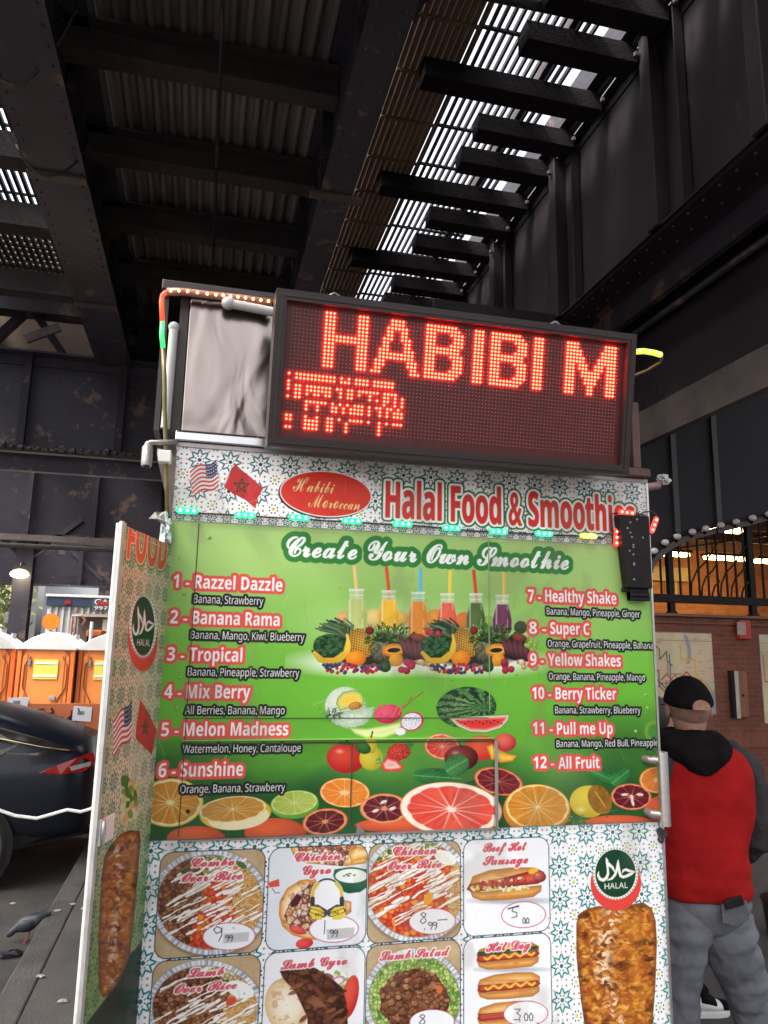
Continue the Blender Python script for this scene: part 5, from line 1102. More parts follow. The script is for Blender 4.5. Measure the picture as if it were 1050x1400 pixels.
def crumple(name, c, r, label, sc, seed, parent=None, m=None):
    b = MB(); b.ball((0, 0, 0), r, n=14, m=9, sc=sc); rr = random.Random(seed)
    b.v = [tuple(Vector(v)*(1+rr.uniform(-.45, .45)) + Vector(c)) for v in b.v]
    o = b.build(name, m or film, parent)
    return tag(o, label, 'plastic wrap') if not parent else o
crumple('plastic_wrap', at(907, 656, 2.12), .017, 'crumpled clear plastic wrap around the far camera', (1.2, .8, .9), 3)
b = MB(); A_ = [at(204, 710, 2.06), at(212, 700, 2.07), at(226, 700, 2.08), at(230, 712, 2.09), at(227, 722, 2.08), at(222, 712, 2.05), at(214, 709, 2.05)]
b.prism(A_, (0, .006, 0)); b.v = [tuple(Vector(v)+Vector((0, random.uniform(-.015, .015), 0))) for v in b.v]
tag(b.build('torn_tape', mat('grey_tape', (.30, .27, .25), (.2, .18, .17), rough=.5, bump=.5, bscale=60)), 'torn flap of grey tape at the top of the open door hinge', 'tape')
b = MB(); b.ball((0, 0, 0), .03, n=12, m=9, sc=(.55, .5, 1.5)); rr = random.Random(5); c_ = at(226, 728, 2.08); b.v = [tuple(Vector(v)*(1+rr.uniform(-.4, .4))+c_) for v in b.v]
tag(b.build('foil_wrap', mat('wrinkled_foil', (.6, .66, .62), (.4, .5, .44), rough=.3, metal=.5, bump=.6, bscale=50)), 'wrinkled silver wrap stuffed into the door hinge corner', 'foil')
# white cable sagging in front of the car
b = MB(); b.tube([atz(-40, 1090, .0)*0 + at(px, py, 4.6) for px, py in ((-30, 1092), (0, 1108), (20, 1115), (50, 1119), (75, 1112), (92, 1107), (110, 1110), (124, 1106), (140, 1096))], .009, 8)
tag(b.build('power_cable', mat('white_cable', (.75, .75, .72), (.65, .65, .62), rough=.4), smooth=True), 'white power cable sagging across the dark car', 'cable')
# ================================================================== dark car crossing behind the kerb
CY, CX = 7.0, -.80          # rear end
carpaint = mat('dark_blue_car_paint', (.004, .006, .012), (.006, .008, .014), rough=.28, scale=40, coat=.12, spec=.3)
glass = mat('tinted_glass', (.022, .017, .012), rough=.06, spec=.5)
car = empty('parked_car', (CX-2.3, CY, -.15), 'dark blue hatchback parked across the road with a red wraparound tail light', 'car')
def sec(s, zl, zb, zt, hb, ht, n=0):
    """ring at distance s from the tail"""
    x = CX - s; pts = [(-hb*.92, zl), (-hb, zl+.16), (-hb*1.0, (zl+zb)/2), (-hb*.99, zb-.08), (-hb*.95, zb), (-(hb*.5+ht*.5), (zb*.5+zt*.5)), (-ht, zt-.05), (-ht*.8, zt), (0, zt+.015)]
    pts = pts + [(-a, z) for a, z in pts[-2::-1]]
    return [Vector((x, CY + .9 + a, z-.15)) for a, z in pts]
b = MB()
ST = [(0.0, .42, .80, .92, .62, .58), (.06, .34, .92, 1.04, .76, .68), (.16, .30, .98, 1.12, .84, .72), (.40, .27, 1.0, 1.20, .88, .70), (.75, .24, 1.0, 1.33, .90, .66), (1.2, .22, .99, 1.44, .91, .64), (1.8, .22, .97, 1.50, .91, .64), (2.5, .22, .95, 1.49, .91, .64), (3.0, .22, .94, 1.36, .91, .64), (3.5, .22, .94, 1.05, .90, .72), (4.1, .24, .86, .94, .87, .72), (4.5, .30, .72, .82, .80, .66), (4.62, .38, .62, .70, .66, .56)]
b.loft([sec(*t) for t in ST]); body = b.build('body', carpaint, car, smooth=True, subsurf=2)
def onside(s, z, off=.012):
    for t0, t1 in zip(ST[:-1], ST[1:]):
        if t0[0] <= s <= t1[0]:
            f = (s-t0[0])/(t1[0]-t0[0]); q = [a*(1-f)+c*f for a, c in zip(t0, t1)]; break
    _, zl, zb, zt, hb, ht = q; y = hb if z < zb else hb*.95+(ht-hb*.95)*(z-zb)/(zt-zb)
    return Vector((CX-s, CY+.9-y-off, z-.15))
lampm = mat('tail_light_red', (.20, .004, .004), (.12, .003, .003), rough=.12, coat=.5, emit=(1, .02, .01), estr=.03)
tl = [(.43, .905), (.30, .96), (.15, 1.01), (.04, 1.035), (.02, .955), (.08, .90), (.26, .885)]
front_ = [onside(s, z, .004) for s, z in tl]; b = MB(); b.prism(front_, (0, -.02, 0)); t_ = b.build('tail_light', lampm, car, bevel=.008)
b = MB(); b.prism([onside(s, z, .026) for s, z in ((.20, .945), (.05, .965), (.05, .93), (.18, .912))], (0, -.004, 0)); b.build('reverse_lens', mat('clear_lens', (.5, .47, .44), rough=.1), t_)
b = MB(); b.prism([onside(s, z, .006) for s, z in ((.75, 1.04), (.62, 1.12), (1.1, 1.36), (1.9, 1.42), (2.6, 1.38), (3.2, 1.02), (2.0, 1.0))], (0, -.008, 0)); b.build('side_window', glass, car)
b = MB(); b.prism([onside(s, z, .002) for s, z in ((.14, 1.06), (.36, 1.13), (.75, 1.24), (1.3, 1.37), (1.3, 1.10), (.75, 1.05), (.4, 1.03))], (0, -.006, 0)); b.build('quarter_glass', glass, car)
gold = mat('gold_streak_metal', (.6, .5, .3), (.5, .4, .25), rough=.15, metal=1)
b = MB(); pts = [onside(s, z, .012) for s, z in ((.22, 1.065), (.45, 1.10), (.75, 1.16), (1.3, 1.26))]; b.tube(pts, .010, 6); b.build('gold_reflection_streak', gold, car, smooth=True)  # gold tube added to imitate the reflected streak along the glass
b = MB(); b.prism([Vector((CX-s, CY+.9+y, z-.15)) for s, y, z in ((.22, -.48, 1.075), (.74, -.46, 1.255), (.74, .46, 1.255), (.22, .48, 1.075))], (0, 0, .03)); b.build('rear_window', glass, car)
for s in (.95, 3.65):
    for sg in (-1, 1):
        c = (CX-s, CY+.9+sg*.83, -.15+.33); Pp = [(-.5, .68), (-.5, .93), (-.36, 1), (.36, 1), (.5, .93), (.5, .68)]
        b = MB(); b.loft([[Vector(c)+Vector((math.cos(t)*q*.33, a*.22, math.sin(t)*q*.33)) for a, q in Pp] for t in [2*math.pi*k/28 for k in range(29)]], cap=False); w = b.build('wheel', rubber, car, smooth=True, auto=35)
        b = MB()
        for k in range(5): t = 2*math.pi*k/5; b.bar((c[0], c[1]+sg*.09, c[2]), (c[0]+math.cos(t)*.22, c[1]+sg*.1, c[2]+math.sin(t)*.22), .05, .03, upv=(0, 1, 0))
        b.tube([(c[0], c[1]-.1, c[2]), (c[0], c[1]+.1, c[2])], .05, 12); b.build('rim', dull, w)
b = MB()
for s in (.95, 3.65): b.tube([(CX-s, CY+.9-.915, .18), (CX-s, CY+.9-.90, .18)], .385, 28)
b.build_each('wheel_arch', black, car, smooth=True, auto=40)
b = MB(); b.prism([onside(s, z, .004) for s, z in ((.0, .36), (.6, .30), (.6, .42), (.05, .48))], (0, -.012, 0)); b.build('bumper_trim', black, car, bevel=.004)
# ================================================================== portable toilets, barrier, trailer
orange = mat('orange_plastic', (.80, .22, .035), (.70, .17, .03), rough=.45, scale=1.5)
orange2 = mat('orange_plastic_door', (.82, .27, .06), (.74, .21, .04), rough=.5, scale=1.2)
whitep = mat('white_plastic', (.75, .74, .72), (.66, .65, .63), rough=.4, scale=3)
yel = mat('yellow_sticker', (.75, .68, .12), (.7, .62, .1), rough=.5)
grey = mat('grey_fitting', (.3, .3, .3), (.2, .2, .2), rough=.5)
brownm = mat('brown_side', (.10, .028, .02), (.08, .02, .016), rough=.6)
def toilet(x, y, label, rz=0):
    t = empty('portable_toilet', (0, 0, 0), label, 'portable toilet', 'orange portable toilets in a row')
    b = MB(); b.box((-.50, 0, 0), (.50, 1.1, 1.86)); b.box((-.54, -.03, 0), (-.46, .06, 1.88)); b.box((.46, -.03, 0), (.54, .06, 1.88)); b.box((-.54, -.02, -.0), (.54, 1.12, .12)); b.build('cabin', orange, t, bevel=.01)
    b = MB(); b.prism([(-.57, -.05, 1.87), (.57, -.05, 1.87), (.57, -.05, 1.91), (.30, -.05, 2.08), (0, -.05, 2.19), (-.30, -.05, 2.08), (-.57, -.05, 1.91)], (0, 1.2, 0)); r = b.build('roof', whitep, t, bevel=.012)
    b = MB(); b.tube([(.3, .85, 1.9), (.3, .85, 2.16)], .05, 10); b.build('vent_pipe', grey, r, smooth=True, auto=40)
    b = MB(); b.prism([(-.44, -.025, .12), (.44, -.025, .12), (.44, -.025, 1.74), (.28, -.025, 1.94), (0, -.025, 2.04), (-.28, -.025, 1.94), (-.44, -.025, 1.74)], (0, .024, 0)); d = b.build('door', orange2, t, bevel=.01)
    b = MB()
    for sg in (-1, 1): b.tube([(sg*.22, -.03, .15), (sg*.22, -.03, .75), (sg*.26, -.03, 1.0), (sg*.40, -.03, 1.22), (sg*.40, -.03, 1.60), (sg*.30, -.03, 1.76)], .013, 6)
    b.box((-.36, -.032, .2), (-.345, -.026, 1.8)); b.box((.345, -.032, .2), (.36, -.026, 1.8)); b.build('door_rib', mat('dark_orange', (.5, .12, .02), rough=.6), d, smooth=True, auto=40)
    b = MB(); b.box((-.22, -.036, 1.36), (.24, -.027, 1.70)); s_ = b.build('notice', yel, d)
    b = MB()
    for z in (1.40, 1.62): b.box((-.21, -.040, z), (.23, -.037, z+.04))
    b.build('white_band', whitep, s_)
    b = MB(); b.box((.13, -.05, 1.0), (.24, -.027, 1.07)); b.build('latch', grey, d, bevel=.006)
    b = MB(); b.box((.15, -.04, .86), (.21, -.027, .96)); b.build('handle', mat('red_handle', (.5, .06, .02), rough=.5), d)
    b = MB(); b.tube([(-.34, -.04, .90), (-.34, -.026, .90)], .035, 12); b.build('round_plate', grey, d)
    b = MB(); b.box((-.33, -.05, 1.60), (-.28, -.027, 1.70)); b.build('hinge', grey, d)
    return t
def ctree(o, loc, rz, label):
    def cp(o, par):
        c = o.copy(); col.objects.link(c)
        if par: c.parent = par
        for ch in o.children: cp(ch, c)
        return c
    c = cp(o, None); c.location = loc; c.rotation_euler = (0, 0, rz); c['label'] = label; return c
def gx(px, py, y): return aty(px, py, y).x
t0 = toilet(0, 0, 'orange portable toilet in the middle of the row with a yellow door notice')
ctree(t0, (gx(-22, 900, 14.6), 14.7, -.15), .05, 'orange portable toilet at the far left of the row, cut by the frame'); ctree(t0, (gx(146, 900, 14.6), 14.6, -.15), -.06, 'orange portable toilet half hidden behind the open cart door')
for q_ in [o for o in col.objects if o.get('category') == 'portable toilet']: q_.scale = (.90, 1, 1)
t0.location = (gx(64, 900, 14.6), 14.6, -.15); t0.rotation_euler = (0, 0, -.10)
bpy.context.view_layer.update()
# orange beacon discs stand on the row of barrels behind
def beacon(px, py, y, label, r=.17):
    q = aty(px, py, y); t = empty('warning_lamp', (q.x, y, -.15), label, 'warning lamp', 'orange warning lamps behind the toilets')
    MB().tube([(q.x, y-.03, q.z), (q.x, y+.03, q.z)], r, 24).build('disc', mat('amber_lens', (.85, .24, .02), (.75, .19, .015), rough=.3, emit=(1, .25, .02), estr=.12), t, smooth=True, auto=40)
    MB().tube([(q.x, y, -.15), (q.x, y, q.z-r+.01)], .025, 8).build('post', grey, t, smooth=True)
beacon(70, 850, 16.6, 'round orange warning lamp above the middle toilet roof'); beacon(28, 852, 17.5, 'narrow orange warning lamp near the steel column', .12)
# orange barrier board with paper sheets
bar_ = empty('orange_barrier', (-2.2, 9.2, -.15), 'orange plywood barrier board scrawled with black graffiti', 'barrier')
orangep = mat('orange_board', (.66, .19, .07), (.54, .14, .05), rough=.7, scale=1.2)
b = MB(); za = aty(130, 962, 9.2).z; b.box((-4.4, 9.2, -.15), (-.9, 9.24, za)); b.build('board', orangep, bar_, bevel=.006)
b = MB()
for x in (-3.6, -2.4, -1.2): b.box((x-.04, 9.25, -.15), (x+.04, 9.33, za-.1)); b.bar((x, 9.33, za-.3), (x, 10.0, -.1), .06, .06)
b.build('strut', wood, bar_)
rr = random.Random(21); b = MB()
for k in range(9):
    x, y = 66+k*5.4, rr.uniform(974, 984); pts = [aty(x+rr.uniform(-3, 3), y+rr.uniform(-8, 16)*(.3+j*.3), 9.193) for j in range(4)]; b.tube(pts, .009, 5)
for (x0, y0, x1, y1) in ((82, 990, 90, 1010), (92, 984, 88, 1006), (100, 994, 96, 1008), (108, 990, 104, 1004), (52, 970, 60, 969)): b.tube([aty(x0, y0, 9.193), aty((x0+x1)/2+2, (y0+y1)/2, 9.193), aty(x1, y1, 9.193)], .008, 5)
b.build('graffiti_scrawl', mat('black_spray', (.05, .02, .02), rough=.7), bar_)
paper = mat('white_paper', (.80, .80, .82), (.74, .74, .77), rough=.7, scale=2)
for q, lab in ((((11, 954), (40, 953), (36, 974), (12, 966)), 'white paper sheet taped to the barrier above the car roof'), (((101, 965), (126, 967), (124, 987), (98, 985)), 'white paper sheet taped to the barrier beside the open cart door')):
    c = [aty(*k, 9.19) for k in q]; b = MB(); b.prism(c, (0, .004, 0)); o = b.build('paper_notice', paper, None); tag(o, lab, 'paper notice', 'paper notices on the barrier')
    m_ = sum((Vector(k) for k in c), Vector())/4; b = MB(); b.box((m_.x-.05, 9.186, m_.z-.01), (m_.x+.02, 9.189, m_.z+.03)); b.build('print_mark', grey, o)
# white trailer with corrugated side
TY = 21.0; tr = empty('box_trailer', (-2.5, TY+1.5, -.15), 'white corrugated box trailer with dark blue top band and sign plate', 'trailer')
xl, xr_ = gx(62, 860, TY), gx(260, 860, TY); zt, zb = aty(100, 815, TY).z, .55
b = MB(); n = 70
for i in range(n):
    x0 = xl+(xr_-xl)*i/n; x1 = xl+(xr_-xl)*(i+1)/n; y = TY-(.05 if i % 3 == 1 else 0)
    b.box((x0, y, zb), (x1, TY+.06, zt-.28))
b.box((xl, TY+.065, zb), (xr_, TY+2.5, zt-.02)); b.build('side_wall', mat('white_corrugated', (.60, .60, .60), (.48, .48, .49), rough=.5, scale=1), tr)
b = MB(); b.box((xl-.03, TY-.08, zt-.27), (xr_, TY+.05, zt-.04)); b.build('top_band', mat('navy_band', (.02, .04, .08), (.03, .05, .09), rough=.5), tr)
b = MB(); b.box((xl-.05, TY-.10, zt-.035), (xr_, TY+2.5, zt+.03)); b.build('roof_rail', whitep, tr, bevel=.01)
for px in (94, 138, 146):
    x = gx(px, 816, TY); b = MB(); b.box((x-.07, TY-.10, zt-.21), (x+.07, TY-.082, zt-.13)); b.build('marker_light', mat('red_marker', (.5, .02, .02), rough=.3), tr)
a, c = aty(127, 819, TY-.1), aty(190, 836, TY-.1); b = MB(); b.box((a.x, TY-.09, c.z), (c.x, TY-.07, a.z)); sp_ = b.build('sign_plate', mat('slate_sign', (.07, .09, .12), (.05, .07, .1), rough=.5), tr)
def text3d(t, loc, h, m, parent, name='lettering', width=None):
    V, T = glyphs(t); k = h/.7; V = V-V.min(0)*np.array((1, 0)); kx = width/V[:, 0].max() if width else k; b = MB(); b.add([(loc[0]+v[0]*kx, loc[1], loc[2]+v[1]*k) for v in V], [tuple(int(i) for i in q) for q in T]); return b.build(name, m, parent)
q = aty(129, 826.5, TY-.1); text3d('CASSE', (q.x, TY-.095, q.z), .15, whitep, sp_, 'lettering', .70); q = aty(128.5, 833.5, TY-.1); text3d('997.643', (q.x, TY-.095, q.z), .10, whitep, sp_, 'lettering', .72)
for x in (xl+.7, xl+1.9):
    wheel_mb((0, 0, 0), .45, .3); b = MB(); b.tube([(x, TY, .3), (x, TY+.3, .3)], .45, 20); b.build('wheel', rubber, tr, smooth=True, auto=40)
# brown site cabin with red truss mast in front of the trailer
cab = empty('site_cabin', (gx(150, 900, 19), 19, -.15), 'low brown site cabin with pale corner post behind the toilets', 'cabin')
a, c = aty(108, 843, 19), aty(200, 880, 19); b = MB(); b.box((a.x, 19, -.15), (c.x, 20.2, a.z)); b.build('wall', mat('brown_cabin', (.16, .12, .10), (.11, .08, .07), rough=.6), cab)
x = gx(145, 860, 19); b = MB(); b.box((x-.08, 18.93, -.15), (x+.08, 18.998, a.z-.05)); b.box((a.x-.1, 18.9, a.z), (c.x, 20.3, a.z+.06)); b.build('post', mat('cream_post', (.6, .52, .40), (.5, .44, .34), rough=.6), cab)
ma = empty('truss_mast', (gx(101, 860, 18), 18, -.15), 'thin red and white lattice mast with sagging wires', 'mast'); b = MB()
for px in (99, 104): p = aty(px, 842, 18); b.tube([(p.x, 18, -.15), (p.x, 18, p.z)], .03, 6)
for k in range(9): b.bar((gx(99, 850, 18), 18, 1.0+k*.18), (gx(104, 850, 18), 18, 1.18+k*.18), .03, .03)
b.build('lattice', mat('faded_red', (.30, .05, .04), (.5, .45, .42), rough=.6, scale=3), ma)
b = MB(); b.tube([aty(99, 842, 18), aty(112, 842, 18), aty(117, 848, 18), aty(112, 856, 18)], .03, 6); b.build('jib', mat('faded_red', ()), ma, smooth=True)
fl = empty('orange_excavator_roof', (gx(132, 865, 17), 17, -.15), 'orange machine cab roof between two toilets', 'machine')
a, c = aty(118, 861, 17), aty(139, 875, 17); b = MB(); b.box((a.x, 17, a.z-.14), (c.x, 17.9, a.z)); b.build('roof', orange, fl, bevel=.03)
b = MB(); 
for x in (a.x+.05, c.x-.05): b.box((x-.04, 17.05, -.15), (x+.04, 17.8, a.z-.141))
b.build('cab_post', black, fl)
b = MB(); p = aty(126, 850, 16.4); b.tube([(p.x, 16.4, -.15), (p.x, 16.4, p.z)], .035, 8); o = b.build('marker_pole', whitep); tag(o, 'short white marker pole between two toilet roofs', 'pole')
# lit flood lamp on the column
q = aty(27, 783, 16.1); fl = empty('flood_lamp', tuple(q), 'lit dome flood lamp on the steel column above the toilets', 'lamp')
b = MB(); b.loft([[Vector((q.x+math.cos(t)*r_*1.35, 16.1+math.sin(t)*r_, q.z+z)) for t in [2*math.pi*k/20 for k in range(20)]] for r_, z in ((.14, -.05), (.13, .0), (.09, .05), (.03, .075))]); b.build('lamp_shade', mat('lamp_shade', (.55, .45, .25), rough=.4, emit=(1, .75, .35), estr=.4), fl, smooth=True, auto=50)
b = MB(); b.ball((q.x, 16.1, q.z-.045), .168, n=16, m=8, sc=(1, 1, .35)); b.build('bulb', mat('warm_bulb', (.8, .7, .5), rough=.4, emit=(1, .78, .42), estr=9), fl, smooth=True)
b = MB(); b.tube([(q.x, 16.1, q.z+.07), (q.x, 16.15, q.z+.2), (q.x, 16.4, q.z+.2)], .02, 8); b.build('bracket', darkm, fl, smooth=True)
# far street: pale buildings, red box sign, trees
bm_ = mat('pale_facade', (.55, .52, .46), (.46, .43, .38), rough=.8, scale=.5); wg = mat('dark_window', (.05, .06, .07), rough=.1)
def block(x0, x1, y, h, lab, m):
    t = empty('distant_building', ((x0+x1)/2, y, -.15), lab, 'building'); b = MB(); b.box((x0, y, -.15), (x1, y+9, h)); b.build('wall', m, t)
    b = MB(); b.box((x0-.2, y-.2, h), (x1+.2, y+9, h+.4)); b.build('roof', m, t)
    for i in range(int((x1-x0)/2.2)):
        for k in range(int(h/3)): b = MB(); b.box((x0+.7+i*2.2, y-.03, .8+k*3), (x0+1.8+i*2.2, y+.02, 2.3+k*3)); b.build('window', wg, t)
block(-22, -11.2, 48, 9, 'cream brick building across the street at the left', bm_); block(-10.6, -4.4, 56, 7, 'grey rendered building far behind the toilets', mat('grey_facade', (.45, .47, .48), (.38, .4, .41), rough=.8, scale=.5)); block(-3.6, 12, 60, 8, 'tan brick building behind the white trailer', mat('tan_facade', (.42, .34, .26), (.34, .27, .2), rough=.8, scale=.5))
leafm = mat('tree_leaf', (.22, .24, .06), (.12, .15, .04), rough=.6, scale=2)
def tree(x, y, h, lab, seed):
    t = empty('street_tree', (x, y, -.15), lab, 'tree'); MB().tube([(x, y, -.15), (x+.1, y, h*.3), (x, y+.1, h*.6)], [.18, .14, .07], 8).build('trunk', wood, t, smooth=True)
    b = MB(); rr = random.Random(seed)
    for k in range(900):
        a, e, d = rr.uniform(0, 6.28), rr.uniform(-1, 1), rr.random()**.4*(1+.3*math.sin(k)); c = Vector((x+math.cos(a)*d*h*.3*math.sqrt(1-e*e), y+math.sin(a)*d*h*.3*math.sqrt(1-e*e), h*.68+e*d*h*.32)); u = Vector((rr.uniform(-1, 1), rr.uniform(-1, 1), rr.uniform(-1, 1))).normalized(); v = u.orthogonal().normalized(); s_ = rr.uniform(.1, .24); b.add([c-u*s_, c-v*s_*.5, c+u*s_, c+v*s_*.5], [(0, 1, 2, 3)])
    b.build('crown', leafm, t)
tree(-8.6, 34, 5.5, 'small green street tree at the left edge beyond the column', 3)
# ================================================================== pigeon, litter
pg = aty(32, 1262, 5.75); pgm = mat('pigeon_feather', (.014, .015, .02), (.03, .033, .042), rough=.5, scale=30)
b = MB(); q = Vector((atz(30, 1288, -.15).x+.045, atz(30, 1288, -.15).y, -.15))
def ringp(c, r1, r2, d): 
    d = Vector(d).normalized(); r1, r2 = r1*1.35, r2*1.45; a = d.cross(Vector((0, 0, 1))).normalized(); e = a.cross(d); return [Vector(c)+a*math.cos(t)*r1+e*math.sin(t)*r2 for t in [2*math.pi*k/14 for k in range(14)]]
D = Vector((-.94, -.1, -.22))
b.loft([ringp(q+Vector(c), r1, r2, d) for c, r1, r2, d in (((.185, 0, .255), .006, .012, (1, 0, .1)), ((.15, 0, .255), .02, .014, (1, 0, .2)), ((.09, 0, .235), .036, .024, (1, 0, .3)), ((.04, 0, .205), .058, .05, (1, 0, .3)), ((-.03, 0, .175), .066, .062, (1, 0, .3)), ((-.085, 0, .16), .056, .052, (1, 0, .3)), ((-.125, 0, .145), .036, .034, (1, 0, .2)), ((-.16, 0, .115), .026, .024, (.9, 0, .5)), ((-.185, 0, .085), .025, .025, (.8, 0, .6)), ((-.205, 0, .072), .016, .017, (1, 0, .5)), ((-.225, 0, .06), .004, .004, (1, 0, .5)))])
b.v = [tuple(q+(Vector(v)-q)*.66) for v in b.v]; pgo = b.build('pigeon', pgm, smooth=True, subsurf=1); tag(pgo, 'dark grey pigeon pecking at the asphalt beside the kerb', 'pigeon')
b = MB()
for sg in (-1, 1): b.loft([ringp(q+Vector((x, sg*y, z)), .008, h_, (1, 0, .25)) for x, y, z, h_ in ((-.08, .052, .185, .02), (-.02, .066, .195, .036), (.06, .056, .22, .028), (.14, .03, .25, .008))])
b.v = [tuple(q+(Vector(v)-q)*.66) for v in b.v]; b.build('wing', mat('pigeon_wing', (.10, .105, .12), (.03, .03, .036), rough=.5, scale=14), pgo, smooth=True)
b = MB()
for sg in (-1, 1):
    b.tube([q+Vector((-.02, sg*.03, .12)), q+Vector((-.01, sg*.03, .06)), q+Vector((-.02, sg*.03, .005))], .005, 6)
    for a in (-.5, 0, .5): b.tube([q+Vector((-.02, sg*.03, .005)), q+Vector((-.02-.035*math.cos(a), sg*.03+.035*math.sin(a), .003))], .003, 5)
b.v = [tuple(q+(Vector(v)-q)*.66) for v in b.v]; b.build('leg', mat('pigeon_leg', (.35, .10, .08), rough=.5), pgo, smooth=True)
rr = random.Random(31)
for (px, py, z, lab) in ((18, 1236, -.15, 'pale scrap of paper on the asphalt behind the pigeon'), (100, 1237, .003, 'pale scrap of paper on the kerb stone'), (115, 1243, .0, 'crumpled white tissue on the sidewalk by the kerb joint'), (78, 1246, .003, 'tiny pale crumb on the kerb edge'), (55, 1336, .003, 'thin pale twist of paper lying on the kerb'), (12, 1308, -.15, 'dark crumpled bag on the asphalt near the pigeon'), (86, 1370, 0, 'flattened grey wrapper on the sidewalk in front of the kerb')):
    c = atz(px, py, z); b = MB(); R = .018 if 'bag' not in lab else .055; b.ball((0, 0, 0), R, n=10, m=6, sc=(1.3, .9, .35)); b.v = [tuple(Vector(v)*(1+rr.uniform(-.4, .4))+c+Vector((0, 0, R*.3))) for v in b.v]
    tag(b.build('litter_scrap', mat('dark_bag', (.02, .02, .03), rough=.5) if 'bag' in lab else mat('litter_paper', (.35, .33, .30), (.25, .23, .21), rough=.8)), lab, 'litter', 'litter by the kerb')
# pavement joint along the sidewalk
# ================================================================== station house
WY = 6.48
brickm = bpy.data.materials.new('red_brick'); brickm.use_nodes = True; n = brickm.node_tree.nodes; l = brickm.node_tree.links; q = n['Principled BSDF']; q.inputs['Roughness'].default_value = .8
def brick_nodes(mt, c1, c2, cm, bw, bh, mortar):
    n = mt.node_tree.nodes; l = mt.node_tree.links; q = n['Principled BSDF']; q.inputs['Roughness'].default_value = .8
    tc = n.new('ShaderNodeTexCoord'); sx = n.new('ShaderNodeSeparateXYZ'); cx = n.new('ShaderNodeCombineXYZ'); l.new(tc.outputs['Object'], sx.inputs[0])
    ad = n.new('ShaderNodeMath'); l.new(sx.outputs['X'], ad.inputs[0]); l.new(sx.outputs['Y'], ad.inputs[1]); l.new(ad.outputs[0], cx.inputs['X']); l.new(sx.outputs['Z'], cx.inputs['Y'])
    bt = n.new('ShaderNodeTexBrick'); bt.inputs['Scale'].default_value = 1; bt.inputs['Brick Width'].default_value = bw; bt.inputs['Row Height'].default_value = bh; bt.inputs['Mortar Size'].default_value = mortar; bt.inputs['Mortar Smooth'].default_value = .3; bt.inputs['Bias'].default_value = -.1
    bt.inputs['Color1'].default_value = (*c1, 1); bt.inputs['Color2'].default_value = (*c2, 1); bt.inputs['Mortar'].default_value = (*cm, 1); l.new(cx.outputs[0], bt.inputs['Vector'])
    nz = n.new('ShaderNodeTexNoise'); nz.inputs['Scale'].default_value = 6; nz.inputs['Detail'].default_value = 8; l.new(tc.outputs['Object'], nz.inputs['Vector'])
    mr = n.new('ShaderNodeMapRange'); mr.inputs['To Min'].default_value = .55; mr.inputs['To Max'].default_value = 1.35; l.new(nz.outputs['Fac'], mr.inputs['Value'])
    mx = n.new('ShaderNodeMix'); mx.data_type = 'RGBA'; mx.blend_type = 'MULTIPLY'; mx.inputs[0].default_value = 1; l.new(bt.outputs['Color'], mx.inputs[6]); l.new(mr.outputs[0], mx.inputs[7]); l.new(mx.outputs[2], q.inputs['Base Color'])
    bp = n.new('ShaderNodeBump'); bp.inputs['Strength'].default_value = .6; bp.inputs['Distance'].default_value = .006; bp.invert = True; l.new(bt.outputs['Fac'], bp.inputs['Height']); l.new(bp.outputs[0], q.inputs['Normal'])
brick_nodes(brickm, (.18, .046, .022), (.13, .030, .015), (.14, .07, .045), .135, .0455, .006)
brick2 = bpy.data.materials.new('red_brick_soldier'); brick2.use_nodes = True; brick_nodes(brick2, (.19, .05, .024), (.14, .033, .017), (.15, .075, .05), .030, 3.0, .0045)
brick3 = bpy.data.materials.new('interior_brick'); brick3.use_nodes = True; brick_nodes(brick3, (.42, .17, .07), (.34, .13, .05), (.34, .20, .11), .22, .075, .010)
iron = mat('black_iron', (.009, .006, .006), (.014, .010, .009), rough=.5, scale=6, bump=.1, spec=.15)
bld = empty('station_house', (6, WY+2, 0), 'red brick station house with lit upper hall behind an iron arch railing', 'station building')
XW0, XW1, ZLG = 2.4, 10.5, 2.21
b = MB(); b.box((XW0, WY, 1.107), (XW1, WY+.25, ZLG-.02)); b.box((XW0, WY, 0), (XW1, WY+.25, .953)); b.box((XW0, WY+.25, 0), (XW0+.25, 13, 2.2)); b.build('brick_wall', brickm, bld)
b = MB(); b.box((XW0, WY-.012, .955), (XW1, WY+.25, 1.105)); b.build('soldier_course', brick2, bld)
b = MB(); b.box((XW0, WY-.04, ZLG-.018), (XW1, WY+.3, ZLG+.012)); b.box((XW0, WY-.018, 2.125), (XW1, WY-.0005, 2.14)); b.build('ledge', mat('brown_ledge', (.16, .06, .025), (.11, .045, .02), rough=.5, scale=4), bld, bevel=.004)
b = MB(); b.box((XW0, WY+.3, 2.1), (XW1, 13, 2.2)); b.build('hall_floor', mat('hall_floor', (.12, .07, .045), (.09, .055, .035), rough=.5), bld)
b = MB(); b.box((XW0, 10.6, 2.2), (XW1, 10.8, 3.9)); b.box((XW0, WY+.3, 2.2), (XW0+.15, 10.6, 3.9)); b.box((XW1-.15, WY+.3, 2.2), (XW1, 10.6, 3.9)); b.build('hall_wall', brick3, bld)
b = MB(); b.box((XW0, WY+.3, 3.62), (XW1, 10.8, 3.72)); b.build('hall_ceiling', mat('hall_ceiling', (.30, .17, .08), (.2, .12, .06), rough=.7, scale=2), bld)
b = MB()
for y in (7.3, 8.2, 9.1, 10.0): b.box((XW0, y, 3.44), (XW1, y+.07, 3.62))
b.build_each('ceiling_beam', mat('brown_beam', (.10, .05, .028), rough=.7), bld)
b = MB(); b.box((6.1, 10.52, 3.0), (7.6, 10.6, 3.22)); b.build('pale_signboard', mat('cream_signboard', (.5, .42, .24), rough=.6), bld)
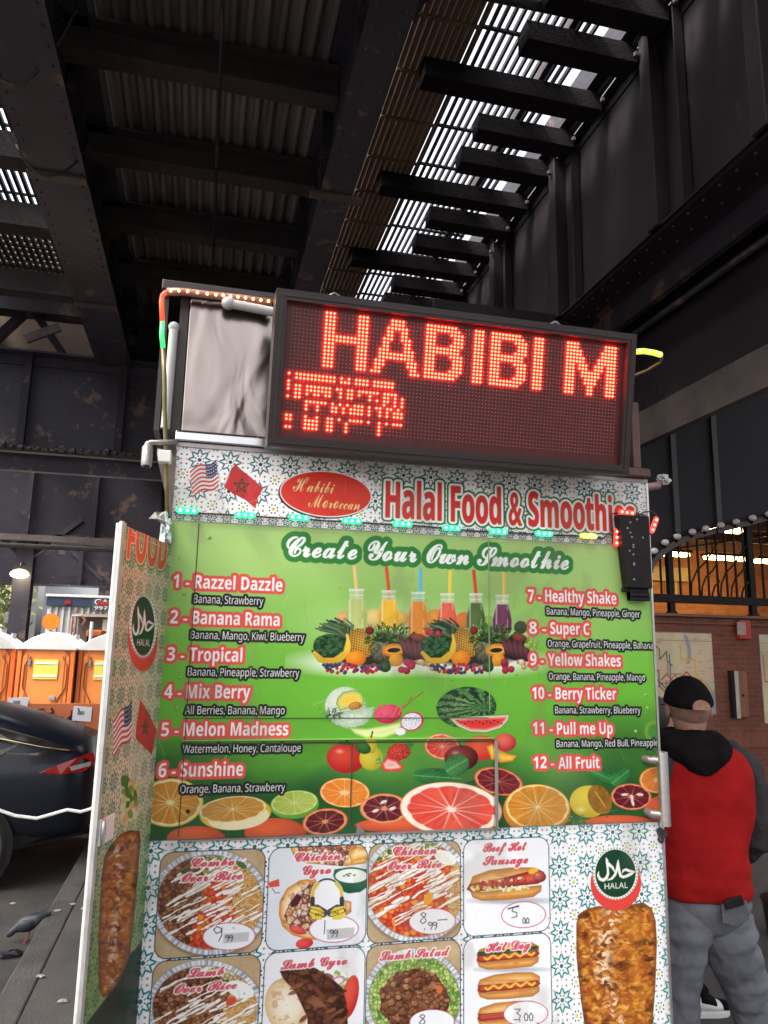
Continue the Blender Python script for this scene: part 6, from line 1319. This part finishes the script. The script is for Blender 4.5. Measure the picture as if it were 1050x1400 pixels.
for px0, px1 in ((915, 921), (924, 930)):
    a, c = aty(px0-2, 786, 10.5), aty(px1, 812, 10.5); b = MB(); b.box((a.x, 10.57, c.z), (c.x, 10.60, a.z)); o = b.build('wall_frame', mat('cream_signboard', ()), bld); b = MB(); b.box((a.x+.05, 10.565, c.z+.05), (c.x-.05, 10.569, a.z-.05)); b.build('picture', mat('dim_picture', (.12, .13, .06), (.3, .22, .08), rough=.6, scale=9), o)
tube_l = mat('fluorescent_tube', (.8, .7, .5), rough=.4, emit=(1, .62, .22), estr=15)
lights = ((963, 723, 1014, 725, 7.5), (903, 757, 940, 760, 9.4), (966, 762, 1024, 766, 9.4), (1034, 767, 1080, 770, 9.4))
for px0, py0, px1, py1, y in lights:
    a, c = aty(px0, py0, y), aty(px1, py1, y); b = MB(); b.box((a.x, y-.05, a.z-.02), (c.x, y+.07, a.z+.025)); o = b.build('fluorescent_light', tube_l, bld)
    b = MB(); b.box((a.x-.03, y-.08, a.z+.027), (c.x+.03, y+.1, a.z+.06)); b.build('fixture', iron, o)
    if a.z < 3.5: b = MB(); [b.tube([(x, y, a.z+.06), (x, y, 3.62)], .008, 5) for x in (a.x+.1, c.x-.1)]; b.build_each('hanger', iron, o)
# cables under the hall ceiling
b = MB(); b.tube([aty(905, 752, 8.4), aty(960, 745, 8.4), aty(1005, 738, 8.4), aty(1060, 731, 8.4)], .012, 6); b.tube([aty(925, 736, 8.2), aty(990, 736, 8.2), aty(1060, 731, 8.2)], .009, 6); b.build_each('hall_cable', iron, bld, smooth=True)
# iron arch, dark upper wall
arc = [(887, 790), (889, 776), (893, 765), (899, 757), (912, 746), (927, 736.5), (947, 729.5), (966, 724.5), (987, 719.5), (1008, 714.5), (1030, 709), (1052, 703), (1080, 696), (1130, 686)]
A = [aty(x, y, WY) for x, y in arc]
inner = [Vector((a.x+.02, a.y, a.z-.055)) for a in A]
XA = A[0].x
b = MB()
for i in range(len(A)-1):
    b.prism([A[i], A[i+1], inner[i+1], inner[i]], (0, .06, 0))
b.build('arch_band', mat('grey_iron', (.045, .032, .030), (.03, .022, .022), rough=.45, scale=5), bld)
b = MB()
wall = [(XA-2.2, ZLG), (XA, ZLG)] + [(a.x, a.z+.001) for a in A] + [(XW1, A[-1].z+.2), (XW1, 5.2), (XA-2.2, 5.2)]
b.prism([(x, WY+.01, z) for x, z in wall], (0, .08, 0)); b.build('upper_panel', mat('dark_panel', (.021, .017, .020), (.014, .012, .014), rough=.6, scale=1, bump=.15, spec=.2), bld)
b = MB()
for px in (921, 978): x = aty(px, 640, WY).x; b.box((x-.03, WY-.02, aty(px, 742, WY).z+.1), (x+.03, WY+.009, 5.1))
b.build_each('panel_rib', mat('dark_rib', (.028, .022, .026), rough=.5), bld)
# bulbs along the arch
bulbm = mat('frosted_bulb', (.62, .55, .52), (.5, .44, .42), rough=.3, scale=5)
for (x, y) in ((894.5, 753.3), (909.5, 741.7), (926, 733.4), (946.5, 727), (965, 722.5), (985.5, 718), (1006.5, 713.4), (1029, 708), (1051, 702.6), (1076, 695)):
    c = aty(x, y, WY-.04); b = MB(); b.ball(c, .034, n=14, m=9, sc=(1.15, 1, .92)); o = b.build('arch_bulb', bulbm, bld, smooth=True); b = MB(); b.tube([c+Vector((.01, .02, -.02)), c+Vector((.015, .045, -.045))], .016, 8); b.build('bulb_socket', iron, o)
# railing
def rz(x, py0=822, px0=970): return 0
zb0, zb1 = 2.33, 2.41
def arch_z(x):
    for a, c in zip(inner[:-1], inner[1:]):
        if a.x <= x <= c.x and c.x > a.x: return a.z+(c.z-a.z)*(x-a.x)/(c.x-a.x)
    return inner[-1].z
ry = WY+.05
b = MB(); b.box((XA, ry-.03, zb0), (XW1, ry+.03, zb1)); b.build('bottom_rail', iron, bld, bevel=.004)
b = MB(); x = XA+.06
while x < 8.5: b.box((x-.008, ry-.008, zb1), (x+.008, ry+.008, arch_z(x)+.03)); x += .108
b.build_each('baluster', iron, bld)
for px in (920, 1031, 1130):
    xx = aty(px, 790, WY).x; b = MB(); b.box((xx-.028, ry-.028, ZLG+.013), (xx+.028, ry+.028, arch_z(xx)+.03)); b.box((xx-.04, ry-.04, ZLG+.013), (xx+.04, ry+.04, ZLG+.03)); b.build('railing_post', iron, bld)
b = MB()
for x0 in (4.72, 5.06, 5.86, 6.2):
    for k, (dx, dz, lean) in enumerate(((0, .36, .24), (.12, .27, .18), (.24, .14, .10))):
        b.tube([Vector((x0+dx, ry-.02, zb1)), Vector((x0+dx+.015, ry-.02, zb1+dz*.35)), Vector((x0+dx+lean*.35, ry-.02, zb1+dz*.7)), Vector((x0+dx+lean*.8, ry-.02, zb1+dz*.95)), Vector((x0+dx+lean, ry-.02, zb1+dz*1.15)) if k else Vector((x0+dx+lean+.10, ry-.02, zb1+dz*1.5))], .009, 6)
b.build_each('scroll_bar', iron, bld, smooth=True)
# ---- wall items
mapc = None
def poster(px0, py0, px1, py1, lab, seed, w=None):
    a, c = aty(px0, py0, WY), aty(px1, py1, WY); x0, x1, z1, z0 = a.x, c.x, a.z, c.z
    t = empty('map_poster', ((x0+x1)/2, WY, z0), lab, 'map poster', 'transit maps on the brick wall')
    b = MB(); b.box((x0-.006, WY-.008, z0-.006), (x1+.006, WY-.001, z1+.006)); b.build('backing', grey, t)
    cv = Cv((0, WY-.0085), (1, 0), x0, x1, z0, z1, 260, 'c4ab8c'); U, V = (cv.U-x0)/(x1-x0), (cv.Z-z0)/(z1-z0)
    rr = random.Random(seed); cv.a[:] = lerp(cv.a, C3((208, 186, 156)), fbm(U*4, V*5, 3, 2))
    water = np.clip((np.abs(U-(.58+.10*np.sin(V*5+seed)))-.035)*-40, 0, 1)*(V > .62) + np.clip((U-.70-.5*V)*14, 0, 1)*(V < .40)
    cv.a[:] = lerp(cv.a, C3((128, 140, 150)), np.clip(water, 0, 1)*.85); cv.a[:] = lerp(cv.a, C3((206, 200, 160)), np.clip((fbm(U*6+seed, V*6, 2, 4)-.6)*9, 0, 1)*.6)
    L = lambda pts, w_, c_: [cv_line(cv, x0, x1, z0, z1, pts, w_, c_)]
    for c_ in ((196, 96, 50), (120, 110, 100), (70, 110, 80), (206, 170, 70), (170, 60, 56), (90, 96, 130), (150, 130, 110), (206, 150, 60), (110, 90, 80), (60, 90, 70)):
        x, y = rr.uniform(.05, .6), rr.uniform(.2, .95); pts = [(x, y)]
        for k in range(5): d = rr.choice(((1, 0), (0, -1), (.7, -.7), (.7, .7), (0, -1))); s_ = rr.uniform(.08, .2); x, y = x+d[0]*s_, y+d[1]*s_; pts.append((x, y))
        L(pts, .016, c_)
    for k in range(40): x, y = rr.random(), rr.random(); L([(x, y), (x+.06, y)], .008, (150, 140, 126))
    L([(0, .905), (1, .905)], .006, (120, 100, 80))
    cv.mesh('map_print', printm, t, .0006); return t
def cv_line(cv, x0, x1, z0, z1, pts, w, c):
    P_ = np.array([(x0+a*(x1-x0), z0+b_*(z1-z0)) for a, b_ in pts]); d = np.full(cv.U.shape, 9.)
    for (ax, az_), (bx, bz) in zip(P_[:-1], P_[1:]):
        ex, ez = bx-ax, bz-az_; t = np.clip(((cv.U-ax)*ex+(cv.Z-az_)*ez)/(ex*ex+ez*ez+1e-12), 0, 1); d = np.minimum(d, np.hypot(cv.U-ax-t*ex, cv.Z-az_-t*ez))
    m = np.clip(.5-(d-w*(x1-x0)/2)*cv.res, 0, 1); cv.a[:] = lerp(cv.a, C3(c), m)
poster(872, 864, 978, 976, 'tan transit map poster on the brick wall behind the man in the cap', 4); poster(1037, 868, 1110, 988, 'second transit map poster on the brick wall, cut off by the frame', 9)
a, c = aty(1002, 848, WY), aty(1023, 874, WY); t = empty('fire_alarm_box', ((a.x+c.x)/2, WY, c.z), 'small red box with pale label high on the brick wall', 'alarm box')
MB().box((a.x+.03, WY-.05, c.z), (c.x, WY-.001, a.z)).build('box', mat('red_box', (.42, .02, .016), (.34, .016, .013), rough=.45), t, bevel=.006); MB().box((a.x, WY-.062, c.z+.04), (a.x+.095, WY-.0505, a.z-.02)).build('label_plate', mat('dull_label', (.34, .24, .21), (.28, .2, .17), rough=.6), t)
a, c = aty(997, 918, WY), aty(1020, 980, WY); t = empty('wall_cabinet', ((a.x+c.x)/2, WY, c.z), 'narrow brown wooden box on the brick wall between the two maps', 'wall box')
MB().box((a.x+.05, WY-.05, c.z), (c.x, WY-.001, a.z)).build('cabinet_body', mat('brown_wood', (.22, .085, .03), (.15, .055, .02), rough=.5, scale=5, stretch=(6, 6, .8)), t, bevel=.004); MB().box((a.x+.012, WY-.065, c.z-.01), (a.x+.048, WY-.001, a.z+.005)).build('side_edge', mat('pale_edge', (.42, .36, .32), rough=.5), t); MB().box((a.x-.02, WY-.055, c.z-.01), (a.x+.0115, WY-.001, a.z+.01)).build('dark_side', iron, t)
MB().ball((a.x+.10, WY-.052, (a.z+c.z)/2-.01), .012, n=10, m=6).build('knob', iron, t)
tb = atz(1052, 1290, 0); t = empty('litter_bin', (tb.x+.2, tb.y, 0), 'dark round litter bin at the right edge of the sidewalk', 'bin')
MB().loft([[Vector((tb.x+.22+math.cos(t_)*r_, tb.y+math.sin(t_)*r_, z)) for t_ in [2*math.pi*k/24 for k in range(24)]] for r_, z in ((.17, 0), (.18, .02), (.20, .22), (.21, .24), (.19, .25))]).build('bin_body', iron, t, smooth=True, auto=40)
# ================================================================== people
skin = mat('skin', (.42, .22, .15), (.36, .18, .12), rough=.5, scale=20); hair = mat('short_hair', (.02, .014, .012), (.04, .03, .025), rough=.7, scale=60)
def skinned(name, verts, edges, radii, m, parent, root=0, lev=2):
    me = bpy.data.meshes.new(name); me.from_pydata([tuple(v) for v in verts], edges, []); o = bpy.data.objects.new(name, me); col.objects.link(o); me.materials.append(m)
    md = o.modifiers.new('skin', 'SKIN'); md.use_smooth_shade = True
    for i, r in enumerate(radii): me.skin_vertices[0].data[i].radius = (r, r) if not isinstance(r, tuple) else r
    me.skin_vertices[0].data[root].use_root = True
    s_ = o.modifiers.new('sub', 'SUBSURF'); s_.levels = s_.render_levels = lev
    if parent: o.parent = parent; o.matrix_parent_inverse = Matrix.Translation(-wloc(parent))
    return o
def person(lab, base, R, J, m):
    """J: joint name -> world position; body is one skinned surface incl. hands with five fingers"""
    t = empty('person', base, lab, 'person'); V, E_, Rd, idx = [], [], [], {}
    def node(k, p, r, par=None):
        idx[k] = len(V); V.append(Vector(p)); Rd.append(r)
        if par is not None: E_.append((idx[par], idx[k]))
    node('pel', J['pel'], (.115, .085)); node('wai', J['wai'], (.115, .085), 'pel'); node('che', J['che'], (.12, .09), 'wai'); node('upc', J['upc'], (.09, .07), 'che'); node('nec', J['nec'], .054, 'upc'); node('nk2', (Vector(J['nec'])*.4+Vector(J['hea'])*.6) + Vector((0, 0, -.06)), .056, 'nec'); node('hea', J['hea'], (.078, .092), 'nk2'); node('top', Vector(J['hea'])+Vector((0, 0, .085)), (.055, .065), 'hea')
    for s_ in 'LR':
        node('hip'+s_, J['hip'+s_], .062, 'pel'); node('kne'+s_, J['kne'+s_], .030, 'hip'+s_); node('ank'+s_, J['ank'+s_], .028, 'kne'+s_); node('toe'+s_, J['toe'+s_], .028, 'ank'+s_)
        node('sho'+s_, J['sho'+s_], .05, 'upc'); node('elb'+s_, J['elb'+s_], .038, 'sho'+s_); node('wri'+s_, J['wri'+s_], .029, 'elb'+s_)
        w = Vector(J['wri'+s_]); d = (w-Vector(J['elb'+s_])).normalized(); a = d.cross(Vector((0, 0, 1))); a = a.normalized() if a.length > .1 else Vector((1, 0, 0)); e = a.cross(d)
        node('pal'+s_, w+d*.05, (.036, .02), 'wri'+s_)
        for k, (off, L) in enumerate(((-.030, .066), (-.010, .076), (.010, .072), (.029, .056))):
            p0 = w+d*.085+a*off; node('f0%d%s' % (k, s_), p0, .0095, 'pal'+s_); node('f1%d%s' % (k, s_), p0+d*L*.5-e*.008, .0088, 'f0%d%s' % (k, s_)); node('f2%d%s' % (k, s_), p0+d*L*.85-e*.03, .0078, 'f1%d%s' % (k, s_))
        p0 = w+d*.035-a*.034; node('t0'+s_, p0, .011, 'pal'+s_); node('t1'+s_, p0+d*.035-a*.018-e*.01, .0098, 't0'+s_); node('t2'+s_, p0+d*.062-a*.018-e*.02, .0085, 't1'+s_)
    o = skinned('body', V, E_, Rd, m, t); return t, o
def ringx(c, rx, ry, n=26, a0=0, wob=0, seed=0, tilt=None):
    c = Vector(c); out = []; rr = random.Random(seed)
    ph = [rr.uniform(0, 6.28) for _ in range(3)]
    for k in range(n):
        t = 2*math.pi*k/n; w = 1+wob*(math.sin(3*t+ph[0])*.5+math.sin(5*t+ph[1])*.3+math.sin(8*t+ph[2])*.2)
        v = Vector((math.cos(t+a0)*0, 0, 0)); ct, st = math.cos(t), math.sin(t)
        ex = (abs(ct)**.82)*(1 if ct >= 0 else -1)*rx*w; ey = (abs(st)**.82)*(1 if st >= 0 else -1)*ry*w
        out.append(c+FX*ex+FY*ey+Vector((0, 0, (tilt or 0)*ex)))
    return out
def tubering(pts, rads, n=16, wob=.05, seed=1):
    rings = []; a = None; rr = random.Random(seed)
    for i, p in enumerate(pts):
        d = (pts[min(i+1, len(pts)-1)]-pts[max(i-1, 0)]).normalized()
        if a is None: a = d.orthogonal().normalized()
        else: a = (a-d*a.dot(d)).normalized()
        b_ = d.cross(a); rings.append([p+(a*math.cos(t)+b_*math.sin(t))*rads[i]*(1+wob*math.sin(3*t+rr.uniform(0, 6))*.6) for t in [2*math.pi*k/n for k in range(n)]])
    return rings
def dense(pts, rads, k=3):
    P_, R_ = [], []
    for i in range(len(pts)-1):
        for j in range(k): f = j/k; P_.append(Vector(pts[i]).lerp(Vector(pts[i+1]), f)); R_.append(rads[i]*(1-f)+rads[i+1]*f)
    return P_+[Vector(pts[-1])], R_+[rads[-1]]
red = mat('red_fleece', (.36, .012, .012), (.29, .009, .010), spec=.1, rough=.9, scale=6, bump=1, bscale=8)
greyj = mat('charcoal_sleeve', (.052, .048, .050), (.038, .035, .037), spec=.1, rough=.9, scale=8, bump=1, bscale=11)
blackc = mat('black_cotton', (.007, .005, .006), (.011, .009, .009), rough=.95, scale=12, bump=.4, bscale=40, spec=.08)
denim = mat('grey_denim', (.165, .17, .19), (.115, .118, .132), rough=.85, scale=3, bump=1, bscale=7, thr=(.4, .6), spec=.1)
MY = 2.75; FX, FY = Vector((.93, -.36, 0)), Vector((.36, .93, 0))    # to his right, and where he faces
m = lambda px, py, dy=0: aty(px-(7 if px > 955 and py > 1018 else 0), py, MY) + FY*dy
J = dict(pel=m(970, 1250), wai=m(968, 1190), che=m(965, 1105), upc=m(960, 1050), nec=m(947, 1015, .01), hea=m(944, 967, .03),
  hipL=m(938, 1272), hipR=m(1000, 1275), kneL=m(932, 1400), kneR=m(1035, 1395, .05), ankL=m(932, 1503), ankR=m(1066, 1500, .02), toeL=m(930, 1520, .16), toeR=m(1072, 1518, .18),
  shoL=m(905, 1045), shoR=m(1022, 1045), elbL=m(885, 1125, .04), elbR=m(1049, 1130, .02), wriL=m(900, 1185, .26), wriR=m(1026, 1192, .22))
man, body = person('man seen from behind in red sweater with grey sleeves, black hood and backward-strapped black cap', tuple(atz(985, 1500, 0)), None, J, skin)
k_ = lambda px0, px1, py: (aty((px0+px1)/2-7, py, MY), (aty(px1, py, MY)-aty(px0, py, MY)).length/2*.90)
def folds(o, s_=.02, sc=.09):
    o.modifiers['sub'].levels = o.modifiers['sub'].render_levels = 2
    tx = bpy.data.textures.new('cloth_folds', 'CLOUDS'); tx.noise_scale = sc; tx.noise_depth = 2
    d = o.modifiers.new('folds', 'DISPLACE'); d.texture = tx; d.strength = s_; d.mid_level = .5; return o
def shell(rows, name, mt, wob=.02, sub=1):
    b = MB(); rings = []
    for i, (px0, px1, py, dp, *t) in enumerate(rows):
        c, hw = k_(px0, px1, py); rings.append(ringx(c+FY*(t[0] if t else 0), hw*1.03, dp, wob=wob, seed=i*3, tilt=t[1] if len(t) > 1 else 0))
    b.loft(rings); return b.build(name, mt, man, smooth=True, subsurf=sub)
shell([(930, 966, 1008, .06, .02), (916, 992, 1014, .09, .02), (902, 1012, 1024, .11, .01), (896, 1022, 1040, .125), (893, 1027, 1062, .135), (893, 1030, 1085, .14), (895, 1029, 1110, .142), (898, 1025, 1135, .14), (902, 1021, 1152, .138), (904, 1021, 1160, .142), (905, 1022, 1172, .14), (907, 1024, 1182, .145), (906, 1023, 1192, .142), (908, 1027, 1203, .148), (910, 1027, 1214, .146), (913, 1024, 1222, .138), (918, 1018, 1225, .12)], 'sweater', red, .025)
folds(bpy.data.objects['sweater'], .022, .10)
for s_, pts, rd, nm in ((1, [m(986, 1022), m(1004, 1028), m(1020, 1044), m(1030, 1068), m(1040, 1098), m(1048, 1126, .02), m(1048, 1146, .05), m(1040, 1166, .12), m(1030, 1184, .18), m(1026, 1194, .21)], [.022, .050, .066, .070, .068, .066, .068, .062, .056, .046], 'right'), (-1, [m(930, 1018), m(915, 1026), m(906, 1044), m(898, 1068), m(890, 1098), m(885, 1125, .04), m(889, 1150, .12), m(897, 1178, .23)], [.022, .045, .062, .066, .064, .062, .058, .046], 'left')):
    P_, R_ = dense(pts, rd, 3); rr = random.Random(4)
    R_ = [r*(1+rr.uniform(-.05, .07)) for r in R_]
    b = MB(); b.loft(tubering(P_, R_, 18, .06, 3)); folds(b.build('sleeve', greyj, man, smooth=True, subsurf=1), .026, .06)
# hood lying on the back
b = MB(); rings = []
for px0, px1, py, dp, off in ((926, 972, 996, .05, .04), (912, 988, 1000, .085, .02), (904, 996, 1008, .11, .0), (903, 999, 1018, .12, -.015), (910, 998, 1028, .115, -.035), (924, 990, 1040, .10, -.05), (938, 976, 1050, .085, -.065), (950, 966, 1057, .06, -.075)):
    c, hw = k_(px0, px1, py); rings.append(ringx(c+FY*off, hw, dp, wob=.05, seed=int(py)))
b.loft(rings); folds(b.build('hood', blackc, man, smooth=True, subsurf=1), .022, .05)
# jeans
shell([(914, 1026, 1216, .132), (915, 1028, 1230, .136), (922, 1020, 1250, .115), (935, 1005, 1266, .09), (950, 990, 1278, .06)], 'jeans_seat', denim, .03)
for pts, rd in (([m(941, 1228), m(939, 1262), m(936, 1300), m(934, 1340), m(933, 1378), m(932, 1420), m(932, 1470), m(932, 1502)], [.090, .100, .084, .068, .062, .060, .062, .066]), ([m(990, 1228), m(996, 1262), m(1008, 1300), m(1024, 1340, .02), m(1039, 1378, .04), m(1051, 1418, .03), m(1062, 1465, .02), m(1068, 1500)], [.100, .114, .104, .092, .086, .082, .080, .080])):
    P_, R_ = dense(pts, rd, 4); rr = random.Random(9); R_ = [r*(1+rr.uniform(-.05, .06)) for r in R_]
    b = MB(); b.loft(tubering(P_, R_, 20, .07, 5)); folds(b.build('jeans_leg', denim, man, smooth=True, subsurf=1), .024, .07)
def at_back(px, py): c = aty(px, py, MY-.16); return c
b = MB(); pk = [at_back(986, 1237), at_back(1022, 1232), at_back(1024, 1258), at_back(1006, 1268), at_back(988, 1262)]; b.prism(pk, FY*.01); b.build('back_pocket', mat('grey_denim_pocket', (.115, .115, .125), (.085, .086, .094), rough=.85, scale=6, bump=.5, bscale=40), man, bevel=.003)
b = MB(); pk = [at_back(989, 1231), at_back(1013, 1223), at_back(1017, 1236), at_back(992, 1243)]; b.prism([p-FY*.012 for p in pk], FY*.012); tag(b.build('mobile_phone', black, None, bevel=.003), 'black phone sticking out of the back pocket of the grey jeans', 'phone')
# head details: hair, ears, cap
hc = Vector(J['hea'])
b = MB(); b.ball(hc+Vector((0, 0, .012)), .1, n=20, m=14, sc=(.83, .98, 1.0)); 
b.v = [v for v in b.v]; b.build('hair', mat('cropped_hair', (.30, .16, .11), (.20, .11, .08), rough=.7, scale=40), man, smooth=True)
for s_ in (-1, 1): b = MB(); b.ball(hc+FX*s_*.083+FY*.0+Vector((0, 0, -.012)), .03, n=12, m=8, sc=(.4, .7, 1.05), M=Matrix(((FX.x, FY.x, 0), (FX.y, FY.y, 0), (0, 0, 1)))); b.build('ear', skin, man, smooth=True)
Mh = Matrix(((FX.x, FY.x, 0), (FX.y, FY.y, 0), (0, 0, 1)))
b = MB(); rings = []
for k in range(9):
    ph = (k/8)*math.pi/2; r_ = math.cos(ph); rings.append([hc+Mh @ Vector((math.cos(t)*.099*max(r_, .02), math.sin(t)*.117*max(r_, .02), -.002+math.sin(ph)*.128-.018*(1-math.sin(ph))*(-math.sin(t)*1.0-.2))) for t in [2*math.pi*j/26 for j in range(26)]])
b.loft(rings); cap_ = b.build('cap', blackc, man, smooth=True, subsurf=1)
b = MB(); pts = [(x*.08, .10+.075*math.sqrt(max(0, 1-x*x)), .022-.012*math.sqrt(max(0, 1-x*x))) for x in (-1, -.8, -.5, 0, .5, .8, 1)]; pl = [(-.08, .07, .03)] + pts + [(.08, .07, .03)]
b.prism([hc+Mh @ Vector(p) for p in pl], (0, 0, .005)); b.build('cap_brim', blackc, cap_, bevel=.002)
b = MB(); cq = hc + FX*.018
b.prism([hc+Mh @ Vector((.020+.034*math.cos(t), -.1195+.004*math.sin(t), .004+.030*max(-.28, math.sin(t)))) for t in [2*math.pi*j/18 for j in range(18)]], FY*.012); b.build('cap_opening', mat('nape_skin', (.36, .19, .13), (.25, .13, .09), rough=.7, scale=60), cap_)
for px, sgn in ((0, 1),):
    b = MB(); b.tube([hc-FX*.086+FY*.10+Vector((0, 0, .0)), hc-FX*.09+FY*.02+Vector((0, 0, .006)), hc-FX*.086-FY*.01+Vector((0, 0, -.004))], .003, 6); b.build('glasses_arm', iron, man)
# face (away from us)
b = MB(); b.loft([[hc+FY*y+Vector((0, 0, z))+FX*x for x in (-w, -w*.4, w*.4, w)] for y, z, w in ((.085, .015, .008), (.10, -.012, .013), (.112, -.030, .017), (.09, -.038, .016))]); b.build('nose', skin, man, smooth=True)
b = MB(); b.tube([hc+FY*.088-FX*.024+Vector((0, 0, -.058)), hc+FY*.096+Vector((0, 0, -.056)), hc+FY*.088+FX*.024+Vector((0, 0, -.058))], .006, 8); b.build('mouth', mat('lips', (.32, .11, .09), rough=.5), man, smooth=True)
eyem = mat('eye_white', (.7, .68, .65), rough=.2)
for s_ in (-1, 1): b = MB(); b.ball(hc+FY*.082+FX*s_*.031+Vector((0, 0, .008)), .013, n=10, m=7); b.build('eye', eyem, man, smooth=True)
def shoe(c, d, parent, up_, sole, L=.28, name='shoe'):
    d = Vector(d).normalized(); a = d.cross(Vector((0, 0, 1))); b = MB(); c = Vector(c)
    b.loft([[c+d*(x*L)+a*(math.cos(t)*w)+Vector((0, 0, zc+math.sin(t)*h)) for t in [2*math.pi*k/16 for k in range(16)]] for x, w, zc, h in ((-.30, .020, .06, .03), (-.28, .034, .065, .045), (-.18, .040, .080, .062), (-.05, .041, .078, .056), (.12, .044, .062, .040), (.30, .047, .050, .030), (.50, .045, .044, .024), (.62, .034, .040, .018), (.68, .014, .036, .012))]); o = b.build(name, up_, parent, smooth=True, subsurf=1)
    b = MB(); b.loft([[c+d*(x*L)+a*(sg*w)+Vector((0, 0, z)) for sg, z in ((-1, 0), (1, 0), (1, .032), (-1, .032))] for x, w in ((-.32, .022), (-.28, .036), (-.1, .042), (.15, .044), (.40, .048), (.58, .040), (.68, .018))]); b.build('sole', sole, o, bevel=.006); return o
for s_ in 'LR': q = Vector(J['ank'+s_]); shoe((q.x, q.y, 0.001), FY+FX*(.15 if s_ == 'R' else -.1), man, blackc, mat('white_rubber', (.65, .64, .62), (.55, .54, .52), rough=.6))
# ---- second person, mostly hidden behind the cart edge and the man
Y2 = 3.7; n2 = lambda px, py, dx=0: aty(px, py, Y2) + Vector((dx, 0, 0))
FX, FY = Vector((.0, -1, 0)), Vector((1, .0, 0)); hd = n2(901, 986)
g0 = hd.x; zz = lambda z, dx=0, dy=0: Vector((g0+dx, Y2+dy, z))
ft = atz(957, 1388, 0)
J2 = dict(pel=zz(.86), wai=zz(.98), che=zz(1.16), upc=zz(1.28), nec=zz(1.36), hea=zz(1.475, .02), hipL=zz(.82, 0, .08), hipR=zz(.82, 0, -.08), kneL=zz(.46, .02, .1), kneR=zz(.47, .12, -.06), ankL=zz(.08, -.06, .12), ankR=Vector((ft.x-.07, ft.y, .10)), toeL=zz(.03, .08, .12), toeR=Vector((ft.x+.07, ft.y, .04)), shoL=zz(1.28, 0, .17), shoR=zz(1.28, 0, -.17), elbL=zz(1.06, .02, .2), elbR=zz(1.06, .02, -.2), wriL=zz(.98, .2, .12), wriR=zz(.98, .2, -.12))
p2, _ = person('dark-haired person in navy trousers half hidden behind the cart edge, wearing black and white sneakers', tuple(zz(0)), None, J2, skin)
navy = mat('navy_cloth', (.020, .024, .045), (.014, .017, .03), rough=.9, scale=8, bump=.4, bscale=30)
b = MB(); b.loft([ringx(zz(z, d), rx, ry, wob=.03, seed=i) for i, (z, d, rx, ry) in enumerate(((1.37, 0, .06, .06), (1.33, 0, .14, .09), (1.27, 0, .20, .11), (1.15, 0, .205, .125), (1.0, 0, .19, .12), (.88, 0, .19, .125), (.80, 0, .195, .13)))]); b.build('jacket', blackc, p2, smooth=True, subsurf=1)
for s_ in 'LR':
    b = MB(); b.loft(tubering(*dense([Vector(J2['sho'+s_]), Vector(J2['elb'+s_]), Vector(J2['wri'+s_])], [.07, .06, .048], 4))); b.build('sleeve', blackc, p2, smooth=True, subsurf=1)
    b = MB(); b.loft(tubering(*dense([Vector(J2['hip'+s_])+Vector((0, 0, .04)), Vector(J2['kne'+s_]), Vector(J2['ank'+s_])+Vector((0, 0, .04))], [.10, .078, .062], 4))); b.build('trouser_leg', navy, p2, smooth=True, subsurf=1)
b = MB(); b.ball(hd+Vector((-.03, 0, .035)), .102, n=18, m=12, sc=(.92, .88, 1.0)); hb_ = b.build('hair', hair, p2, smooth=True)
b = MB(); b.ball(hd+Vector((.045, 0, -.03)), .085, n=16, m=12, sc=(.75, .78, 1.15)); b.build('face', skin, p2, smooth=True)
b = MB(); b.ball(hd+Vector((.115, 0, -.035)), .018, n=10, m=7, sc=(1, .7, 1.3)); b.build('nose', skin, p2, smooth=True)
for s_ in (-1, 1): b = MB(); b.ball(hd+Vector((.098, s_*.03, .0)), .012, n=10, m=7); b.build('eye', eyem, p2, smooth=True); b = MB(); b.tube([hd+Vector((.105, s_*.015, .022)), hd+Vector((.095, s_*.05, .024))], .005, 6); b.build('eyebrow', hair, p2, smooth=True)
b = MB(); b.tube([hd+Vector((.098, -.022, -.075)), hd+Vector((.108, 0, -.073)), hd+Vector((.098, .022, -.075))], .006, 8); b.build('mouth', mat('lips', ()), p2, smooth=True)
wsh = mat('white_leather', (.70, .68, .66), (.60, .58, .57), rough=.5)
for q, dv in ((Vector((ft.x-.03, ft.y, .001)), (1, -.12, 0)), (zz(.001, -.04, .12), (1, .1, 0))):
    o = shoe(q, dv, p2, wsh, wsh, .27, 'sneaker'); d = Vector(dv).normalized(); a = d.cross(Vector((0, 0, 1)))
    b = MB(); b.loft([[q+d*x+a*(math.cos(t)*w)+Vector((0, 0, z+math.sin(t)*h)) for t in [2*math.pi*k/14 for k in range(14)]] for x, w, z, h in ((.135, .0475, .047, .020), (.165, .0455, .046, .021), (.19, .030, .043, .016))]); b.build('toe_cap', blackc, o, smooth=True)
    b = MB(); b.tube([q+d*.05+Vector((0, 0, .10)), q+d*-.0+Vector((0, 0, .15)), q-d*.035+Vector((0, 0, .21))], [.038, .044, .048], 14); b.build('ankle_collar', blackc, o, smooth=True, auto=50)
    b = MB(); b.loft([[q+d*x+a*(math.cos(t)*w)+Vector((0, 0, z+math.sin(t)*h)) for t in [2*math.pi*k/14 for k in range(14)]] for x, w, z, h in ((.02, .046, .088, .035), (.07, .0475, .076, .028), (.10, .0475, .066, .024))]); b.build('lace_panel', blackc, o, smooth=True)
    b = MB(); b.ball(q-d*.075+Vector((0, 0, .075)), .045, n=12, m=8, sc=(.55, .95, .7)); b.build('heel_patch', mat('purple_heel', (.16, .10, .36), rough=.6), o, smooth=True)
